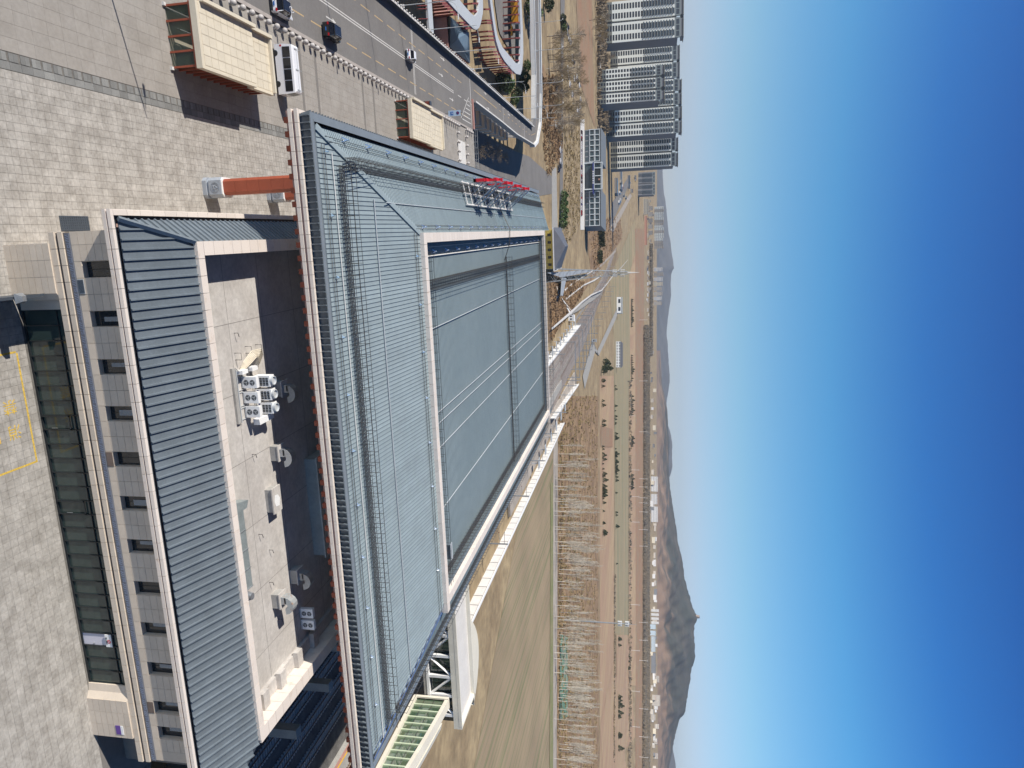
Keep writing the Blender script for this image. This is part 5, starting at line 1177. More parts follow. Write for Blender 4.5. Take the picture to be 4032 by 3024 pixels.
# lattice tower behind the hall
LT = thing('lattice_tower', 'tall tapering lattice telecom tower behind the far edge of the hall', 'tower', (22, 376, GZ)); h = 47.0
def lc(z): return 3.1 * (1 - z / h) ** 1.1 + .45
lm = MB(); zs = [0]
while zs[-1] < h - 5: zs.append(zs[-1] + max(1.2, 3.6 * (1 - zs[-1] / h) + .9))
for sx in (-1, 1):
    for sy in (-1, 1): lm.tube([(22 + sx * lc(z), 376 + sy * lc(z), GZ + z) for z in zs], .15, 4)
obj('leg', lm, Mgalv, LT); bm2 = MB()
for z0, z1 in zip(zs, zs[1:]):
    for (ax_, ay), (bx_, by) in (((-1, -1), (1, -1)), ((1, -1), (1, 1)), ((1, 1), (-1, 1)), ((-1, 1), (-1, -1))):
        bm2.tube([(22 + ax_ * lc(z0), 376 + ay * lc(z0), GZ + z0), (22 + bx_ * lc(z1), 376 + by * lc(z1), GZ + z1)], .07, 3); bm2.tube([(22 + bx_ * lc(z0), 376 + by * lc(z0), GZ + z0), (22 + ax_ * lc(z1), 376 + ay * lc(z1), GZ + z1)], .07, 3); bm2.tube([(22 + ax_ * lc(z1), 376 + ay * lc(z1), GZ + z1), (22 + bx_ * lc(z1), 376 + by * lc(z1), GZ + z1)], .06, 3)
obj('bracing', bm2, Mgalv, LT); obj('spire', MB().tube([(22, 376, GZ + zs[-1]), (22, 376, GZ + h + 1.5)], [.5, .05], 5), Mwhitec, LT)
for z, r in ((h - 8, 1.7), (h - 12, 1.7)):
    obj('platform', MB().lathe([(r, 0), (r, .15)], 10, (22, 376, GZ + z)), Mgalv, LT)
    for k in range(6): a_ = k * PI / 3; obj('antenna', MB().box(22 + r * math.cos(a_) - .15, 22 + r * math.cos(a_) + .15, 376 + r * math.sin(a_) - .1, 376 + r * math.sin(a_) + .1, GZ + z - .3, GZ + z + 2), Mwhite, LT)
t = thing('covered_way', 'long grey-green covered walkway beside the lattice tower', 'walkway', (30, 390, GZ)); A = at(2205, 1183, -5.5)
P_ = [at(2213, 1093, -5), at(2230, 1095, -5), at(2216, 1165, -5), at(2208, 1163, -5)]
obj('roof', MB().prism([p[:2] for p in P_], -5.2, -4.9), Mbase, t); Q_ = [at(2105 + 48, 1074, -5), at(2320, 1062, -5), at(2326, 1070, -5), at(2210, 1092, -5)]
obj('roof', MB().prism([p[:2] for p in Q_], -5.2, -4.9), Mbase, t); obj('post', MB().box(P_[0][0], P_[0][0] + .4, P_[0][1], P_[0][1] + .4, GZ, -5.2), Mgalv, t)
# ---------------------------------------------------------------- yellow house with a grey hipped roof
YH = thing('yellow_house', 'yellow house with a dark grey hipped roof and white gable trim, just behind the hall', 'house', (5, 375, GZ))
a0 = at(2160, 903, -3.0); a1 = at(2172, 1062, -3.0)
hx0, hx1, hy0, hy1 = -1.5, 18.6, 372, 402
obj('wall', MB().box(hx0, hx1, hy0, hy1, GZ, -3.2), Myellow, YH); obj('plinth', MB().box(hx0 - .1, hx1 + .1, hy0 - .1, hy1 + .1, GZ, GZ + .6), Mconcd, YH)
ex, ey = 1.0, 1.0; zr, ze = 1.9, -3.1; cy = (hy0 + hy1) / 2
Mslate = mat('dark_slate_sheet', (.105, .11, .13), .6, var=.08, scale=.2)
obj('roof', MB().add([(hx0 - ex, hy0 - ey, ze), (hx1 + ex, hy0 - ey, ze), (hx1 + ex, hy1 + ey, ze), (hx0 - ex, hy1 + ey, ze), (7.5, hy0 + 8, zr), (7.5, hy1 - 8, zr)], [(0, 1, 4), (1, 2, 5, 4), (2, 3, 5), (3, 0, 4, 5), (3, 2, 1, 0)]), Mslate, YH)
obj('white_fascia', MB().box(hx0 - ex - .1, hx1 + ex + .1, hy0 - ey - .25, hy0 - ey, ze - .5, ze + .1).box(hx1 + ex, hx1 + ex + .25, hy0 - ey, hy1 + ey, ze - .5, ze + .1), Mwhite, YH)
for k in range(5): obj('window', MB().box(hx0 + 2 + k * 3.8, hx0 + 3.4 + k * 3.8, hy0 - .05, hy0, -6.4, -4.6), Mglassw, YH)
for k in range(3): obj('window', MB().box(hx1, hx1 + .05, hy0 + 3 + k * 8, hy0 + 6 + k * 8, -6.6, -4.4), Mglassw, YH)
# ---------------------------------------------------------------- block with blue-grey sheet roof under the road
HR = thing('sheet_roof_building', 'low building with a blue-grey hipped sheet roof beyond the elevated road', 'building', at(1820, 130, -4))
c_ = [at(1600 + x / 4.424, y / 4.424, -4.5) for x, y in ((722, 250), (1092, 562), (1110, 1110), (758, 820))]
r0_ = at(1600 + 775 / 4.424, 300 / 4.424, -3.0); r1_ = at(1600 + 895 / 4.424, 675 / 4.424, -2.2)
obj('roof', MB().add([*c_, r0_, r1_], [(0, 4, 5, 1), (1, 5, 2), (2, 5, 3), (3, 5, 4, 0), (0, 1, 2, 3)]), mat('blue_grey_sheet', (.16, .22, .27), .5, .2, var=.05, scale=.4), HR)
sr = MB()
for k in range(1, 26):
    f = k / 26; p = Vector(c_[0]).lerp(Vector(c_[3]), f); q = Vector(r0_).lerp(Vector(r1_), min(1, f * 1.25)); sr.tube([p + Vector((0, 0, .08)), q + Vector((0, 0, .08))], .05, 3); p2 = Vector(c_[1]).lerp(Vector(c_[2]), f); sr.tube([p2 + Vector((0, 0, .08)), Vector(r0_).lerp(Vector(r1_), min(1, f)) + Vector((0, 0, .08))], .05, 3)
obj('roof_seams', sr, MATS['blue_grey_sheet'], HR); obj('wall', MB().prism([(c[0] * .995, c[1] * .995) for c in c_], GZ, -4.6), Mpink, HR)
# ---------------------------------------------------------------- curved canopy bands with red-brown beams
def band(label, outer, inner, zt, beams):
    t = thing('curved_canopy', label, 'canopy', at(*outer[0], zt))
    def res(P, n):
        L = [0]
        for a_, b_ in zip(P, P[1:]): L.append(L[-1] + math.dist(a_, b_))
        out = []
        for k in range(n + 1):
            s = L[-1] * k / n; i = max(j for j in range(len(L)) if L[j] <= s + 1e-6); i = min(i, len(P) - 2); f = (s - L[i]) / (L[i + 1] - L[i]); out.append((P[i][0] * (1 - f) + P[i + 1][0] * f, P[i][1] * (1 - f) + P[i + 1][1] * f))
        return out
    n = 48; O = [Vector(at(*p, zt)) for p in res(outer, n)]; I = [Vector(at(*p, zt)) for p in res(inner, n)]
    mb = MB(); d = Vector((0, 0, -.7))
    for k in range(n):
        for q in ((O[k], O[k + 1], I[k + 1], I[k]), (O[k] + d, O[k], I[k], I[k] + d)[:0] or (O[k] + d, O[k + 1] + d, O[k + 1], O[k]), (I[k], I[k + 1], I[k + 1] + d, I[k] + d)): mb.quad(*q)
    obj('coping', mb, mat('pale_grey_coping', (.50, .52, .54), .5, var=.03, scale=.2) if 'pale_grey_coping' not in MATS else MATS['pale_grey_coping'], t)
    for (p, q) in beams:
        A = Vector(at(*p, zt - .75)); B = Vector(at(*q, zt - .75)); u = (B - A); nn = Vector((-u.y, u.x, 0)).normalized() * .45
        obj('beam', MB().obox(A - nn / 2, u, nn, (0, 0, .5)), Mredd, t)
        obj('post', MB().box(B.x - .2, B.x + .2, B.y - .2, B.y + .2, GZ, B.z), Mredd, t)
    return t
S6 = lambda L: [(1600 + x / 4.424, y / 4.424) for x, y in L]
band('sharply bent pale grey canopy band nearer the tall apartment towers, with red-brown beams', S6([(2000, -900), (2005, 0), (2030, 500), (2040, 900), (2020, 1200), (1985, 1310), (1960, 1320), (1880, 1260), (1700, 1050), (1620, 900), (1560, 700), (1510, 400), (1455, 0), (1400, -900)]),
     S6([(1965, -900), (1970, 0), (1995, 600), (1990, 1000), (1970, 1110), (1945, 1135), (1900, 1090), (1790, 960), (1680, 830), (1590, 640), (1545, 380), (1495, 0), (1440, -900)]), -2.6,
     [(S6([(1985, y)])[0], S6([(1880, y + 4)])[0]) for y in (20, 105, 250, 390, 520, 660, 820, 950, 1050)] + [(S6([(1460 + (y * .075), y)])[0], S6([(1330 + y * .11, y - 2)])[0]) for y in (165, 360, 405, 550, 635, 700, 820)] +
     [(S6([(x + 60, y)])[0], S6([(x - 75, y + 6)])[0]) for x, y in ((1560, 900), (1575, 950), (1600, 1020), (1640, 1060), (1670, 1100), (1700, 1140), (1740, 1170), (1780, 1210), (1820, 1240), (1860, 1270))])
band('sharply bent pale grey canopy band nearer the elevated road, with red-brown beams', S6([(1325, -900), (1335, 0), (1338, 200), (1300, 400), (1265, 490), (1225, 522), (1180, 510), (960, 280), (700, 0), (0, -700)]),
     S6([(1270, -900), (1275, 0), (1260, 160), (1235, 240), (1210, 278), (1195, 285), (1130, 235), (1020, 110), (930, 0), (500, -700)]), -2.6,
     [(S6([(x, y)])[0], S6([(x - 150, y + 8)])[0]) for x, y in ((700, 20), (740, 62), (780, 105), (830, 150), (880, 205), (930, 250), (1060, 390), (1100, 440), (1150, 490))] + [(S6([(1255, y)])[0], S6([(1120, y + 4)])[0]) for y in (60, 200)])
t = thing('straight_canopy', 'straight pale grey canopy strip beside the elevated road', 'canopy', at(1690, 50, -2.6)); c4 = [at(*p, -2.6)[:2] for p in S6([(350, -900), (440, -900), (440, 0), (480, 590), (400, 520), (365, 0)])]
obj('slab', MB().prism(c4, -3.1, -2.6), MATS['pale_grey_coping'], t)
for y in (90, 145, 320): p = at(*S6([(370, y)])[0], -3.2); q = at(*S6([(170, y + 6)])[0], -3.2); obj('beam', MB().obox(p, Vector(q) - Vector(p), (0, .5, 0), (0, 0, .45)), Mredd, t)
strip('sunken_street', S6([(1500, -1500), (1520, 0), (1600, 560), (1860, 1010)]), S6([(1850, -1500), (1860, 0), (1880, 500), (1880, 1020)]), Masph, lift=.12)
strip('sunken_pavement', S6([(440, -1500), (445, 0), (480, 420)]), S6([(730, -1500), (730, 0), (735, 600)]), Mpink, lift=.1)
t = thing('box_truck', 'orange box truck parked inside the bent canopy band', 'truck', at(2000, 75, GZ)); p = Vector(at(1600 + 1790 / 4.424, 400 / 4.424, GZ)); 
obj('cargo_box', MB().box(p.x - 7.2, p.x, p.y, p.y + 2.6, GZ + .9, GZ + 3.6), Morange, t); obj('box_roof', MB().box(p.x - 7.25, p.x + .05, p.y - .05, p.y + 2.65, GZ + 3.6, GZ + 3.66), Morange, t); obj('cab', MB().box(p.x - 9.2, p.x - 7.3, p.y + .1, p.y + 2.5, GZ + .6, GZ + 2.9), Mwhite, t); obj('side_panel', MB().box(p.x + .01, p.x + .06, p.y + .1, p.y + 2.5, GZ + 1, GZ + 3.5), Mwhite, t)
for k in (-8.4, -5.5, -1.5): obj('wheel', MB().tube([(p.x + k, p.y - .05, GZ + .5), (p.x + k, p.y + .3, GZ + .5)], .5, 12), Mtyre, t)
t = thing('wheel_loader', 'small yellow loader standing beside the orange truck', 'loader', at(1998, 124, GZ)); p = Vector(at(1998, 128, GZ))
obj('body', MB().box(p.x - 2.2, p.x + .8, p.y, p.y + 1.9, GZ + .8, GZ + 1.9), Morange, t); obj('cab', MB().box(p.x - 1.2, p.x, p.y + .2, p.y + 1.7, GZ + 1.9, GZ + 3.1), Mframe, t); obj('bucket', MB().prism([(p.x - 4.2, p.y - .2), (p.x - 3.2, p.y - .2), (p.x - 3.2, p.y + 2.1), (p.x - 4.2, p.y + 2.1)], GZ + .3, GZ + 1.1), Mframe, t); obj('arm', MB().tube([(p.x - 2, p.y + 1, GZ + 1.6), (p.x - 3.4, p.y + 1, GZ + .9)], .15, 5), Morange, t)
for kx in (-1.7, .2):
    for ky in (-.05, 1.6): obj('wheel', MB().tube([(p.x + kx, p.y + ky, GZ + .7), (p.x + kx, p.y + ky + .35, GZ + .7)], .7, 12), Mtyre, t)
# ---------------------------------------------------------------- office with framed bays
Mofgl = glassm('office_glass', (.045, .07, .085), .12)
def office():
    t = thing('office_building', 'low grey office with white framed bays and a blue sign over its entrance', 'office', (-42, 625, GZ))
    o = Vector((-83.5, 629, GZ)); u = Vector((math.cos(YAW), -math.sin(YAW), 0)); u = Vector((1, -.205, 0)).normalized(); v = Vector((.205, 1, 0)).normalized(); L = 81.5
    def bx(mb, s0, s1, d0, d1, z0, z1): mb.obox(o + u * s0 + v * d0 + Vector((0, 0, z0)), u * (s1 - s0), v * (d1 - d0), (0, 0, z1 - z0))
    b = MB(); bx(b, 0, 27, 1, 22, 0, 14); bx(b, 52, 81, 1, 22, 0, 14); bx(b, 27, 52, 2.5, 22, 0, 14); obj('wall', b, Mtowerd, t)
    for s0, s1 in ((-.6, 27.5), (51, 81.6)):
        rf = MB(); q = o + Vector((0, 0, 0)); A = q + u * s0; n_ = len(rf.v); rf.add([A + v * 0 + Vector((0, 0, 14.2)), A + u * (s1 - s0) + Vector((0, 0, 14.2)), A + u * (s1 - s0) + v * 22 + Vector((0, 0, 16.8)), A + v * 22 + Vector((0, 0, 16.8)), A + Vector((0, 0, 13.6)), A + u * (s1 - s0) + Vector((0, 0, 13.6)), A + u * (s1 - s0) + v * 22 + Vector((0, 0, 13.6)), A + v * 22 + Vector((0, 0, 13.6))], [(0, 1, 2, 3), (4, 5, 1, 0), (5, 6, 2, 1), (7, 4, 0, 3), (6, 7, 3, 2)]); obj('roof', rf, mat('office_roof', (.16, .18, .20), .6, var=.04) if 'office_roof' not in MATS else MATS['office_roof'], t)
    for s0, nb, w in ((.2, 6, 4.45), (52.3, 6, 4.75)):
        fm = MB()
        for k in range(nb + 1): bx(fm, s0 + k * w - .25, s0 + k * w + .25, .1, 1.1, 4.4 if k % 6 else 3.8, 12.9)
        for z in (4.3, 8.1, 8.8, 12.4): bx(fm, s0, s0 + nb * w, .2, 1.0, z, z + .42)
        obj('bay_frame', fm, mat('pale_office_frame', (.52, .55, .56), .6, var=.03) if 'pale_office_frame' not in MATS else MATS['pale_office_frame'], t)
        for k in range(nb):
            for z in (4.8, 9.3): w_ = MB(); bx(w_, s0 + k * w + .35, s0 + (k + 1) * w - .35, .75, .99, z, z + 3.1); obj('window', w_, Mofgl, t)
            w_ = MB(); bx(w_, s0 + k * w + .6, s0 + (k + 1) * w - .6, .9, .99, .8, 3.4); obj('window', w_, Mofgl, t)
    ce = MB()
    for s in (29, 33.5, 40, 47.0, 51): bx(ce, s - .3, s + .3, -3.0, -2.2, 8.5 if s in (33.5, 47.0) else 8.0, 15.2)
    for z in (8.3, 14.0, 15.0): bx(ce, 29, 51, -3.0, -2.2, z, z + .45)
    obj('portal_frame', ce, MATS['pale_office_frame'], t)
    g_ = MB(); bx(g_, 27, 52, 1.5, 2.4, 0, 13.8); obj('glazing', g_, Mofgl, t); g_ = MB(); bx(g_, 34, 46.6, -2.4, -2.0, 8.9, 13.9); obj('dark_screen', g_, Mframe, t)
    g_ = MB(); bx(g_, 29, 55, -3.6, 1, 7.2, 8.1); obj('entrance_canopy', g_, Mnavy, t)
    for k in range(6): g_ = MB(); bx(g_, 36 + k * 1.9, 37.2 + k * 1.9, -3.7, -3.6, 7.35, 7.95); obj('sign_letter', g_, Mwhite, t)
    g_ = MB(); bx(g_, 42.5, 43.9, -3.2, -3.05, 12.0, 13.4); obj('emblem', g_, Mterra, t)
    g_ = MB(); bx(g_, 28, 52, -2.6, -1.8, 0, .5)
    for s in (29, 51): bx(g_, s - .4, s + .4, -3.0, -2.2, 0, 7.2)
    obj('portal_post', g_, MATS['pale_office_frame'], t)
    return t
office()
# ---------------------------------------------------------------- apartment towers
Mbal = mat('balcony_glass', (.07, .10, .13), .25, var=.05, scale=.1)
def tower(label, x, y, Wd, Dp, Hh, bays, rot, floors, base_f=3, crown=True, m=Mtower):
    """bays: number of double-window bays, separated by recessed shafts"""
    t = thing('apartment_tower', label, 'apartment block', (0, 0, 0))
    fl = Hh / (floors + base_f + 2.2); zb = base_f * fl; zt = zb + floors * fl; gap = 2.4
    bw = (Wd - gap * (bays - 1)) / bays
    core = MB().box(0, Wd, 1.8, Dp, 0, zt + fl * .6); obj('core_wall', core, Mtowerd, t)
    rc = MB(); wm_ = None
    win = MB().box(0, bw * .29, -.05, .12, 0, fl * .68).mesh('window'); win.materials.append(Mglassb)
    sm = MB().box(0, .9, -.05, .1, 0, fl * .45).mesh('window'); sm.materials.append(Mglassb)
    balc = MB().box(0, bw * .36, -.9, 0, 0, fl * .34).mesh('balcony'); balc.materials.append(Mbal)
    for i in range(bays):
        x0 = i * (bw + gap)
        fc = MB().box(x0, x0 + bw, 0, 2.0, zb, zt); obj('facade', fc, m, t)
        obj('facade_base', MB().box(x0 + .1, x0 + bw - .1, .1, 2.0, 0, zb), Mtowerb, t)
        obj('facade_top', MB().box(x0 - .1, x0 + bw + .1, -.1, 2.0, zt, zt + 2 * fl), mat('tower_top_grey', (.22, .26, .27), .6, var=.03) if 'tower_top_grey' not in MATS else MATS['tower_top_grey'], t)
        for f in range(floors):
            z = zb + f * fl + fl * .2
            for q in (.13, .60):
                piece('window', win, t, (x0 + bw * q, 0, z))
                if f >= floors * .48: piece('balcony', balc, t, (x0 + bw * (q - .05), 0, z - fl * .12))
            if i < bays - 1:
                piece('window', sm, t, (x0 + bw + .2, 1.75, z))
        for f in range(3):
            if f < base_f:
                for q in (.13, .60): piece('window', win, t, (x0 + bw * q, .1, f * fl + fl * .25))
        for q in (.08, .38, .68): piece('window', win, t, (x0 + bw * q, -.1, zt + fl * .5), scale=(.9, 1, 1.6))
        if crown:
            obj('crown', MB().box(x0 + 1.0, x0 + bw - 1.0, .5, Dp * .6, zt + 2 * fl, zt + 2.9 * fl), Mtowerd, t)
            obj('crown_eave', MB().box(x0 + .2, x0 + bw - .2, -.3, Dp * .7, zt + 2.9 * fl, zt + 3.1 * fl), Mtowerb, t)
    bandm = MB()
    for f in range(floors): bandm.box(Wd, Wd + .12, 1.9, 2.7, zb + f * fl + fl * .3, zb + f * fl + fl * .75)
    obj('side_window', bandm, Mglassb, t)
    obj('side_wall', MB().box(Wd - .5, Wd + .1, 3.4, Dp, zb * .4, zt + fl), Mtowerd, t)  # side facing away from the sun, its shade put into the grey
    t.location = (x, y, GZ); t.rotation_euler = (0, 0, rot)
    return t
tower('broad apartment tower at the top edge of the photo, leftmost of the row when upright', -267, 933, 47, 28, 91, 2, -.11, 22)
tower('second broad apartment tower, half hidden behind the nearer lower tower', -249, 1089, 44, 28, 93, 2, -.11, 22)
tower('nearer and lower apartment tower with three bays, in front of the row', -165, 801, 35, 26, 67, 3, -.11, 17)
tower('apartment tower directly behind the nearer three-bay tower', -186, 992, 32, 26, 92, 2, -.11, 22)
tower('broad apartment tower right behind the left wing of the office', -151, 980, 33, 28, 92, 2, -.11, 22)
tower('apartment tower nearest the railway, at the end of the row', -123.5, 1062, 39, 26, 91, 2, -.08, 23)
tower('dark grey slab tower standing far behind the office', -160, 2172, 66, 20, 73, 2, -.2, 17, 1, False, Mtowerd)
# ---------------------------------------------------------------- cars along the streets, seen small
def smallcar(label, px_, py_, rz, m):
    p = ground(px_, py_); t = car(label, p[0], p[1], rz, m, 4.5, 1.8, 1.5, 'sedan', plate=False, name='parked_car'); t.location.z = p[2] + .12; return t
protos = {}
cols = [('white', Mcarw), ('black', Mcarb), ('silver', Mcarg), ('dark blue', Mcarblue), ('red', Mcarr)]
def pc(ci, px_, py_, rz, where, grp):
    p = ground(px_, py_); nm, m = cols[ci]
    if ci not in protos:
        protos[ci] = car('%s car parked %s' % (nm, where), p[0], p[1], rz, m, 4.5, 1.8, 1.5, 'sedan', plate=False); protos[ci]['group'] = grp; protos[ci].location.z = p[2] + .12
    else: dup(protos[ci], (p[0], p[1], p[2] + .12), rz, '%s car parked %s' % (nm, where), grp)
random.seed(3)
y = 520.0
while y < 850:
    pc(random.choice([0, 1, 0, 1, 2, 3, 0, 1, 4]), 2286.5, y, -.2 + random.uniform(-.06, .06), 'in the long row in front of the office', 'cars parked in front of the office'); y += random.uniform(7.5, 10)
for px_, py_, ci in ((2202, 590, 0), (2203, 640, 0), (2201, 652, 1), (2195, 665, 1), (2236, 150, 0), (2230, 128, 2), (2232, 105, 1), (2242, 162, 0), (2250, 228, 0), (2256, 244, 1), (2236, 300, 0), (2240, 330, 0), (2258, 310, 0), (2268, 302, 0), (2272, 318, 1), (2278, 335, 0), (2282, 392, 0), (2270, 432, 0), (2276, 442, 2), (2280, 420, 0), (2113, 330, 0), (2250, 370, 0), (2186, 345, 1), (2232, 272, 0)):
    pc(ci, px_, py_, PI / 2 - .3 + random.uniform(-.1, .1), 'loosely among the bare trees below the towers' if px_ > 2215 else 'by the roadside beyond the lower road', 'cars parked among the bare trees' if px_ > 2215 else 'cars by the far roadside')
for i, (px_, py_, z, lb) in enumerate(((2112, 328, .1, ''), (2143, 40, 0, ''))): pass
# ---------------------------------------------------------------- trees
def bare_tree(name, label, grp, h, spread, seed, m_trunk, m_twig, n1=16, up=.75, r0=.16, nt_=7, tk=1.0):
    rnd = random.Random(seed); t = thing(name, label, 'tree', (0, 0, 0), group=grp)
    tr = MB(); tr.tube([(0, 0, 0), (rnd.uniform(-.1, .1), rnd.uniform(-.1, .1), h * .45), (rnd.uniform(-.2, .2), rnd.uniform(-.2, .2), h * .97)], [r0, r0 * .65, r0 * .15], 5, False)
    tw = MB()
    for k in range(n1):
        z = h * (.25 + .7 * k / n1); a_ = rnd.uniform(0, 2 * PI); L = spread * (1.15 - .8 * k / n1) * rnd.uniform(.7, 1.2)
        e = Vector((math.cos(a_) * L * (1 - up * .6), math.sin(a_) * L * (1 - up * .6), L * up * 1.5)); b0 = Vector((0, 0, z)); mid = b0 + e * .5 + Vector((0, 0, -.1 * L))
        tr.tube([b0, mid, b0 + e], [r0 * .32, r0 * .2, r0 * .06], 3, False)
        for q in range(nt_):
            f = rnd.uniform(.25, 1); s = b0 + e * f; d = Vector((rnd.uniform(-1, 1), rnd.uniform(-1, 1), rnd.uniform(.2, 1.3))).normalized() * L * rnd.uniform(.18, .4)
            tw.tube([s, s + d], [r0 * .24 * tk, r0 * .1 * tk], 3, False)
            d2 = Vector((rnd.uniform(-1, 1), rnd.uniform(-1, 1), rnd.uniform(.1, 1))).normalized() * L * .2; tw.tube([s + d * .6, s + d * .6 + d2], [r0 * .17 * tk, r0 * .09 * tk], 3, False)
    obj('trunk', tr, m_trunk, t); obj('crown', tw, m_twig, t); return t
def place(protos_, spots, lab=None, grp=None, rs_=1):
    rnd = random.Random(rs_); used = set()
    for (x, y, z, s) in spots:
        i = rnd.randrange(len(protos_)); p = protos_[i]
        if i not in used: used.add(i); p.location = (x, y, z); p.rotation_euler = (0, 0, rnd.uniform(0, 6.28)); p.scale = (s, s, s)
        else: dup(p, (x, y, z), rnd.uniform(0, 6.28), scale=(s, s, s))
    for i, p in enumerate(protos_):
        if i not in used: x, y, z, s = spots[-1 - i]; p.location = (x + 2, y + 3, z)
pop = [bare_tree('bare_poplar', 'slender bare poplar with pale upward branches in the rows along the dirt road', 'bare poplars along the dirt road', 22, 3.8, 20 + i, Mbark, Mtwig, 26, .9, .24, 7) for i in range(5)]
rnd = random.Random(5); sp = []
for y in (1755, 1790, 1828, 1836, 1862, 1885, 1912, 1925, 1946, 1950, 1962, 1975, 1995, 2010, 2016, 2028, 2060, 2074, 2085, 2100, 2108, 2130, 2136, 2150, 2162, 2180, 2200, 2214, 2240, 2262, 2290, 2312, 2350, 2365, 2382, 2395, 2410, 2425, 2440, 2470, 2500, 2520, 2532, 2545, 2570, 2590, 2604, 2620, 2650, 2680, 2700, 2715, 2730, 2745, 2760, 2790, 2805, 2830, 2850, 2870, 2900, 2930, 2945, 2960, 2985, 3010, 3040, 3080, 3120):
    p = ground(rnd.choice([2184, 2182, 2197, 2199, 2200]), y + rnd.uniform(-3, 3)); sp.append((*p, rnd.uniform(.6, .95)))
for k in range(130): p = ground(rnd.uniform(2200, 2290), 1850 + 1250 * math.sqrt(rnd.random()) if rnd.random() < .8 else rnd.uniform(1800, 2300)); sp.append((*p, rnd.uniform(.55, .95)))
place(pop, sp, rs_=2)
gv = [bare_tree('bare_tree', 'spreading bare grey-brown tree in the grove between the elevated road and the towers', 'bare trees in the grove below the towers', 10, 5.6, 60 + i, Mbark if i == 2 else Mbarkd, Mwillow if i % 2 else Mtwigd, 24, .45, .22, 12, .62) for i in range(4)]
sp = []
for k in range(70):
    f = rnd.random(); p = ground(2150 + rnd.uniform(0, 110), 130 + f * 390); sp.append((*p, rnd.uniform(.55, 1.1)))
for k in range(14): p = ground(2330 + rnd.uniform(-15, 40), rnd.uniform(-50, 240)); sp.append((*p, rnd.uniform(.8, 1.5)))
for k in range(10): p = ground(2385, rnd.uniform(210, 520)); sp.append((*p, rnd.uniform(.6, 1.2)))
place(gv, sp, rs_=4)
sh = [bare_tree('bare_shrub', 'low bare reddish shrub in the shade beside the sunken road', 'bare shrubs beside the sunken road', 4, 3, 90 + i, Mbarkd, Mtwigd, 14, .35, .07, 10) for i in range(2)]
place(sh, [(*ground(1860 + a_, 590 + b_), s) for a_, b_, s in ((0, 0, 1), (20, -10, 1.1), (45, 12, .9), (70, 20, 1), (95, 25, .9), (10, 25, .8), (60, 5, 1.2), (110, 34, .8))], rs_=6)
def evergreen(name, label, grp, h, w, seed, m, n=420, cone=True):
    rnd = random.Random(seed); t = thing(name, label, 'tree', (0, 0, 0), group=grp); obj('trunk', MB().tube([(0, 0, 0), (0, 0, h * .6)], [.14, .06], 5), Mbarkd, t); lf = MB()
    for k in range(n):
        f = rnd.random() ** .8; z = h * (.12 + .86 * f); r = w * ((1 - f) ** .75 if cone else math.sin(PI * min(1, .18 + .8 * f))) * rnd.uniform(.55, 1.08) * (1 + .25 * math.sin(k * 1.7)); a_ = rnd.uniform(0, 2 * PI)
        c = Vector((r * math.cos(a_), r * math.sin(a_), z)); s = w * .2 * rnd.uniform(.6, 1.4)
        vs = [c + Vector((rnd.uniform(-s, s), rnd.uniform(-s, s), rnd.uniform(-s, s))) for _ in range(3)]; lf.add(vs, [(0, 1, 2)])
    obj('crown', lf, m, t); return t
cn = [evergreen('round_conifer', 'small dark rounded conifer in the rows across the fallow fields', 'dark conifers in rows across the fields', 8 - i, 3.4 - .4 * i, 120 + i, Mpine, 420) for i in range(3)]
sp = []
for (px_, ys) in ((2367, (1520, 1578, 1595, 1657, 1674, 1757, 1768, 1785, 1792, 1808, 1826, 1846, 1865, 1874, 1889, 1908, 1914, 1920, 1926, 1930, 1938, 1945, 1950, 1954, 1963, 1979, 2012, 2056, 2060, 2090, 2096, 2103)), (2418, (1519, 1532, 1598, 1617, 1639, 1651, 1665, 1670, 1707, 1717, 1724, 1728, 1767, 1779, 1783, 1787, 1791, 1795, 1798, 1806, 1811, 1816, 1820, 1824, 1829, 1833, 1838, 1843, 1848, 1852, 1857, 1861, 1866, 1878, 1891, 1940, 2017, 2028, 2070, 2073, 2219)), (2432, (2512, 2518, 2540, 2742, 2748, 2757, 2770, 2778, 2800, 2806, 2818, 2824, 2890, 2896, 2902, 2938, 2945)), (2470, (2584, 2604, 2628, 2634)), (2483, tuple(range(1180, 1290, 7)) + tuple(range(1400, 1500, 9)) + tuple(range(1560, 1640, 8)) + tuple(range(1720, 1760, 6)) + tuple(range(1870, 1930, 5)))):
    for y in ys: p = ground(px_ + (y - 1500) * (.0085 if px_ < 2425 else 0), y); sp.append((*p, rnd.uniform(.45, 1.0) if px_ < 2430 else rnd.uniform(.8, 1.5)))
place(cn, sp, rs_=8)
bgp = [evergreen('dark_pine', 'large dark green pine beside the light area of the railway bank', 'dark pines near the white railway houses', 11, 4.6, 140 + i, Mpine, 700, False) for i in range(2)]
place(bgp, [(*ground(2370, 1424), .8), (*ground(2382, 1432), .7), (*ground(2376, 1446), .8), (*ground(2392, 1450), .7), (*ground(2366, 1460), .7), (*ground(2366, 1498), .5), (*ground(2367, 1448), .7)], rs_=1)
gb = [evergreen('green_bush', 'rounded green bush between the road bend and the canopy bands', 'green bushes beyond the elevated road', 4.5, 2.8, 160 + i, Mgreen if i else Mpine, 600, False) for i in range(3)]
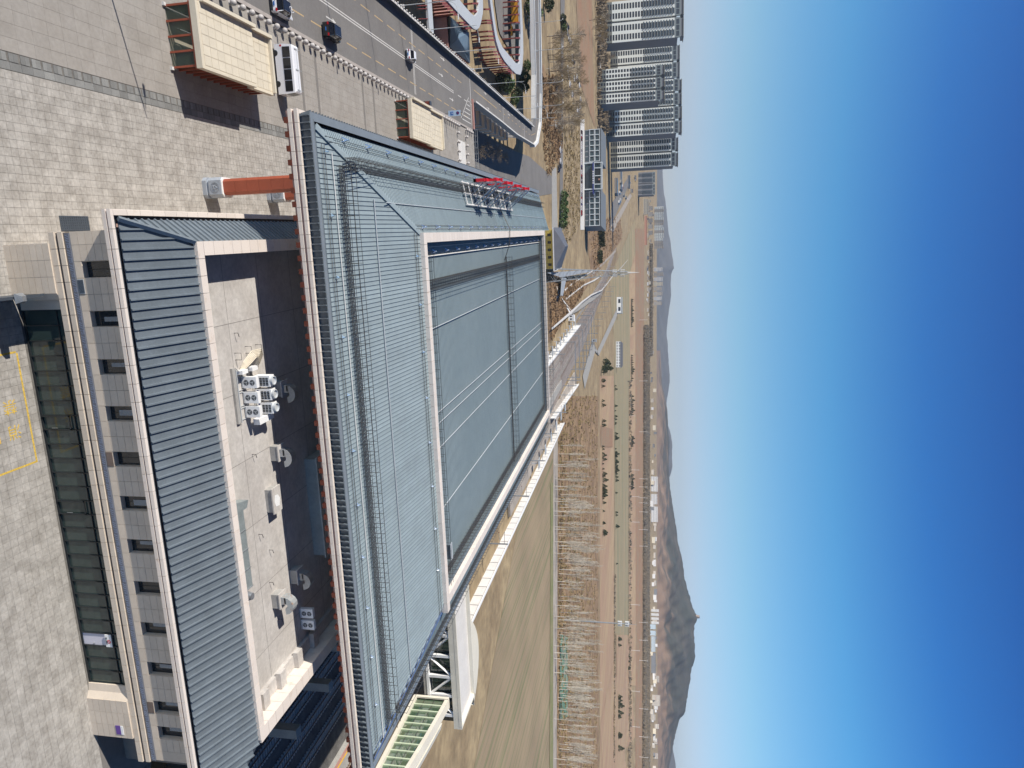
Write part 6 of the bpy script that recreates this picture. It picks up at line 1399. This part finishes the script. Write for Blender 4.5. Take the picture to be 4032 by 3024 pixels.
place(gb, [(*ground(x, y), s) for x, y, s in ((1950, 310, .9), (1960, 328, 1), (1972, 332, 1.1), (2050, 305, .9), (2042, 330, .8), (2055, 345, .7), (2015, 372, .9), (2010, 395, .7), (2065, 20, 1.4), (2075, 55, 1.5), (2140, 18, 1.2), (2060, 260, .8), (2206, 70, .8), (2208, 90, .8), (2208, 108, .8), (2210, 124, .8), (2205, 770, 1.1), (2204, 800, 1.1), (2203, 830, 1.2), (2202, 855, 1.1), (2200, 880, 1.1))], rs_=3)
ct = [evergreen('young_pine', 'young dark pine in the short line beside the grey office', 'young pines beside the grey office', 7, 3, 180 + i, Mpine, 400) for i in range(2)]
place(ct, [(*ground(2352 + k * .3, 895 + k * 8), 1.1) for k in range(10)] + [(*ground(2350, 990 + k * 7), .9) for k in range(7)], rs_=3)
# ---------------------------------------------------------------- small white railway houses, mast
def simple_house(name, label, px_, py0, py1, Dp, h, mw, mr, nwin=6, floors=1, over=.6, ridge=0.0, cat='house'):
    A = Vector(ground(px_, py0)); B = Vector(ground(px_, py1)); u = (B - A); L = u.length; ux = u.normalized(); v = Vector((-ux.y, ux.x, 0)); v = v if v.y > 0 else -v; z = Vector((0, 0, 1))
    t = thing(name, label, cat, tuple(A)); obj('wall', MB().obox(A, u, v * Dp, z * h), mw, t)
    R = A - ux * over - v * over + z * (h + .01); Lx = ux * (L + 2 * over); Dv = v * (Dp + 2 * over)
    if ridge: obj('roof', MB().add([R, R + Lx, R + Lx + Dv, R + Dv, R + Dv / 2 + ux * ridge + z * ridge, R + Lx + Dv / 2 - ux * ridge + z * ridge], [(0, 1, 5, 4), (1, 2, 5), (2, 3, 4, 5), (3, 0, 4), (3, 2, 1, 0)]), mr, t)
    else: obj('roof', MB().obox(R, Lx, Dv, z * .4), mr, t)
    fh = h / floors
    for f in range(floors):
        for k in range(nwin):
            w_ = L / nwin; obj('window', MB().obox(A + ux * (w_ * k + w_ * .25) + z * (fh * f + fh * .3) - v * .06, ux * w_ * .5, v * .05, z * fh * .42), Mglassb, t)
    return t
simple_house('white_shed', 'white flat-roofed railway building with a dark gate opening, by the far tracks', 2428, 1170, 1232, 14, 9, Mwhite, Mgrey, 2, 1, .8)
simple_house('white_lodge', 'long white two-storey lodge with a dark grey roof, beside the service road', 2425, 1345, 1446, 13, 8, Mwhite, Mslate, 9, 2, .8, 3.2)
simple_house('track_hut', 'small grey trackside hut near the white wall', 2330, 1335, 1346, 4, 4, Mgrey, Mbase, 1, 1, .3)
simple_house('trailer_cabin', 'white site cabin with a dark red front at the end of the platform wall', 2238, 1240, 1262, 6, 3.4, Mwhite, Mwhite, 2, 1, .3)
CT = thing('phone_mast', 'grey tubular phone mast with white antenna panels, rising from the poplar rows', 'mast', ground(2215, 2440)); p = Vector(ground(2218, 2441)); hh = 42.0
obj('pole', MB().tube([p, p + Vector((0, 0, hh))], [.55, .28], 10), Mgalv, CT)
for z in (hh - 2.0, hh - 6.5):
    obj('ring', MB().lathe([(1.2, 0), (1.2, .25)], 10, p + Vector((0, 0, z - .4))), Mgalv, CT)
    for k in range(6): a_ = k * PI / 3 + .2; c = p + Vector((1.35 * math.cos(a_), 1.35 * math.sin(a_), z - 1.3)); obj('antenna_panel', MB().box(c.x - .25, c.x + .25, c.y - .15, c.y + .15, c.z, c.z + 2.6), Mwhite, CT)
obj('spike', MB().tube([p + Vector((0, 0, hh)), p + Vector((0, 0, hh + 4))], [.15, .04], 5), Mgalv, CT)
# poles across the plain
up_ = thing('power_pole', 'thin pale power pole standing in the far fields', 'pole', (0, 0, 0), group='power poles across the far fields'); obj('pole', MB().tube([(0, 0, 0), (0, 0, 15)], .28, 5), Mwhitec, up_); obj('crossarm', MB().box(-2, 2, -.15, .15, 13.6, 13.9), Mwhitec, up_)
fst = True
for px_, ys in ((2480, (1637, 1850, 1955, 2055, 2380, 2560, 2720, 2860)), (2516, (1260, 1500, 1700, 1885, 1917, 1960, 1980, 2015, 2085, 2150, 2450, 2520, 2600, 2790, 2900, 2980))):
    for y in ys:
        p = ground(px_, y)
        if fst: up_.location = p; fst = False
        else: dup(up_, p, scale=(1.6, 1.6, 1.7))
# ---------------------------------------------------------------- town, woods and hills far away
def wood(name, A, B, n, h, m, seed, w=14):
    """a far belt of bare trees that reads as one mass"""
    rnd = random.Random(seed); mb = MB()
    for k in range(n):
        f = rnd.random(); g_ = rnd.random()
        a_ = (A[0][0] * (1 - f) + A[1][0] * f, A[0][1] * (1 - f) + A[1][1] * f); b_ = (B[0][0] * (1 - f) + B[1][0] * f, B[0][1] * (1 - f) + B[1][1] * f)
        p = Vector(ground(a_[0] * (1 - g_) + b_[0] * g_, a_[1] * (1 - g_) + b_[1] * g_)); H_ = h * rnd.uniform(.6, 1.2)
        for q in range(5):
            an_ = rnd.uniform(0, PI); d = Vector((math.cos(an_), math.sin(an_), 0)) * w * rnd.uniform(.1, .3); o_ = Vector((rnd.uniform(-w, w) * .4, rnd.uniform(-w, w) * .4, 0)); b0 = rnd.uniform(.1, .5) * H_
            mb.add([p + o_ + Vector((0, 0, b0)), p + o_ + d + Vector((0, 0, b0 + H_ * .15)), p + o_ + d * .3 + Vector((0, 0, H_)), p + o_ - d + Vector((0, 0, H_ * .7))], [(0, 1, 2, 3)])
    me = mb.mesh(name); me.materials.append(m); o = bpy.data.objects.new(name, me); C.objects.link(o); o['kind'] = 'stuff'; tag(o, {'far_woods': 'grey belt of bare woodland between the fields and the far town', 'far_scrub': 'ragged bare scrub along the far field paths', 'dry_scrub': 'low dry brown scrub on the open ground beyond the station'}.get(name, name), 'woodland', kind='stuff'); return o
wood('far_woods', [(2532, 1280), (2527, 3300)], [(2551, 1280), (2551, 3300)], 30000, 9, Mwood, 1, 4)
wood('far_woods', [(2596, 1900), (2600, 3300)], [(2610, 1900), (2614, 3300)], 2500, 10, Mwood, 2, 7)
wood('far_woods', [(2556, 960), (2556, 1400)], [(2562, 960), (2562, 1400)], 2500, 10, Mwood, 4, 5)
wood('far_scrub', [(2474, 1500), (2470, 3200)], [(2480, 1500), (2478, 3200)], 500, 7, Mwood, 3, 7)
wood('far_scrub', [(2416, 2260), (2413, 3000)], [(2418, 2260), (2416, 3000)], 260, 3, Mwood, 5, 5)
wood('dry_scrub', [(2160, 1080), (2300, 1110), (2440, 930)], [(2165, 1340), (2290, 1160), (2450, 940)], 900, 0.9, Mslope, 21, 3)
wood('dry_scrub', [(2110, 300), (2150, 700)], [(2210, 300), (2212, 600)], 900, 0.9, Mslope, 22, 3)
wood('dry_scrub', [(2197, 1560), (2190, 3200)], [(2350, 1560), (2350, 3200)], 2600, 1.2, Mwillow, 23, 3)
wood('dry_scrub', [(2220, 500), (2220, 1000)], [(2282, 500), (2282, 880)], 500, 0.8, Mwillow, 24, 3)
wood('far_scrub', [(2310, 880), (2440, 850)], [(2340, 1080), (2450, 930)], 500, 1.3, Mslope, 25, 4)
wood('far_scrub', [(2340, -100), (2345, 520)], [(2376, -100), (2385, 520)], 700, 6, Mtwigd, 26, 4)
rnd = random.Random(11)
def far_block(label, px_, y0, y1, hpx, m=Mfar, mr=None, name='far_building', fl=6, Dp=14, grp=None, win=True, roofx=True):
    A = Vector(ground(px_, y0)); B = Vector(ground(px_, y1)); D = math.hypot(A.x, A.y); h = hpx / FPX * D * 1.02; u = B - A; u.z = 0; v = Vector((-u.y, u.x, 0)).normalized(); v = v if v.y > 0 else -v; z = Vector((0, 0, 1)); L = u.length
    A.z -= 4
    t = thing(name, label, 'building', tuple(A), group=grp); obj('wall', MB().obox(A, u, v * Dp, z * (h + 4)), m, t)
    obj('roof', MB().obox(A - v * .6 + z * (h + 4), u, v * (Dp + 1.2), z * h * .05), mr or m, t)
    if win:
        wm_ = MB(); n = max(2, int((y1 - y0) / 3.2))
        for f in range(fl):
            for k in range(n): wm_.obox(A + u * ((k + .25) / n) + z * (4 + h * (f + .3) / fl) - v * .3, u * (.5 / n), v * .3, z * h * .4 / fl)
        obj('windows', wm_, Mtowerd, t, kind='stuff')
    return t
for i in range(16): far_block('pale far apartment slab in the long tight row at the foot of the blue hills', 2576, 816 + i * 10.3, 825 + i * 10.3, rnd.uniform(30, 34), rnd.choice([Mfar, Mfar, Mtower]), fl=5, grp='far slabs in the tight row')
for i in range(7): far_block('far pinkish tower at the foot of the hills behind the dark slab tower', 2584, 700 + i * 11, 708 + i * 11, rnd.uniform(30, 42), Mfar if i % 2 else Mpink, fl=8, grp='far pinkish towers')
for i in range(5): far_block('far mid-rise housing block facing the railway, behind the orange wall', 2552, 812 + i * 24, 829 + i * 24, 16, Mfar, fl=5, grp='mid-rise blocks by the orange wall')
far_block('long orange-pink hoarding wall beyond the railway line', 2538, 850, 965, 9, mat('orange_hoarding', (.62, .32, .22), .7, var=.05), win=False, Dp=2, name='hoarding')
far_block('cream and dark red building with framed facade near the bend of the railway', 2534, 784, 845, 18, Mkiosk, fl=3)
for i in range(8): far_block('cream far apartment block in the gap right of the hazy peak', 2574, 1055 + i * 19, 1069 + i * 19, rnd.uniform(26, 33), rnd.choice([Mfar, Mfarw, Mkiosk]), fl=6, grp='cream blocks right of the hazy peak')
for i in range(6): far_block('far white apartment slab beside the bare woods', 2580, 1268 + i * 11, 1275 + i * 11, 24, Mfar, fl=6, grp='white slabs beside the woods')
for i in range(7): far_block('low village house with a reddish roof in the far fields edge', 2548, 1045 + i * 22, 1058 + i * 22, 6, Mfarw if i % 2 else Mfar, Mterra, fl=1, grp='village houses at the field edge', win=False)
for i in range(24): y_ = 1900 + i * 44 + rnd.uniform(-8, 8); far_block('low reddish-roofed house at the foot of the wooded hill', 2570 + rnd.uniform(-5, 14), y_, y_ + rnd.uniform(14, 28), rnd.uniform(6, 12), Mfarw if rnd.random() < .5 else Mfar, Mterra, fl=1, grp='houses at the foot of the wooded hill', win=False)
far_block('long white institutional building with rows of dark windows, near end, at the hill foot', 2563, 1876, 1935, 24, Mfarw, fl=4); far_block('long white institutional building with rows of dark windows, middle part, at the hill foot', 2563, 1945, 1985, 22, Mfarw, fl=4)
far_block('long white institutional building with rows of dark windows, far part, at the hill foot', 2563, 1994, 2055, 24, Mfarw, fl=4)
for i in range(4): far_block('white apartment block in the group of four left of the phone mast top', 2564, 2398 + i * 16, 2408 + i * 16, 26, Mfarw, fl=6, grp='four white blocks near the mast')
for i in range(2): far_block('pale blue-grey factory hall behind the phone mast', 2552, 2457 + i * 25, 2476 + i * 25, 26, mat('pale_blue_sheet%s' % '', (.50, .58, .64), .5, var=.03) if i == 0 else MATS['pale_blue_sheet'], fl=2, grp='pale factory halls behind the mast', win=False)
far_block('long low blue-grey industrial block right of the factory halls', 2564, 2505, 2566, 14, MATS['pale_blue_sheet'], fl=3); far_block('dark glazed block beyond the far woods', 2564, 2570, 2650, 15, Mtowerd, fl=3); far_block('brown far block with many windows at the hill foot', 2568, 2735, 2778, 26, Mfar, fl=6)
far_block('long blue-roofed shed at the edge of the photo beyond the woods', 2548, 2900, 3200, 8, Mfarw, Mfarb, win=False, Dp=60); far_block('second blue-roofed shed higher up at the hill foot', 2618, 2880, 2980, 5, Mfarw, Mfarb, win=False, Dp=60)
for i in range(10): y_ = 2660 + i * 38; far_block('pale low works building between the woods and the wooded hill', 2565 + rnd.uniform(-4, 20), y_, y_ + rnd.uniform(12, 30), rnd.uniform(7, 15), rnd.choice([Mfarw, Mfar]), None, fl=2, grp='works buildings below the hill')
for i in range(46): y_ = 1530 + i * 36 + rnd.uniform(-10, 10); far_block('small pale house in the scattered village below the hills', 2562 + rnd.uniform(-3, 14), y_, y_ + rnd.uniform(8, 24), rnd.uniform(6, 13), rnd.choice([Mfarw, Mfar, Mtowerd, Mkiosk]), rnd.choice([Mterra, Mterra, Mtowerd, Mfarb]), fl=1, grp='scattered village houses below the hills', win=False, Dp=rnd.uniform(8, 30))
for i in range(44): y_ = 770 + i * 17 + rnd.uniform(-6, 6); far_block('small reddish-roofed house beyond the far fields left of the woods', 2550 + rnd.uniform(-6, 16), y_, y_ + rnd.uniform(7, 16), rnd.uniform(4, 9), rnd.choice([Mfarw, Mfar, Mkiosk, Mtowerd]), rnd.choice([Mterra, Mterra, Mfarb, Mgrey]), fl=1, grp='reddish-roofed houses beyond the far fields', win=False, Dp=rnd.uniform(8, 30))
for i in range(12): y_ = 690 + i * 9; far_block('plain low building among the sheds near the railway bend', 2430 + rnd.uniform(0, 70), y_, y_ + rnd.uniform(5, 14), rnd.uniform(5, 10), rnd.choice([Mfarw, Mfar, Mconcd]), rnd.choice([Mfarb, Mgrey, Mterra]), fl=1, grp='low buildings near the railway bend', win=False, Dp=14)
far_block('white pavilion on the shoulder of the wooded hill', 2618, 2556, 2575, 6, Mfarw, win=False); far_block('second white pavilion on the shoulder of the wooded hill', 2618, 2588, 2604, 8, Mfarw, win=False)
for lb, px_, y0, y1, hp in (('blue-roofed market sheds beyond the lower left of the dark tower', 2470, 690, 742, 9), ('low dark blue shed left of the railway bend', 2440, 660, 745, 7), ('grey workshop behind the office roof', 2420, 700, 760, 10)):
    far_block(lb, px_, y0, y1, hp, Mtowerd, Mfarb, win=False, Dp=20, name='shed')
for i in range(7): far_block('dark two-storey shop row at the foot of the apartment towers', 2352 + i % 2, 60 + i * 42, 98 + i * 42, 9, Mtowerd, Mgrey, fl=2, Dp=12, grp='shops below the towers', name='shop_row')
def hill(name, prof, D, depth, m, base_px, noise, seed, step=9):
    rnd = random.Random(seed); ys = list(range(int(prof[0][0]), int(prof[-1][0]) + 1, step)); mb = MB(); K = 22
    def px_at(y):
        for (y0, x0), (y1, x1) in zip(prof, prof[1:]):
            if y <= y1: f = (y - y0) / (y1 - y0); return x0 * (1 - f) + x1 * f
        return prof[-1][1]
    ph = [rnd.uniform(0, 6.28) for _ in range(8)]
    rowsz = []
    for j in range(-6, K + 1):
        f = j / K
        for i, y in enumerate(ys):
            Dj = D + depth * (j if j > 0 else j * .35) / K * (1 if j <= K else 1)
            top = atd(px_at(y), y, D + depth)[2]; zb = gz(D) - 6 if base_px is None else atd(base_px, y, D)[2]
            ff = max(0, f); e = ff ** 1.15
            n_ = math.sin(y * .021 + ph[0] + j * .3) * .5 + math.sin(y * .055 + ph[1] - j * .55) * .3 + math.sin(y * .13 + ph[2] + j * .8) * .16 + rnd.uniform(-.07, .07)
            z = zb + (top - zb) * e + (top - zb) * noise * n_ * ff * (1.02 - ff) * 4 * .5 + (rnd.uniform(-1, 1) * (top - zb) * .012 if ff > .9 else 0)
            if j < 0: z = zb + j * 8
            p = atd(2640, y, D + depth * f if f > 0 else D + j * 40); mb.v.append((p[0], p[1], z))
    n = len(ys)
    for j in range(K + 6):
        for i in range(n - 1): o = j * n + i; mb.f.append((o, o + 1, o + n + 1, o + n))
    o = len(mb.v)                              # far side falls away
    for i, y in enumerate(ys): p = atd(2640, y, D + depth * 1.8); mb.v.append((p[0], p[1], 60))
    for i in range(n - 1): a_ = (K + 6) * n + i; mb.f.append((a_, a_ + 1, o + i + 1, o + i))
    ob = setting(name, mb, m); ob.data.polygons.foreach_set('use_smooth', [True] * len(ob.data.polygons)); return ob
P1 = [(1380, 2600), (1512, 2606), (1557, 2616), (1612, 2628), (1694, 2632), (1740, 2637), (1800, 2634), (1877, 2635), (1922, 2639), (1970, 2646), (2013, 2653), (2072, 2662), (2127, 2668), (2160, 2676), (2186, 2684), (2268, 2696), (2300, 2703), (2336, 2713), (2386, 2727), (2418, 2742), (2432, 2744), (2445, 2737), (2464, 2733), (2541, 2736), (2587, 2737), (2610, 2730), (2632, 2722), (2715, 2710), (2806, 2696), (2829, 2677), (2874, 2663), (2920, 2653), (2961, 2647), (3006, 2637), (3080, 2622), (3200, 2610), (3500, 2600)]
hill('wooded_hills', P1, 3700, 1500, Mhill, None, .22, 1)
P2 = [(-600, 2600), (0, 2604), (400, 2600), (700, 2610), (756, 2614), (792, 2621), (870, 2628), (920, 2633), (952, 2640), (1000, 2645), (1029, 2650), (1045, 2652), (1054, 2655), (1062, 2650), (1075, 2643), (1120, 2642), (1166, 2642), (1200, 2638), (1257, 2629), (1300, 2625), (1316, 2624), (1330, 2626), (1348, 2629), (1380, 2630), (1440, 2634), (1480, 2638), (1512, 2636), (1580, 2625), (1650, 2620), (1700, 2640), (1750, 2648), (1800, 2646), (1840, 2648), (1900, 2630), (2100, 2610), (2900, 2625), (2950, 2650), (3006, 2660), (3100, 2668), (3300, 2640), (3700, 2620)]
hn_ = Mhill.node_tree; pos_ = hn_.nodes.new('ShaderNodeNewGeometry'); sz_ = hn_.nodes.new('ShaderNodeSeparateXYZ'); hn_.links.new(pos_.outputs['Position'], sz_.inputs[0])
nz_ = hn_.nodes.new('ShaderNodeTexNoise'); nz_.inputs['Scale'].default_value = .006; nz_.inputs['Detail'].default_value = 8; hn_.links.new(pos_.outputs['Position'], nz_.inputs['Vector'])
ma_ = hn_.nodes.new('ShaderNodeMath'); ma_.operation = 'MULTIPLY_ADD'; ma_.inputs[1].default_value = 260; hn_.links.new(nz_.outputs[0], ma_.inputs[0]); hn_.links.new(sz_.outputs[2], ma_.inputs[2])
mr_ = hn_.nodes.new('ShaderNodeMapRange'); mr_.inputs[1].default_value = 235; mr_.inputs[2].default_value = 300; hn_.links.new(ma_.outputs[0], mr_.inputs[0])
mx_ = hn_.nodes.new('ShaderNodeMix'); mx_.data_type = 'RGBA'; mx_.inputs[6].default_value = (.24, .16, .11, 1); hn_.links.new(mr_.outputs[0], mx_.inputs[0])
bs_in = hn_.nodes['Principled BSDF'].inputs['Base Color']; src_ = bs_in.links[0].from_socket; hn_.links.new(src_, mx_.inputs[7]); hn_.links.new(mx_.outputs[2], bs_in)
Mfarhill = mat('distant_hills', (.10, .095, .09), .95, var=.15, scale=.002)
hill('distant_hills', P2, 8500, 2200, Mfarhill, 2578, .2, 2, 12)
t = thing('hilltop_pagoda', 'tiny ochre pagoda on the summit of the wooded hill', 'pagoda', atd(2741, 2426, 5190))
p = Vector(atd(2738, 2428, 5160))
for k in range(4): obj('tier', MB().box(p.x - 9 + k * 1.5, p.x + 9 - k * 1.5, p.y - 9, p.y + 9, p.z + k * 7, p.z + k * 7 + 5), Mkiosk, t); obj('eave', MB().box(p.x - 12 + k * 1.5, p.x + 12 - k * 1.5, p.y - 11, p.y + 11, p.z + k * 7 + 5, p.z + k * 7 + 6.5), Mterra, t)
# ---------------------------------------------------------------- air
hz_ = bpy.data.meshes.new('haze'); hb_ = MB().box(-9000, 14000, -1500, 13900, GZ - 60, 640); hz_ = hb_.mesh('haze'); hm = bpy.data.materials.new('haze_air'); hm.use_nodes = True; hn = hm.node_tree; hn.nodes.clear()
pv = hn.nodes.new('ShaderNodeVolumePrincipled'); pv.inputs['Color'].default_value = (.80, .88, 1.0, 1); pv.inputs['Density'].default_value = HAZE; pv.inputs['Anisotropy'].default_value = .3
ho = hn.nodes.new('ShaderNodeOutputMaterial'); hn.links.new(pv.outputs[0], ho.inputs['Volume']); hz_.materials.append(hm)
ho_ = bpy.data.objects.new('haze', hz_); C.objects.link(ho_); ho_['kind'] = 'stuff'
